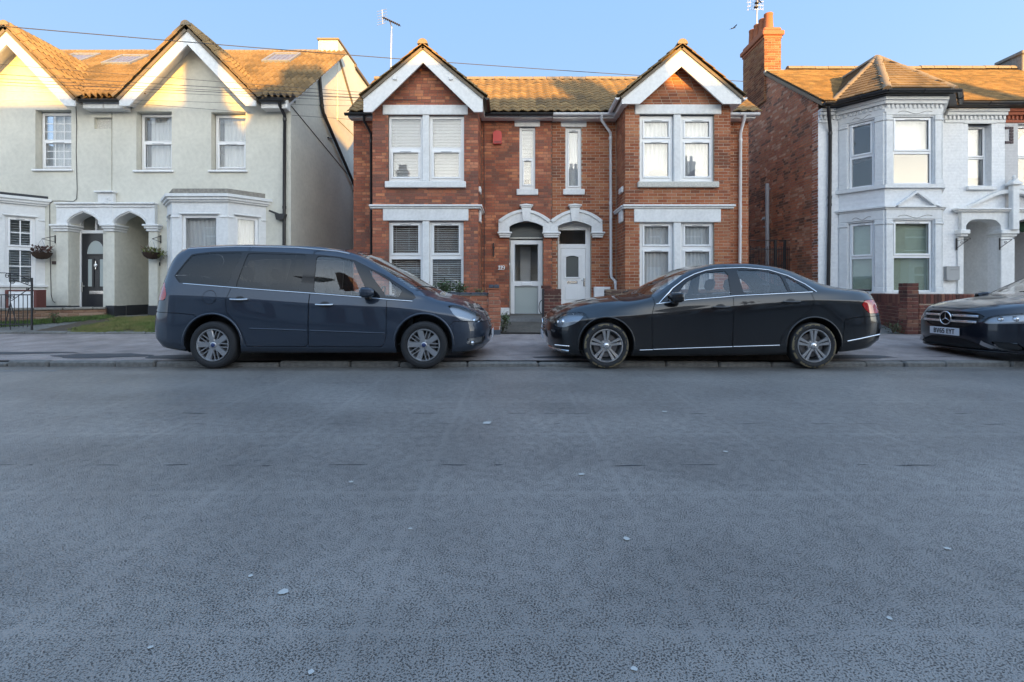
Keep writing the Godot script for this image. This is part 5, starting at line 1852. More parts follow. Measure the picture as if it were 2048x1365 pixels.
func brick_roof(h: Node, u: int, xc: float, xl: float, xr: float, bl: float, br: float):
	var tones := [V3(0.312, 0.205, 0.100), V3(0.343, 0.225, 0.109), V3(0.272, 0.185, 0.095), V3(0.374, 0.251, 0.119), V3(0.218, 0.152, 0.084)]
	var apex := 6.80
	var slope := 0.83
	var zfr := -11.70
	var run := 1.44
	var zback := -12.75 - (apex - 5.62) / 0.74
	var rz := -15.2
	var ry := b_main(rz)
	var gy := func(x: float) -> float: return apex - slope * absf(x - xc)
	var rf := MB.new()
	var xa := xl - (0.05 if u == 0 else 0.0)
	var xb := xr + (0.05 if u == 1 else 0.0)
	roof_slab(rf, [V3(xa, b_main(-12.75), -12.75), V3(xb, b_main(-12.75), -12.75), V3(xb, ry, rz), V3(xa, ry, rz)], 0.09)
	roof_slab(rf, [V3(xa, ry - 3.2, -19.4), V3(xb, ry - 3.2, -19.4), V3(xb, ry, rz), V3(xa, ry, rz)], 0.09)
	for s in [-1.0, 1.0]:
		roof_slab(rf, [V3(xc + s * run, apex - slope * run, zfr), V3(xc, apex, zfr), V3(xc, apex, zback), V3(xc + s * run, apex - slope * run, -13.0)], 0.06)
	var roof := put(rf, "roof", "felt", h)
	var list := []
	var f := FastNoiseLite.new(); f.seed = 61 + u; f.frequency = 0.5
	var tone := func(c: Vector3) -> int:
		if f.get_noise_3dv(c) > 0.25: return 4 if rng.randf() < 0.5 else 2
		return rng.randi() % 4
	var v := V3(0, 0.74, -1.0).normalized()
	var keep := func(c: Vector3) -> bool: return absf(c.x - xc) > run or gy.call(c.x) < c.y + 0.04
	lay_tiles(list, V3(0, b_main(-12.70), -12.70), Vector3.RIGHT, v, xa, xb, (rz + 12.70) / v.z, 0.24, 0.235, tone, keep)
	for s in [-1.0, 1.0]:
		var vv := V3(-s, slope, 0).normalized()
		var kp := func(c: Vector3) -> bool: return c.y > b_main(c.z) - 0.08
		lay_tiles(list, V3(xc + s * (run + 0.03), apex - slope * (run + 0.03), zfr + 0.05), V3(0, 0, -1), vv, 0.0, 2.9, (run + 0.03) * sqrt(1.0 + slope * slope), 0.24, 0.3, tone, kp)
	var tm := tile_mesh(0.24, 0.36, 0.038, 1)
	lay(list, roof, "tile", "tile_mass", tones, func(_i): return tm, TILE_TEX)
	ridge_tiles(roof, V3(xa, ry + 0.05, rz), V3(xb, ry + 0.05, rz), 0.11)
	ridge_tiles(roof, V3(xc, apex + 0.05, zfr + 0.06), V3(xc, apex + 0.05, zback), 0.12)
	for s in [-1.0, 1.0]:
		var a := V3(xc + s * (apex - b_main(-12.76)) / slope, b_main(-12.76) + 0.05, -12.76)
		var b := V3(xc, apex + 0.05, zback)
		var le := MB.new()
		le.face(a, b, b + V3(s * 0.04, 0, 0), a + V3(s * 0.14, 0.02, 0), V3(xc, -10, -13))
		put(le, "valley", "lead", roof)
	# bargeboards with boxed ends
	var bb := MB.new()
	for s in [-1.0, 1.0]:
		var d := 0.36 if u == 0 else 0.45
		var e := 1.40
		var yb := apex - 0.02 - slope * e
		var pts := [[xc, apex - 0.02], [xc + s * e, yb], [xc + s * e, yb - (0.36 if u == 0 else 0.17)], [xc + s * (e - 0.20), yb - (0.36 if u == 0 else 0.17)], [xc, apex - 0.02 - d]]
		if u == 1: pts = [[xc, apex - 0.02], [xc + s * e, yb], [xc + s * e, yb - 0.17], [xc + s * (e - 0.42), yb - 0.17], [xc, apex - 0.02 - d]]
		bb.prism(V2(pts), -11.78, -11.735)
		bb.prism(V2([[xc, apex - 0.09], [xc + s * (e - 0.02), apex - 0.09 - slope * (e - 0.02)], [xc + s * (e - 0.02), apex - 0.14 - slope * (e - 0.02)], [xc, apex - 0.14]]), BAY + 0.01, -11.781)
		# boxed eave along the side of the bay
		bb.cbox(V3(minf(xc + s * e, xc + s * (e - 0.16)), yb - 0.16, -12.72), V3(maxf(xc + s * e, xc + s * (e - 0.16)), yb - 0.03, -11.79), 0.008)
	put(bb, "bargeboard", "board_white", h)
	var blk := MB.new()
	for s in [-1.0, 1.0]:
		var cx = xc + s * 0.66
		var cy := apex - 0.2 - slope * 0.66
		if u == 0: blk.cbox(V3(cx - 0.05, cy - 0.05, -11.736), V3(cx + 0.05, cy + 0.03, -11.70), 0.008)
	if u == 0: put(blk, "board_block", "board_white", h)

func brick_gutters(h: Node, u: int, xc: float, xl: float, xr: float, bl: float, br: float):
	var y := b_main(-12.66) - 0.005
	var fa := MB.new()
	if u == 0:
		gutter(h, V3(br + 0.12, y, -12.66), V3(xr, y, -12.66), "black_plastic", 0.055)
		gutter(h, V3(xl - 0.12, y, -12.66), V3(bl - 0.12, y, -12.66), "black_plastic", 0.055)
		fa.cbox(V3(br + 0.02, 5.47, -12.99), V3(xr, 5.555, -12.73), 0.006)
		fa.cbox(V3(xl - 0.06, 5.47, -12.99), V3(bl - 0.02, 5.555, -12.73), 0.006)
		gutter(h, V3(xc + 1.50, 5.60, -11.75), V3(xc + 1.50, 5.58, -12.62), "black_plastic", 0.05)
		downpipe(h, [V3(mx(729, 12.7), 5.5, -12.66), V3(mx(730, 12.8), 5.38, -12.72), V3(mx(742, 12.95), 5.12, -12.94), V3(mx(743, 12.95), 0.3, -12.94)], "black_plastic", 0.034)
		var ca := MB.new()
		ca.tube([V3(mx(968, 12.98), 5.4, -12.98), V3(mx(969, 12.98), 3.2, -12.98), V3(mx(968.5, 12.98), 0.6, -12.98)], 0.008, 6)
		put(ca, "cable", "wire", h)
	else:
		gutter(h, V3(xl, y, -12.66), V3(bl - 0.12, y, -12.66), "white_pipe", 0.055)
		gutter(h, V3(br + 0.02, y, -12.66), V3(xr + 0.12, y, -12.66), "white_pipe", 0.055)
		fa.cbox(V3(xl, 5.45, -12.99), V3(bl - 0.02, 5.555, -12.73), 0.006)
		fa.cbox(V3(br + 0.02, 5.45, -12.99), V3(xr + 0.06, 5.555, -12.73), 0.006)
		gutter(h, V3(xc - 1.50, 5.60, -11.75), V3(xc - 1.50, 5.58, -12.62), "white_pipe", 0.05)
		gutter(h, V3(xc + 1.50, 5.60, -11.75), V3(xc + 1.50, 5.58, -12.62), "white_pipe", 0.05)
		downpipe(h, [V3(mx(1203, 12.7), 5.5, -12.66), V3(mx(1203, 12.75), 5.40, -12.72), V3(mx(1221, 12.95), 5.15, -12.94), V3(mx(1222, 12.95), 1.50, -12.94), V3(mx(1223, 12.95), 1.40, -12.94), V3(mx(1231, 12.95), 1.30, -12.94), V3(mx(1231.5, 12.95), 0.4, -12.94)], "white_pipe", 0.036)
		downpipe(h, [V3(mx(1488, 12.7), 5.5, -12.66), V3(mx(1487, 12.75), 5.40, -12.72), V3(mx(1481, 12.95), 5.15, -12.94), V3(mx(1479, 12.95), 0.3, -12.94)], "white_pipe", 0.04)
	put(fa, "fascia", "board_white", h)

# ---------------------------------------------------------------- the white painted house on the right and its grey neighbour
const WZ := -13.0
func w_main(z: float) -> float: return 5.90 + (-12.78 - z) * 0.70

func build_white_house():
	var xl := mx(1637, 13.0)
	var xs := mx(2010.5, 13.0)       # party line
	var xe := xs + 5.2
	var h := thing("white_house", "white painted brick house with canted bay, hipped bay roof and red brick flank", "house", V3(10.4, 0.4, WZ))
	var g := thing("grey_house", "grey painted house with red dentil eaves at the right edge", "house", V3(xs + 2.6, 0.4, WZ))
	var base := 0.25
	var fm := front_frame(WZ)
	var slim := mr(1937, 248, 1984, 373, 13.0)
	var b0 := 8.50; var b1 := 9.10; var b2 := 10.49; var b3 := 11.09
	var zf := -12.2
	var dl := mx(1926, 13.0); var dr := mx(1995, 13.0)
	var door := Rect2(dl, 0.3, dr - dl, my(439.7, 13.0) - 0.3)
	var holes := [slim, door, Rect2(b0 + 0.15, 0.5, b3 - b0 - 0.3, 4.9)]
	var wall := MB.new()
	wall.xf = fm
	var poly := V2([[xl, base], [xs, base], [xs, 5.75], [xl, 5.75]])
	wall_panel(wall, poly, holes, 0.26)
	wall.xf = Transform3D()
	wall.box(V3(xs - 0.12, base, -19.5), V3(xs, 5.7, WZ - 0.262))
	wall.box(V3(xl, base, -19.8), V3(xs, 5.7, -19.502))
	var w := put(wall, "wall", "white_brick", h)
	var list := []
	var one := func(_x, _y): return rng.randi() % 3
	course_bricks(list, poly, [slim, door, Rect2(b0, base, b3 - b0, 6.0)], fm, one, true, 0.0, 0.075, 0.215, 0.001, 0.0025)
	# canted bay, two storeys
	var lo := [1.02, my(442, 12.3)]
	var up := [my(371, 12.3), my(236, 12.3)]
	var pts := [P2(b0, WZ + 0.003), P2(b1, zf), P2(b2, zf), P2(b3, WZ + 0.003)]
	var bay := MB.new()
	var wins := []
	for k in 3:
		var fr := wall_frame(pts[k], pts[k + 1])
		var L: float = (pts[k + 1] - pts[k]).length()
		var ed: float = 0.20 if k == 1 else 0.22
		var hs := [Rect2(ed, lo[0], L - 2.0 * ed, lo[1] - lo[0]), Rect2(ed, up[0], L - 2.0 * ed, up[1] - up[0])]
		bay.xf = fr
		wall_panel(bay, V2([[0, base], [L, base], [L, 5.75], [0, 5.75]]), hs, 0.2)
		wins.append([fr, hs, L])
		course_bricks(list, V2([[0, base], [L, base], [L, 5.4], [0, 5.4]]), [Rect2(ed - 0.2, lo[0] - 0.1, L - 2.0 * ed + 0.4, lo[1] - lo[0] + 0.45), Rect2(ed - 0.2, up[0] - 0.1, L - 2.0 * ed + 0.4, up[1] - up[0] + 0.3)], fr, one, true, 0.0, 0.075, 0.215, 0.001, 0.0025)
	put(bay, "bay", "white_brick", h)
	lay(list, w, "brick", "brickwork", [V3(0.79, 0.79, 0.79), V3(0.81, 0.81, 0.81), V3(0.77, 0.77, 0.775)], func(i): return brick_mesh(i), {"tex": noise_tex("stone", 512, 0.015, 4, 0.85), "bump": height_tex("grit", 512, 0.08, 3), "bump_cm": 0.1, "scale": 1.3, "rough": 0.75})
	for k in 3:
		var fr: Transform3D = wins[k][0]
		var L: float = wins[k][2]
		for s in 2:
			var q: Rect2 = wins[k][1][s]
			var f := Rect2(q.position.x + 0.01, q.position.y + 0.01, q.size.x - 0.02, q.size.y - 0.02)
			var split: float = q.position.y + q.size.y * (0.5 if s == 0 else 0.48)
			var wn := window(h, fr, f, 0.05, [[Rect2(f.position.x + 0.05, f.position.y + 0.04, f.size.x - 0.10, split - f.position.y - 0.08), false], [Rect2(f.position.x + 0.08, split + 0.07, f.size.x - 0.16, f.end.y - split - 0.14), true]])
			if s == 0:
				var bl := MB.new()
				bl.xf = fr
				bl.quad(V3(f.position.x, f.position.y, -0.16), V3(f.end.x, f.position.y, -0.16), V3(f.end.x, f.end.y, -0.16), V3(f.position.x, f.end.y, -0.16), V3(0, 0, 1))
				put(bl, "blind", "green_blind", wn)
			else:
				if k == 1: curtain(wn, fr, Rect2(f.position.x, split, f.size.x, f.end.y - split), 0.2, 6, 0.01)
			# pilasters at each side of the opening
			for e in [[0.012, q.position.x - 0.015], [q.end.x + 0.015, L - 0.012]]:
				var pl := MB.new()
				pl.xf = fr
				pl.cbox(V3(e[0], q.position.y + 0.12, 0.001), V3(e[1], q.end.y - 0.10, 0.03), 0.012)
				pl.cbox(V3(e[0] - 0.008, q.position.y, 0.001), V3(e[1] + 0.008, q.position.y + 0.12, 0.045), 0.012)
				pl.cbox(V3(e[0] - 0.008, q.end.y - 0.10, 0.001), V3(e[1] + 0.008, q.end.y - 0.05, 0.05), 0.012)
				pl.cbox(V3(e[0], q.end.y - 0.05, 0.001), V3(e[1], q.end.y + 0.03, 0.03), 0.01)
				put(pl, "pilaster", "stone_white", h)
			var hd := MB.new()
			hd.xf = fr
			hd.cbox(V3(0.01, q.end.y + 0.03, 0.001), V3(L - 0.01, q.end.y + 0.30, 0.028), 0.01)
			put(hd, "lintel", "stone_white", h)
			# incised tendrils over the opening
			var tn := MB.new()
			var ln := []
			for j in 17:
				var t := j / 16.0
				ln.append(fr * V3(lerpf(q.position.x + 0.1, q.end.x - 0.05, t), q.end.y + 0.09 + 0.035 * sin(t * 9.0), 0.03))
			tn.tube(ln, 0.006, 5)
			put(tn, "carved_tendril", "slab", h)
	var sl := MB.new()
	bay_mould(sl, pts, [[up[0] - 0.09, up[0] - 0.001, 0.07]])
	put(sl, "bay_sill", "stone_white", h)
	var sl2 := MB.new()
	bay_mould(sl2, pts, [[lo[0] - 0.09, lo[0] - 0.001, 0.07]])
	put(sl2, "bay_sill", "stone_white", h)
	var st := MB.new()
	var yc := my(420, 12.3)
	bay_mould(st, pts, [[yc, yc + 0.035, 0.05], [yc + 0.0355, yc + 0.075, 0.09]])
	put(st, "cornice", "stone_white", h)
	# small pediment on the cornice
	var pe := MB.new()
	pe.xf = front_frame(zf)
	var pc := mx(1830, 12.2)
	for s in [-1.0, 1.0]:
		pe.prism(V2([[pc, my(382, 12.2)], [pc + s * 0.55, my(415, 12.2)], [pc + s * 0.47, my(415, 12.2)], [pc, my(387, 12.2)]]), 0.004, 0.09)
	put(pe, "pediment", "stone_white", h)
	# eaves: dentils and mouldings
	var ev := MB.new()
	bay_mould(ev, pts, [[5.42, 5.50, 0.03], [5.60, 5.68, 0.10], [5.6805, 5.76, 0.14]])
	for e in [[xl, b0 - 0.16], [b3 + 0.16, xs]]:
		ev.cbox(V3(e[0], 5.42, WZ + 0.002), V3(e[1], 5.50, WZ + 0.03), 0.008)
		ev.cbox(V3(e[0], 5.60, WZ + 0.002), V3(e[1], 5.68, WZ + 0.10), 0.008)
		ev.cbox(V3(e[0], 5.6805, WZ + 0.002), V3(e[1], 5.76, WZ + 0.14), 0.008)
	put(ev, "cornice", "stone_white", h)
	var segs := [[P2(xl, WZ), P2(b0, WZ)], [pts[0], pts[1]], [pts[1], pts[2]], [pts[2], pts[3]], [P2(b3, WZ), P2(xs, WZ)]]
	for q in segs:
		var L: float = (q[1] - q[0]).length()
		var fr := wall_frame(q[0], q[1])
		var n := int(L / 0.105)
		for i in n:
			var dn := MB.new()
			dn.xf = fr
			var x := L * (i + 0.5) / n
			dn.box(V3(x - 0.028, 5.505, 0.002), V3(x + 0.028, 5.598, 0.055))
			put(dn, "dentil", "stone_white", h)
	# slim window
	var sn := window(h, fm, slim, 0.17, [[Rect2(slim.position.x + 0.07, slim.position.y + 0.06, slim.size.x - 0.14, slim.size.y * 0.46 - 0.06), false], [Rect2(slim.position.x + 0.09, slim.position.y + slim.size.y * 0.46 + 0.09, slim.size.x - 0.18, slim.size.y * 0.54 - 0.17), true]])
	curtain(sn, fm, Rect2(slim.position.x, slim.position.y + 0.3, slim.size.x, slim.size.y - 0.3), 0.33, 3, 0.01)
	sill(h, fm, mr(1932, 373, 1990, 381, 13.0), 0.08)
	var lt := MB.new()
	lt.xf = fm
	lt.cbox(V3(mx(1927, 13.0), my(248, 13.0), -0.15), V3(mx(1993, 13.0), my(230, 13.0), 0.025), 0.01)
	put(lt, "lintel", "stone_white", h)
	white_porch(h, dl, dr, xs, 0)
	white_roof(h, xl, xs, pts)
	# flank of red brick
	var fl := wall_frame(P2(xl, -19.8), P2(xl, WZ - 0.262))
	var fw := MB.new()
	fw.xf = fl
	var span := 19.8 - 13.262
	var rr := 19.8 - 15.75
	var poly2 := V2([[0.0, base], [span, base], [span, w_main(-13.262) - 0.12], [rr, w_main(-15.75) - 0.12], [0.0, 5.0]])
	wall_panel(fw, poly2, [], 0.24)
	var fwm := put(fw, "flank_wall", "mortar_red", h)
	var fb := []
	var nb := func(x: float, y: float) -> float: return (0.18 if y < 2.2 else 0.05) + (0.12 if x > 4.6 and y < 4.0 else 0.0)
	var poly3 := V2([[0.0, base], [span + 0.25, base], [span + 0.25, w_main(-13.0) - 0.12], [rr, w_main(-15.75) - 0.12], [0.0, 5.0]])
	course_bricks(fb, poly3, [], fl, tone_picker(333, 4, 3, 2, nb), true, 0.0, 0.072, 0.222)
	var tones := [V3(0.681, 0.271, 0.152), V3(0.756, 0.310, 0.171), V3(0.605, 0.241, 0.147), V3(0.655, 0.310, 0.183), V3(0.378, 0.187, 0.123), V3(0.289, 0.160, 0.112), V3(0.454, 0.220, 0.134), V3(0.845, 0.500, 0.332), V3(0.796, 0.434, 0.283)]
	lay(fb, fwm, "brick", "brickwork", tones, func(i): return brick_mesh(i), BRICK_TEX)
	var cap := MB.new()
	cap.xf = fl
	cap.prism(V2([[rr, w_main(-15.75) - 0.10], [span + 0.5, w_main(-12.76) - 0.10], [span + 0.5, w_main(-12.76) - 0.02], [rr, w_main(-15.75) - 0.02]]), -0.2, 0.06)
	put(cap, "verge", "ridge", h)
	white_chimney(h, xl)
	downpipe(h, [V3(mx(1658, 12.7), 5.75, -12.72), V3(mx(1658, 12.75), 5.6, -12.75), V3(mx(1660, 12.95), 5.2, -12.93), V3(mx(1659, 12.95), 3.4, -12.93), V3(mx(1655, 12.95), 0.3, -12.93)], "black_plastic", 0.042)
	# ------------------------------------------------ grey neighbour
	var gw := MB.new()
	gw.xf = fm
	var gslim := Rect2(mx(2037, 13.0), slim.position.y, 0.62, slim.size.y)
	var gd := Rect2(mx(2023.5, 13.0), 0.3, 0.90, door.size.y)
	var gp := V2([[xs + 0.002, base], [xe, base], [xe, 5.75], [xs + 0.002, 5.75]])
	wall_panel(gw, gp, [gslim, gd, Rect2(xs + 2.4, 3.5, 1.6, 1.5), Rect2(xs + 2.4, 1.0, 1.6, 1.7)], 0.26)
	gw.xf = Transform3D()
	gw.box(V3(xe - 0.2, base, -19.5), V3(xe, 5.7, WZ - 0.262))
	gw.box(V3(xs, base, -19.8), V3(xe, 5.7, -19.502))
	M.grey_paint = surface("grey_masonry_paint", V3(0.56, 0.545, 0.54), 0.8, {"tex": noise_tex("stone", 512, 0.015, 4, 0.85), "bump": height_tex("grit", 512, 0.08, 3), "bump_cm": 0.1, "scale": 1.3})
	var gwm := put(gw, "wall", "grey_paint", g)
	var gl := []
	course_bricks(gl, V2([[xs + 0.002, base], [xs + 1.4, base], [xs + 1.4, 5.42], [xs + 0.002, 5.42]]), [gslim, gd], fm, func(_x, _y): return 0, true, 0.0, 0.075, 0.215, 0.001, 0.0025)
	lay(gl, gwm, "brick", "brickwork", [V3(0.56, 0.545, 0.54)], func(i): return brick_mesh(i), {"tex": noise_tex("stone", 512, 0.015, 4, 0.85), "scale": 1.3, "rough": 0.8}, 120)
	window(g, fm, gslim, 0.1, [[Rect2(gslim.position.x + 0.04, gslim.position.y + 0.06, gslim.size.x - 0.1, slim.size.y * 0.46 - 0.06), false], [Rect2(gslim.position.x + 0.05, gslim.position.y + slim.size.y * 0.46 + 0.09, gslim.size.x - 0.12, slim.size.y * 0.54 - 0.17), true]])
	for q in [Rect2(xs + 2.4, 3.5, 1.6, 1.5), Rect2(xs + 2.4, 1.0, 1.6, 1.7)]:
		window(g, fm, q, 0.1, [[Rect2(q.position.x + 0.07, q.position.y + 0.07, q.size.x - 0.14, q.size.y - 0.14), false]])
	sill(g, fm, Rect2(gslim.position.x - 0.07, gslim.position.y - 0.1, gslim.size.x + 0.14, 0.1), 0.08)
	M.red_eaves = surface("red_brick_eaves", V3(0.40, 0.115, 0.06), 0.9, {"tex": noise_tex("fine", 512, 0.03, 4, 0.62), "scale": 2.0})
	var ge := MB.new()
	ge.cbox(V3(xs + 0.003, 5.42, WZ + 0.002), V3(xe, 5.50, WZ + 0.03), 0.008)
	ge.cbox(V3(xs + 0.003, 5.60, WZ + 0.002), V3(xe, 5.68, WZ + 0.10), 0.008)
	ge.cbox(V3(xs + 0.003, 5.6805, WZ + 0.002), V3(xe, 5.76, WZ + 0.14), 0.008)
	put(ge, "cornice", "red_eaves", g)
	for i in 12:
		var dn := MB.new()
		var x := xs + 0.06 + i * 0.105
		dn.box(V3(x - 0.028, 5.505, WZ + 0.002), V3(x + 0.028, 5.598, WZ + 0.055))
		put(dn, "dentil", "red_eaves", g)
	M.blue_brick = surface("dark_purple_brick", V3(0.045, 0.022, 0.03), 0.6)
	var pq := MB.new()
	for k in 6:
		for j in 2:
			if k in [0, 5] or j == 1:
				pq = MB.new()
				pq.xf = Transform3D(Basis(), V3(mx(2014, 13.0) + j * 0.115, my(288, 13.0) + k * 0.075, WZ))
				pq.cbox(V3(-0.05, 0.004, 0.0), V3(0.05, 0.069, 0.022), 0.006)
				put(pq, "pattern_brick", "blue_brick", g)
	for k in 2:
		pq = MB.new()
		pq.xf = Transform3D(Basis(), V3(mx(2020, 13.0), my(246, 13.0) + k * 0.16, WZ))
		pq.cbox(V3(-0.11, 0.004, 0.0), V3(0.10, 0.069, 0.022), 0.006)
		put(pq, "pattern_brick", "blue_brick", g)
	white_porch(g, gd.position.x, gd.end.x, xs, 1)
	var rf := MB.new()
	roof_slab(rf, [V3(xs, w_main(-12.78), -12.78), V3(xe, w_main(-12.78), -12.78), V3(xe, w_main(-15.75), -15.75), V3(xs, w_main(-15.75), -15.75)], 0.09)
	roof_slab(rf, [V3(xs, 5.0, -19.9), V3(xe, 5.0, -19.9), V3(xe, w_main(-15.75), -15.75), V3(xs, w_main(-15.75), -15.75)], 0.09)
	var roof := put(rf, "roof", "felt", g)
	var tl := []
	var v := V3(0, 0.70, -1.0).normalized()
	lay_tiles(tl, V3(0, w_main(-12.72), -12.72), Vector3.RIGHT, v, xs, xe, (15.75 - 12.72) / -v.z, 0.165, 0.12, func(_c): return rng.randi() % 5, func(_c): return true)
	var tm := tile_mesh(0.163, 0.18, 0.0, 1)
	lay(tl, roof, "tile", "tile_mass", roof_tones(), func(_i): return tm, TILE_TEX, 60)
	ridge_tiles(roof, V3(xs, w_main(-15.75) + 0.06, -15.75), V3(xe, w_main(-15.75) + 0.06, -15.75))
	gutter(g, V3(xs, w_main(-12.70), -12.68), V3(xe, w_main(-12.70), -12.68), "black_plastic", 0.06)
	var gc := MB.new()
	gc.cbox(V3(mx(2020, 15.9) , 7.0, -16.3), V3(mx(2020, 15.9) + 1.1, my(112, 15.9), -15.5), 0.02)
	gc.cbox(V3(mx(2020, 15.9) - 0.06, my(120, 15.9), -16.36), V3(mx(2020, 15.9) + 1.16, my(112, 15.9) - 0.02, -15.44), 0.02)
	put(gc, "chimney", "slab", g)

func roof_tones() -> Array:
	return [V3(0.336, 0.218, 0.100), V3(0.366, 0.237, 0.109), V3(0.296, 0.198, 0.095), V3(0.390, 0.258, 0.119), V3(0.242, 0.171, 0.090)]

func white_porch(h: Node, dl: float, dr: float, xs: float, side: int):
	var d := 12.9
	var z1 := WZ + 0.10
	var paint := "stone_white" if side == 0 else "stone_white"
	var ytop := my(424, d)
	var yin := my(439.7, 13.0)
	var l0: float = dl - 0.12 if side == 0 else xs + 0.002
	var r0: float = xs if side == 0 else dr + 0.25
	var mb := MB.new()
	var outer := [P2(l0, ytop), P2(dl - 0.001, ytop)]
	var inner := [P2(l0, my(461, d)), P2(dl - 0.001, my(461, d))]
	for k in 15:
		var t := -1.0 + 2.0 * k / 14.0
		outer.append(P2(lerpf(dl, dr, (t + 1.0) / 2.0), ytop))
		inner.append(P2(lerpf(dl, dr, (t + 1.0) / 2.0), yin - 0.16 * pow(absf(t), 5.0)))
	outer += [P2(dr + 0.001, ytop), P2(r0, ytop)]
	inner += [P2(dr + 0.001, my(461, d)), P2(r0, my(461, d))]
	mb.strip(outer, inner, WZ - 0.26, z1)
	put(mb, "porch_surround", paint, h)
	var co := MB.new()
	co.cbox(V3(l0 - (0.12 if side == 0 else 0.0), ytop, WZ + 0.001), V3(r0, ytop + 0.04, z1 + 0.06), 0.01)
	co.cbox(V3(l0 - (0.18 if side == 0 else 0.0), ytop + 0.0405, WZ + 0.001), V3(r0, ytop + 0.085, z1 + 0.10), 0.012)
	put(co, "porch_cornice", paint, h)
	# swept pediment rising to the pillar at the party line
	var sw := MB.new()
	var so := []
	var si := []
	for k in 17:
		var t := k / 16.0
		var x: float = lerpf(l0 - 0.15, xs - 0.02, t) if side == 0 else lerpf(xs + 0.18, xs + 1.5, t)
		var rise: float = 0.47 * (t * t * (3.0 - 2.0 * t)) if side == 0 else 0.47 * (1.0 - t * t * (3.0 - 2.0 * t))
		so.append(P2(x, ytop + 0.10 + rise)); si.append(P2(x, ytop + 0.04 + rise * 0.93))
	sw.strip(so, si, WZ + 0.002, z1 + 0.03)
	put(sw, "pediment", paint, h)
	# piers, capitals
	var piers := [[dl - 0.16, dl - 0.004], [dr + 0.004, xs + 0.16]] if side == 0 else [[dr + 0.004, dr + 0.3]]
	for i in piers.size():
		var q: Array = piers[i]
		var p := MB.new()
		p.cbox(V3(q[0], 0.3, WZ - 0.26), V3(q[1], my(473, d), z1 - (0.06 if i == 0 and side == 0 else 0.0)), 0.01)
		put(p, "porch_pier", paint, h)
		var c := MB.new()
		c.cbox(V3(q[0] - 0.02, my(473, d), WZ - 0.27), V3(q[1] + 0.03, my(468.5, d), z1 + 0.03), 0.01)
		c.cbox(V3(q[0] - 0.05, my(468.5, d), WZ - 0.27), V3(q[1] + 0.06, my(460, d), z1 + 0.07), 0.014)
		put(c, "capital", paint, h)
	if side == 0:
		var pi := MB.new()
		pi.cbox(V3(xs - 0.02, my(461, d), z1), V3(xs + 0.16, my(372, d), z1 + 0.13), 0.015)
		pi.cbox(V3(xs - 0.06, my(372, d), z1 - 0.05), V3(xs + 0.20, my(367, d), z1 + 0.18), 0.012)
		pi.prism(V2([[xs - 0.04, my(367, d)], [xs + 0.18, my(367, d)], [xs + 0.07, my(359, d)]]), z1 - 0.03, z1 + 0.15)
		pi.xf = Transform3D(Basis(), V3(xs + 0.07, my(360, d), z1 + 0.06))
		pi.lathe([P2(0.03, 0.0), P2(0.035, 0.03), P2(0.045, 0.06), P2(0.03, 0.10), P2(0.0, 0.11)], 12)
		put(pi, "finial_pillar", paint, h)
	# deep recess with the door at its back
	var zb := WZ - 1.05
	var rc := MB.new()
	rc.box(V3(dl - 0.1, 0.3, zb - 0.2), V3(dl - 0.002, 3.0, WZ - 0.263))
	rc.box(V3(dr + 0.002, 0.3, zb - 0.2), V3(dr + 0.1, 3.0, WZ - 0.263))
	rc.box(V3(dl - 0.1, 2.93, zb - 0.2), V3(dr + 0.1, 3.0, WZ - 0.264))
	put(rc, "porch_recess", paint if side == 0 else "grey_paint", h)
	var dp := MB.new()
	dp.cbox(V3(dl + 0.001, 0.35, zb - 0.1), V3(dr - 0.001, 2.92, zb), 0.01)
	var dm := put(dp, "door", "upvc", h)
	var lp := MB.new()
	lp.cbox(V3(dl + 0.12, my(551, 14.05), zb + 0.001), V3(dr - 0.2, my(546, 14.05), zb + 0.02), 0.006)
	put(lp, "letter_plate", "steel" if side == 0 else "iron", dm)

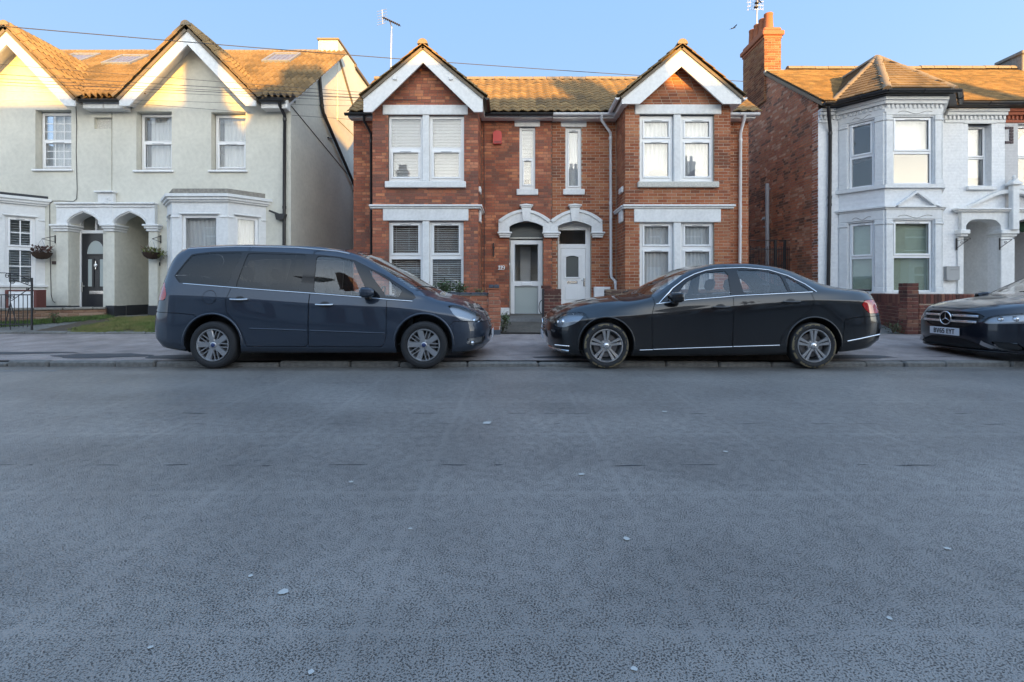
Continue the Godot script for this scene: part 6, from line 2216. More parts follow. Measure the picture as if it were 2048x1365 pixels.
func white_roof(h: Node, xl: float, xs: float, pts: Array):
	var rz := -15.75
	var ry := w_main(rz)
	var rf := MB.new()
	roof_slab(rf, [V3(xl - 0.05, w_main(-12.78), -12.78), V3(xs, w_main(-12.78), -12.78), V3(xs, ry, rz), V3(xl - 0.05, ry, rz)], 0.09)
	roof_slab(rf, [V3(xl - 0.05, 5.0, -19.9), V3(xs, 5.0, -19.9), V3(xs, ry, rz), V3(xl - 0.05, ry, rz)], 0.09)
	var ap := V3(9.80, 7.28, -13.40)
	var ey := 5.86
	# eave points of the bay roof, overhanging
	var e := [V3(pts[0].x - 0.28, ey, -13.1), V3(pts[0].x - 0.28, ey, -12.82), V3(pts[1].x - 0.12, ey, pts[1].y + 0.25), V3(pts[2].x + 0.12, ey, pts[2].y + 0.25), V3(pts[3].x + 0.28, ey, -12.82), V3(pts[3].x + 0.28, ey, -13.1)]
	var back := V3(9.80, 7.28, -14.78)
	var faces := [[e[1], e[2], ap], [e[2], e[3], ap], [e[3], e[4], ap]]
	for q in faces: roof_slab(rf, q, 0.06)
	roof_slab(rf, [e[1], ap, back, V3(e[1].x, ey, -12.85)], 0.06)
	roof_slab(rf, [e[4], ap, back, V3(e[4].x, ey, -12.85)], 0.06)
	var roof := put(rf, "roof", "felt", h)
	var list := []
	var v := V3(0, 0.70, -1.0).normalized()
	var sl: float = (ap.y - ey) / (ap.x - e[1].x)
	var side_y := func(c: Vector3) -> float: return ap.y - sl * absf(c.x - ap.x)
	var keep := func(c: Vector3) -> bool: return side_y.call(c) < c.y + 0.02 or c.x < e[1].x or c.x > e[4].x
	lay_tiles(list, V3(0, w_main(-12.72), -12.72), Vector3.RIGHT, v, xl - 0.05, xs, (-12.72 - rz) / -v.z, 0.165, 0.12, func(_c): return rng.randi() % 5, keep)
	var tm := tile_mesh(0.163, 0.18, 0.0, 1)
	lay(list, roof, "tile", "tile_mass", roof_tones(), func(_i): return tm, TILE_TEX)
	# facets of the bay roof: bigger tiles cut to each triangle
	var fl := []
	for q in faces + [[e[1], back, ap], [e[4], back, ap]]:
		var a: Vector3 = q[0]; var b: Vector3 = q[1]; var t: Vector3 = q[2]
		if q[1] == back:
			a = q[0]; b = V3(q[0].x, ey, -15.0); t = ap
		var uu := (b - a); uu.y = 0.0
		uu = uu.normalized()
		var nn := uu.cross(t - a).normalized()
		if nn.y < 0.0: nn = -nn
		var vv := nn.cross(uu).normalized()
		if vv.y < 0.0: vv = -vv
		var hgt: float = (t - a).dot(vv)
		var tu: float = (t - a).dot(uu)
		var L: float = (b - a).dot(uu)
		var kp: Callable
		if q[1] == back:
			kp = func(c: Vector3) -> bool:
				var s: float = (c - a).dot(uu); var r: float = (c - a).dot(vv) / hgt
				return s > tu * r and c.y > w_main(c.z) - 0.05
		else:
			kp = func(c: Vector3) -> bool:
				var s: float = (c - a).dot(uu); var r: float = (c - a).dot(vv) / hgt
				return s > tu * r - 0.02 and s < lerpf(L, tu, r) + 0.02
		lay_tiles(fl, a, uu, vv, 0.0, L, hgt, 0.165, 0.145, func(_c): return rng.randi() % 5, kp)
	lay(fl, roof, "bay_tile", "bay_tile_mass", [V3(0.247, 0.183, 0.115), V3(0.273, 0.201, 0.125), V3(0.221, 0.165, 0.110), V3(0.286, 0.212, 0.130), V3(0.195, 0.153, 0.105)], func(_i): return tm, TILE_TEX, 250)
	for q in [e[1], e[2], e[3], e[4]]:
		ridge_tiles(roof, q + V3(0, 0.03, 0), ap + V3(0, 0.03, 0), 0.10, 0.40)
	ridge_tiles(roof, ap + V3(0, 0.03, 0), back + V3(0, 0.03, 0), 0.11, 0.40)
	ridge_tiles(roof, V3(xl + 0.7, ry + 0.06, rz), V3(xs, ry + 0.06, rz), 0.12)
	for s in [[e[1], -1.0], [e[4], 1.0]]:
		var le := MB.new()
		var a: Vector3 = V3(s[0].x, ey + 0.06, -12.84)
		le.face(a, back + V3(0, 0.05, 0), back + V3(s[1] * 0.05, 0.05, 0), a + V3(s[1] * 0.16, 0.02, 0), V3(9.8, -10, -13))
		put(le, "valley", "lead", roof)
	# gutters round the bay
	var gy := ey - 0.02
	var ring := [V3(xl - 0.05, gy, -12.68), V3(e[1].x - 0.02, gy, -12.68), V3(e[2].x - 0.04, gy, e[2].z + 0.06), V3(e[3].x + 0.04, gy, e[3].z + 0.06), V3(e[4].x + 0.02, gy, -12.68), V3(xs, gy, -12.68)]
	for i in 5: gutter(h, ring[i], ring[i + 1], "black_plastic", 0.06)
	var so := MB.new()
	var P := [P2(xl, -12.99), P2(e[1].x, -12.72), P2(e[2].x, e[2].z), P2(e[3].x, e[3].z), P2(e[4].x, -12.72), P2(xs, -12.99)]
	so.quad(V3(e[1].x, 5.77, -12.75), V3(e[2].x, 5.77, e[2].z), V3(e[3].x, 5.77, e[3].z), V3(e[4].x, 5.77, -12.75), Vector3.DOWN)
	so.quad(V3(xl, 5.77, -13.0), V3(xs, 5.77, -13.0), V3(xs, 5.77, -12.73), V3(xl, 5.77, -12.73), Vector3.DOWN)
	put(so, "soffit", "iron", h)

func white_chimney(h: Node, xl: float):
	var x0 := xl - 0.06
	var x1 := xl + 0.46
	var z0 := -15.66
	var z1 := -17.1
	var yb := 7.0
	var yt := my(78, 15.7)
	var mb := MB.new()
	mb.box(V3(x0 + 0.004, yb, z1 + 0.004), V3(x1 - 0.004, yt, z0 - 0.004))
	var c := put(mb, "chimney", "mortar_pale", h)
	var list := []
	var nb := func(_x, _y): return 0.0
	var pick := tone_picker(555, 4, 2, 2, nb)
	course_bricks(list, V2([[0, yb], [x1 - x0, yb], [x1 - x0, yt], [0, yt]]), [], wall_frame(P2(x0, z0), P2(x1, z0)), pick, false)
	course_bricks(list, V2([[0, yb], [z0 - z1, yb], [z0 - z1, yt], [0, yt]]), [], wall_frame(P2(x0, z1), P2(x0, z0)), pick, false)
	course_bricks(list, V2([[0, yb], [z0 - z1, yb], [z0 - z1, yt], [0, yt]]), [], wall_frame(P2(x1, z0), P2(x1, z1)), pick, false)
	lay(list, c, "brick", "brickwork", [V3(0.36, 0.15, 0.075), V3(0.40, 0.17, 0.085), V3(0.32, 0.125, 0.065), V3(0.38, 0.19, 0.10), V3(0.22, 0.09, 0.05), V3(0.25, 0.11, 0.06), V3(0.46, 0.24, 0.12), V3(0.44, 0.22, 0.12)], func(i): return brick_mesh(i), BRICK_TEX, 220)
	var oh := MB.new()
	oh.cbox(V3(x0 - 0.03, yt, z1 - 0.03), V3(x1 + 0.03, yt + 0.085, z0 + 0.03), 0.012)
	oh.cbox(V3(x0 - 0.08, yt + 0.086, z1 - 0.08), V3(x1 + 0.08, yt + 0.23, z0 + 0.08), 0.02)
	oh.cbox(V3(x0 - 0.02, yt + 0.231, z1 - 0.02), V3(x1 + 0.02, yt + 0.36, z0 + 0.02), 0.04)
	put(oh, "chimney_cap", "terracotta", c)
	var fs := MB.new()
	fs.cbox(V3(x0 - 0.02, w_main(-15.6) - 0.02, z0 - 0.01), V3(x1 + 0.06, w_main(-15.6) + 0.06, z0 + 0.10), 0.01)
	put(fs, "flashing", "stone_worn", c)
	for k in 4:
		var pt := MB.new()
		pt.xf = Transform3D(Basis(), V3((x0 + x1) / 2 - 0.02, yt + 0.30, z0 - 0.22 - k * 0.335))
		pt.lathe([P2(0.15, 0), P2(0.145, 0.1), P2(0.125, 0.52), P2(0.135, 0.53), P2(0.135, 0.58), P2(0.11, 0.58), P2(0.10, 0.3)], 18)
		put(pt, "chimney_pot", "terracotta", c)

# ---------------------------------------------------------------- garden walls
func brick_wall_thing(called: String, label: String, a: Vector2, b: Vector2, y0: float, y1: float, tones: Array, mortar: String, soldier := false, thick := 0.22, most := 300) -> Node3D:
	var h := thing(called, label, "garden wall", V3((a.x + b.x) / 2, y0, (a.y + b.y) / 2))
	var fr := wall_frame(a, b)
	var L := (b - a).length()
	var mb := MB.new()
	mb.xf = fr
	mb.box(V3(0.004, y0 - 0.15, -thick + 0.004), V3(L - 0.004, y1 - 0.004, -0.004))
	var m := put(mb, "wall_core", mortar, h)
	var list := []
	var pick := tone_picker(int(absf(a.x) * 100) + 7, 3, 2, 1, func(_x, y): return 0.15 if y < y0 + 0.2 else -0.02)
	var top := y1 - 0.225 if soldier else y1
	course_bricks(list, V2([[0, y0], [L, y0], [L, top], [0, top]]), [], fr, pick, false)
	course_bricks(list, V2([[0, y0], [thick, y0], [thick, top], [0, top]]), [], wall_frame(a - P2(fr.basis.z.x, fr.basis.z.z) * thick, a), pick, false)
	course_bricks(list, V2([[0, y0], [thick, y0], [thick, top], [0, top]]), [], wall_frame(b, b - P2(fr.basis.z.x, fr.basis.z.z) * thick), pick, false)
	if soldier:
		var x := 0.0
		while x < L - 0.03:
			var bb := Basis(V3(0.066, 0, 0), V3(0, 0.215, 0), V3(0, 0, thick + 0.01))
			list.append([fr * Transform3D(bb, V3(x + 0.0375, y1 - 0.107, -thick * 0.5 + 0.003)), pick.call(x, 5.0)])
			x += 0.0755
	else:
		var x := 0.0
		while x < L - 0.03:
			var bb := Basis(V3(0.21, 0, 0), V3(0, 0.066, 0), V3(0, 0, thick + 0.008))
			list.append([fr * Transform3D(bb, V3(minf(x + 0.11, L - 0.1), y1 - 0.036 + 0.003, -thick * 0.5 + 0.002)), pick.call(x, 5.0)])
			x += 0.222
	lay(list, m, "brick", "brickwork", tones, func(i): return brick_mesh(i), BRICK_TEX, most)
	return h

func build_garden_walls():
	var red := [V3(0.232, 0.090, 0.070), V3(0.262, 0.102, 0.077), V3(0.203, 0.081, 0.067), V3(0.128, 0.065, 0.056), V3(0.150, 0.072, 0.059), V3(0.360, 0.167, 0.112)]
	var pink := [V3(0.572, 0.221, 0.130), V3(0.624, 0.260, 0.156), V3(0.520, 0.195, 0.117), V3(0.390, 0.156, 0.104), V3(0.442, 0.182, 0.117), V3(0.806, 0.585, 0.494)]
	var buff := [V3(0.365, 0.208, 0.138), V3(0.405, 0.247, 0.163), V3(0.324, 0.182, 0.125), V3(0.243, 0.156, 0.112), V3(0.284, 0.182, 0.125), V3(0.540, 0.351, 0.250)]
	# in front of the white house: pier, wall along the pavement, wall running back
	var pier := brick_wall_thing("brick_pier", "square dark red brick gate pier in front of the white bay", P2(mx(1814.8, 10.2), -10.2), P2(mx(1837.5, 10.2), -10.2), 0.17, my(567, 10.2), red, "mortar_red", false, 0.225, 120)
	brick_wall_thing("garden_wall", "dark red brick garden wall with upright top course behind the black hatchback", P2(mx(1837.5, 10.25) + 0.02, -10.26), P2(mx(1837.5, 10.25) + 3.6, -10.26), 0.17, my(588, 10.26), red, "mortar_red", true)
	brick_wall_thing("garden_wall", "dark red brick side wall running back towards the white house", P2(8.72, -12.15), P2(8.06, -10.42), 0.2, my(588, 10.6), red, "mortar_red", true)
	# in front of number 119
	var p2 := brick_wall_thing("brick_pier", "painted orange brick pier with blue brick cap beside the blue people carrier", P2(mx(977, 10.2), -10.2), P2(mx(1000, 10.2), -10.2), 0.26, my(579, 10.2), pink, "mortar_pale", false, 0.24, 120)
	var cap := MB.new()
	cap.cbox(V3(mx(974.5, 10.2), my(579, 10.2) + 0.004, -10.47), V3(mx(1002.5, 10.2), my(576.8, 10.2), -10.17), 0.006)
	put(cap, "tile_course", "terracotta", p2)
	M.blue_cap = surface("blue_engineering_brick", V3(0.075, 0.085, 0.105), 0.55, {"tex": noise_tex("fine", 512, 0.03, 4, 0.62), "scale": 2.0})
	for k in 2:
		var cb := MB.new()
		cb.cbox(V3(mx(977.5 + k * 10.6, 10.2), my(576.6, 10.2), -10.44), V3(mx(987.2 + k * 10.6, 10.2), my(569.8, 10.2), -10.19), 0.01)
		put(cb, "cap_brick", "blue_cap", p2)
	var bs := MB.new()
	bs.cbox(V3(mx(976.5, 10.2), 0.12, -10.45), V3(mx(1000.5, 10.2), 0.26, -10.19), 0.012)
	put(bs, "base_course", "blue_cap", p2)
	var gw := brick_wall_thing("garden_wall", "orange brick garden wall with dark cap bricks and plants behind it", P2(mx(812, 10.3), -10.28), P2(mx(976.5, 10.3), -10.28), 0.17, my(592, 10.28), pink, "mortar_pale", false, 0.2, 200)
	var x := mx(812, 10.3)
	var tc := MB.new()
	tc.cbox(V3(x, my(592, 10.28) + 0.004, -10.52), V3(mx(976.5, 10.3), my(590, 10.28), -10.25), 0.006)
	put(tc, "tile_course", "slab", gw)
	while x < mx(970, 10.3):
		var cb := MB.new()
		cb.cbox(V3(x + 0.004, my(589.9, 10.28), -10.50), V3(minf(x + 0.212, mx(976, 10.3)), my(585.5, 10.28), -10.27), 0.01)
		put(cb, "cap_brick", "blue_cap", gw)
		x += 0.222
	# between the two doors and beyond
	brick_wall_thing("brick_pier", "small stepped dark brick pier between the two front doors", P2(mx(1089, 11.4), -11.4), P2(mx(1122, 11.4), -11.4), 0.28, my(581, 11.4), red, "mortar_pale", false, 0.22, 120)
	var sb := brick_wall_thing("brick_stub", "single dark brick stub standing on the pier by the gate post", P2(mx(1090, 11.45), -11.45), P2(mx(1101, 11.45), -11.45), my(581, 11.4) + 0.002, my(571.5, 11.4), red, "mortar_pale", false, 0.12, 20)
	brick_wall_thing("garden_wall", "low brick garden wall behind the black saloon's bonnet", P2(mx(1212, 10.6), -10.6), P2(mx(1500, 10.6), -10.6), 0.17, my(579, 10.6), [V3(0.20, 0.12, 0.09), V3(0.24, 0.15, 0.11), V3(0.16, 0.10, 0.08), V3(0.12, 0.08, 0.065), V3(0.14, 0.09, 0.07), V3(0.30, 0.22, 0.16)], "mortar_pale", false, 0.2, 200)
	var gp := MB.new()
	gp.cbox(V3(mx(1084, 10.4), 0.15, -10.43), V3(mx(1088.5, 10.4), my(578, 10.4), -10.38), 0.006)
	single(gp, "gate_post", "iron", "slim black gate post beside the path to number 119", "post", V3(mx(1086, 10.4), 0.17, -10.4))
	var rg := MB.new()
	var ln := []
	for k in 13:
		var a := PI * (0.5 + k / 12.0)
		ln.append(V3(mx(1084, 10.4) + cos(a) * 0.06, 0.72 + sin(a) * 0.14, -10.40))
	rg.tube(ln, 0.009, 6)
	single(rg, "gate_loop", "iron", "curved black gate hook on the slim gate post", "hook", V3(mx(1084, 10.4), 0.6, -10.4))
	# low coped wall by the left-hand gate
	var lw := brick_wall_thing("garden_wall", "low weathered brick wall with stone coping below the black front door", P2(-12.6, -10.65), P2(-10.02, -12.32), 0.22, 0.60, buff, "mortar_red", false, 0.2, 200)
	var fr := wall_frame(P2(-12.6, -10.65), P2(-10.02, -12.32))
	var L := P2(-12.6, -10.65).distance_to(P2(-10.02, -12.32))
	var xx := 0.0
	while xx < L:
		var c := MB.new()
		c.xf = fr
		var l: float = minf(rng.randf_range(0.45, 0.7), L - xx)
		c.cbox(V3(xx + 0.006, 0.602, -0.24), V3(xx + l - 0.006, 0.655 + rng.randf_range(-0.005, 0.008), 0.035), 0.012)
		put(c, "coping_stone", "slab", lw)
		xx += l
	# bin store panel framed in brick
	var bp := thing("meter_housing", "white boarded housing edged in red brick behind the iron gate", "housing", V3(mx(41, 12.0), 0.45, -12.0))
	var bd := MB.new()
	bd.cbox(V3(mx(16, 11.9), 0.42, -12.1), V3(mx(67, 11.9), my(583, 11.9), -11.9), 0.01)
	put(bd, "board", "upvc", bp)
	var be := MB.new()
	be.cbox(V3(mx(67, 11.9) + 0.002, 0.42, -12.15), V3(mx(73, 11.9), my(580, 11.9), -11.88), 0.01)
	be.cbox(V3(mx(10, 11.9), 0.42, -12.15), V3(mx(16, 11.9) - 0.002, my(580, 11.9), -11.88), 0.01)
	be.cbox(V3(mx(16, 11.9), my(583, 11.9) + 0.002, -12.15), V3(mx(67, 11.9), my(580, 11.9), -11.885), 0.008)
	put(be, "edging", "red_dark", bp)

# ---------------------------------------------------------------- small things
func scroll(mb: MB, c: Vector3, r: float, turns: float, from: float, dir: float, w := 0.008):
	var ln := []
	var n := int(14 * turns) + 4
	for k in n + 1:
		var t := float(k) / n
		var a := from + dir * TAU * turns * t
		var rr := r * (1.0 - 0.8 * t)
		ln.append(c + V3(cos(a) * rr, sin(a) * rr, 0))
	mb.tube(ln, w, 6)

func build_small_things():
	iron_gate()
	side_gate()
	aerials()
	wires()
	# alarm box
	var al := MB.new()
	var r := mr(985.8, 260.6, 1003.4, 287, 12.9)
	var pts := PackedVector2Array()
	for k in 9:
		var a := PI * k / 8.0
		pts.append(P2(r.get_center().x + cos(a) * r.size.x * 0.5, r.end.y - 0.07 + sin(a) * 0.07))
	pts.append(P2(r.position.x, r.position.y + 0.02)); pts.append(P2(r.position.x + 0.015, r.position.y)); pts.append(P2(r.end.x - 0.015, r.position.y)); pts.append(P2(r.end.x, r.position.y + 0.02))
	al.prism(pts, BZ + 0.012, BZ + 0.085)
	var alb := thing("alarm_box", "red burglar alarm box on the brick front", "alarm box", V3(r.get_center().x, r.position.y, BZ))
	put(al, "casing", "alarm_red", alb)
	var lb := MB.new()
	lb.cbox(V3(r.position.x + 0.02, r.position.y + 0.015, BZ + 0.0855), V3(r.end.x - 0.02, r.position.y + 0.07, BZ + 0.0885), 0.001)
	put(lb, "strip", surface("dark_red", V3(0.22, 0.012, 0.012), 0.4), alb)
	# house number
	var nm := thing("house_number", "white number 119 on the brick beside the glazed door", "number", V3(mx(1003, 12.98), my(541, 12.98), BZ + 0.012))
	for k in 3:
		var d := MeshInstance3D.new()
		d.name = "digit"
		d.mesh = text_mesh("119"[k], 0.155, 0.012, "Droid Serif", true)
		d.material_override = M.upvc
		d.position = V3([-0.062, -0.010, 0.052][k], 0.07, 0.008)
		d.rotation.z = -0.06
		nm.add_child(d, true)
	var bk := MB.new()
	bk.cbox(V3(mx(985.5, 12.98), my(514, 12.98), BZ + 0.004), V3(mx(988, 12.98), my(486, 12.98), BZ + 0.025), 0.004)
	bk.cbox(V3(mx(984.8, 12.98), my(497, 12.98), BZ + 0.006), V3(mx(988.7, 12.98), my(494, 12.98), BZ + 0.05), 0.004)
	single(bk, "basket_bracket", "iron", "plain black wall bracket on the dark red brick", "bracket", V3(mx(987, 12.98), my(500, 12.98), BZ))
	var bell := MB.new()
	bell.cbox(V3(mx(1018.4, 12.98), my(531, 12.98), BZ + 0.004), V3(mx(1020.6, 12.98), my(526, 12.98), BZ + 0.03), 0.006)
	single(bell, "doorbell", "upvc", "small white doorbell beside the glazed front door", "doorbell", V3(mx(1019.5, 12.98), my(529, 12.98), BZ))
	var wp := MB.new()
	wp.cbox(V3(mx(1001, 12.95), 0.3, BZ + 0.002), V3(mx(1019, 12.95), my(616, 12.95), BZ + 0.03), 0.01)
	put(wp, "plinth", "stone_white", get_node("brick_house"))
	# meter box
	var mt := thing("meter_box", "white plastic meter box beside the panelled front door", "meter box", V3(mx(1205, 12.8), 0.7, BZ))
	var q := mr(1189, 574, 1221, 606, 12.85)
	var m1 := MB.new()
	m1.cbox(V3(q.position.x, q.position.y, BZ + 0.003), V3(q.end.x, q.end.y, BZ + 0.16), 0.012)
	put(m1, "casing", "upvc", mt)
	var m2 := MB.new()
	m2.cbox(V3(q.position.x + 0.03, q.position.y + 0.03, BZ + 0.161), V3(q.end.x - 0.03, q.end.y - 0.03, BZ + 0.172), 0.006)
	put(m2, "lid", "upvc", mt)
	# post box
	var pb := thing("letter_box", "grey steel letter box on the white wall beside the porch", "letter box", V3(mx(1906, 12.9), my(561, 12.9), WZ))
	var p := mr(1893.7, 534, 1919.5, 561, 12.9)
	var b1 := MB.new()
	var outl := PackedVector2Array([P2(p.position.x, p.position.y + 0.02), P2(p.position.x + 0.05, p.position.y), P2(p.end.x - 0.03, p.position.y), P2(p.end.x, p.position.y + 0.02), P2(p.end.x, p.end.y), P2(p.position.x, p.end.y)])
	b1.prism(outl, WZ + 0.004, WZ + 0.11)
	put(b1, "casing", "grey_box", pb)
	var b2 := MB.new()
	b2.cbox(V3(p.position.x + 0.08, p.end.y - 0.07, WZ + 0.1105), V3(p.end.x - 0.02, p.end.y - 0.055, WZ + 0.125), 0.004)
	b2.cbox(V3(p.position.x - 0.006, p.end.y, WZ + 0.004), V3(p.end.x + 0.006, p.end.y + 0.012, WZ + 0.125), 0.004)
	put(b2, "flap", "grey_box", pb)
	# hanging baskets and brackets
	basket(mp(83, 500, 12.35), "hanging basket with reddish stems left of the black door", true, V3(mx(103, 12.5), my(478, 12.5), -12.5), -1.0)
	basket(mp(304, 500, 12.35), "hanging basket with green trailing leaves right of the porch", false, V3(mx(316, 12.5), my(478, 12.5), -12.5), -1.0)
	for k in 2:
		var c: Vector3 = [V3(mx(1920, 12.88), my(488, 12.88), WZ + 0.045), V3(mx(2002, 12.88), my(488, 12.88), WZ + 0.11)][k]
		var br := MB.new()
		br.cbox(c + V3(-0.012, -0.155, -0.03), c + V3(0.012, 0.155, 0.0), 0.004)
		br.tube([c + V3(0, 0.10, 0), c + V3(0.13, 0.10, 0.18)], 0.008, 6)
		br.tube([c + V3(0, -0.10, 0), c + V3(0.13, 0.10, 0.18)], 0.008, 6)
		scroll(br, c + V3(0.05, 0.03, 0.08), 0.04, 1.2, 0.0, 1.0, 0.006)
		scroll(br, c + V3(0.145, 0.12, 0.2), 0.03, 1.0, 3.0, -1.0, 0.006)
		single(br, "scroll_bracket", "iron", ["black scrolled basket bracket left of the white porch opening", "black scrolled basket bracket on the right porch pier"][k], "bracket", c)
	for k in 2:
		var g: Rect2 = [mr(101, 522.5, 121, 529, 12.55), mr(299, 524.5, 318, 532, 12.55)][k]
		var sg := MB.new()
		sg.cbox(V3(g.position.x, g.position.y, RZ + 0.004), V3(g.end.x, g.end.y, RZ + 0.03), 0.004)
		sg.cbox(V3(g.position.x + 0.02, g.get_center().y - 0.006, RZ + 0.0305), V3(g.end.x - 0.02, g.get_center().y + 0.006, RZ + 0.033), 0.001)
		single(sg, "name_plate", surface("dark_slate", [V3(0.05, 0.028, 0.025), V3(0.03, 0.03, 0.033)][k], 0.5), ["small dark brown name plate beside the black front door", "small black name plate under the right hanging basket"][k], "sign", V3(g.get_center().x, g.position.y, RZ))
	# telephone cable down the left house
	var cb := MB.new()
	var cl := []
	for e in [[150, 200], [152, 250], [151, 300], [153, 380], [152, 398], [146, 403], [125, 402], [104, 402], [98, 408], [98, 450], [100, 560], [101, 590], [104, 602], [109, 606]]:
		cl.append(V3(mx(e[0], 12.58), my(e[1], 12.58), RZ + 0.012))
	cb.tube(cl, 0.007, 6)
	put(cb, "cable", "wire", get_node("rendered_house"))
	# green round sign in the neighbour's porch
	var rs := MB.new()
	rs.xf = Transform3D(Basis(Vector3.RIGHT, PI / 2), V3(mx(2047, 13.2), my(454, 13.2), -13.22))
	rs.lathe([P2(0.0, 0.0), P2(0.13, 0.0), P2(0.14, 0.01), P2(0.13, 0.025), P2(0.0, 0.028)], 24)
	single(rs, "wreath", surface("dark_green", V3(0.012, 0.05, 0.022), 0.8, {"bump": height_tex("lumpy", 512, 0.02, 4), "bump_cm": 2.0, "scale": 5.0}), "round dark green wreath hanging in the grey porch", "wreath", V3(mx(2047, 13.2), my(454, 13.2), -13.2))
	# bird
	var bd := MB.new()
	var bc := mp(1467, 57, 26.0)
	bd.xf = Transform3D(Basis(Vector3.UP, 0.3) * Basis(Vector3.BACK, 0.2), bc)
	bd.tube([V3(-0.13, 0, 0), V3(-0.06, 0.01, 0), V3(0.03, 0.02, 0), V3(0.10, 0.035, 0), V3(0.15, 0.03, 0)], 0.03, 8, true, 0.012)
	for s in [-1.0, 1.0]:
		var w := [V3(0.05, 0.03, s * 0.02), V3(0.08, 0.07, s * 0.16), V3(0.0, 0.09, s * 0.30), V3(-0.03, 0.06, s * 0.16), V3(-0.05, 0.02, s * 0.02)]
		for i in range(1, 4):
			bd.tri(w[0], w[i], w[i + 1], V3(0, 1, 0)); bd.tri(w[0] - V3(0, 0.006, 0), w[i] - V3(0, 0.006, 0), w[i + 1] - V3(0, 0.006, 0), V3(0, -1, 0))
	bd.tri(V3(-0.12, 0, -0.02), V3(-0.12, 0, 0.02), V3(-0.22, -0.02, 0.0), Vector3.UP)
	single(bd, "bird", surface("dark_feathers", V3(0.02, 0.02, 0.022), 0.8), "small dark bird flying left of the brick chimney", "bird", bc)
	# litter on the road and pavement
	var lit := [[975, 848, 0.05], [1163, 951, 0.024], [1253, 1080, 0.02], [565, 1188, 0.022], [1895, 1100, 0.018], [1452, 905, 0.022], [702, 966, 0.02], [622, 1348, 0.012], [1268, 1342, 0.012], [206, 725, 0.05], [290, 724, 0.03], [1718, 725, 0.035], [500, 1155, 0.012], [300, 1298, 0.010], [1780, 1240, 0.012], [820, 1060, 0.012], [1330, 825, 0.03]]
	for k in lit.size():
		var e: Array = lit[k]
		var d: float = EYE / ((e[1] - HORIZON) / FOCAL)
		var y := 0.004
		if d > 7.0: y = 0.002
		var mb := MB.new()
		var c := V3(mx(e[0], d), y, -d)
		var n := 7
		var s: float = e[2]
		var rim := []
		for i in n: rim.append(c + V3(cos(TAU * i / n) * s * rng.randf_range(0.5, 1.0), rng.randf_range(0.001, s * 0.15), sin(TAU * i / n) * s * rng.randf_range(0.5, 1.0)))
		for i in n:
			mb.tri(c + V3(0, s * 0.12, 0), rim[i], rim[(i + 1) % n], Vector3.UP)
			mb.tri(c, rim[i], rim[(i + 1) % n], Vector3.DOWN)
		single(mb, "paper_scrap", surface("paper", V3(0.5, 0.49, 0.46), 0.9), "tiny pale scrap of litter lying on the road", "litter", c, "scraps of litter on the road")

func iron_gate():
	var d := 10.7
	var z := -d
	var h := thing("iron_gate", "ornate dark wrought iron gate with scrolls at the far left", "gate", V3(mx(30, d), 0.2, z))
	var x0 := mx(-60, d); var x1 := mx(63, d)
	var yb := 0.24
	var yr := my(590, d)
	var ybar := [0.34, yr]
	var po := MB.new()
	po.cbox(V3(x1 - 0.016, 0.17, z - 0.016), V3(x1 + 0.016, my(556, d), z + 0.016), 0.004)
	po.cbox(V3(x0 - 0.016, 0.17, z - 0.016), V3(x0 + 0.016, my(556, d), z + 0.016), 0.004)
	put(po, "stile", "iron", h)
	for y in ybar:
		var rl := MB.new()
		rl.cbox(V3(x0, y - 0.012, z - 0.007), V3(x1, y + 0.012, z + 0.007), 0.003)
		put(rl, "rail", "iron", h)
	var n := 14
	for i in range(1, n):
		var b := MB.new()
		var x := lerpf(x0, x1, float(i) / n)
		b.tube([V3(x, 0.28, z), V3(x, yr + (0.02 if i % 2 == 0 else 0.0), z)], 0.0075, 6)
		put(b, "bar", "iron", h)
	var sc := MB.new()
	# swept top with scrolls
	var top := []
	for k in 17:
		var t := k / 16.0
		var px := lerpf(-60.0, 63.0, t)
		top.append(V3(mx(px, d), my(546.0 + 16.0 * pow(absf((px - 0.0) / 63.0), 2.0), d), z))
	sc.tube(top, 0.009, 6)
	for e in [[14, 552, 0.055, 1.0], [24, 564, 0.05, -1.0], [54, 566, 0.045, 1.0], [24, 594, 0.05, 1.0], [13, 594, 0.045, -1.0], [54, 578, 0.035, -1.0], [-10, 556, 0.055, -1.0], [-30, 566, 0.05, 1.0]]:
		scroll(sc, mp(e[0], e[1], d), e[2], 1.4, 0.6, e[3], 0.007)
	sc.tube([mp(18, 556, d), mp(60, 572, d)], 0.008, 6)
	sc.tube([mp(22, 602, d), mp(63, 574, d)], 0.008, 6)
	sc.tube([mp(20, 546, d), mp(20, 660, d)], 0.008, 6)
	sc.tube([mp(20, 605, d), mp(32, 648, d)], 0.009, 6)
	sc.tube([mp(20, 605, d), mp(10, 648, d)], 0.009, 6)
	put(sc, "scrollwork", "iron", h)

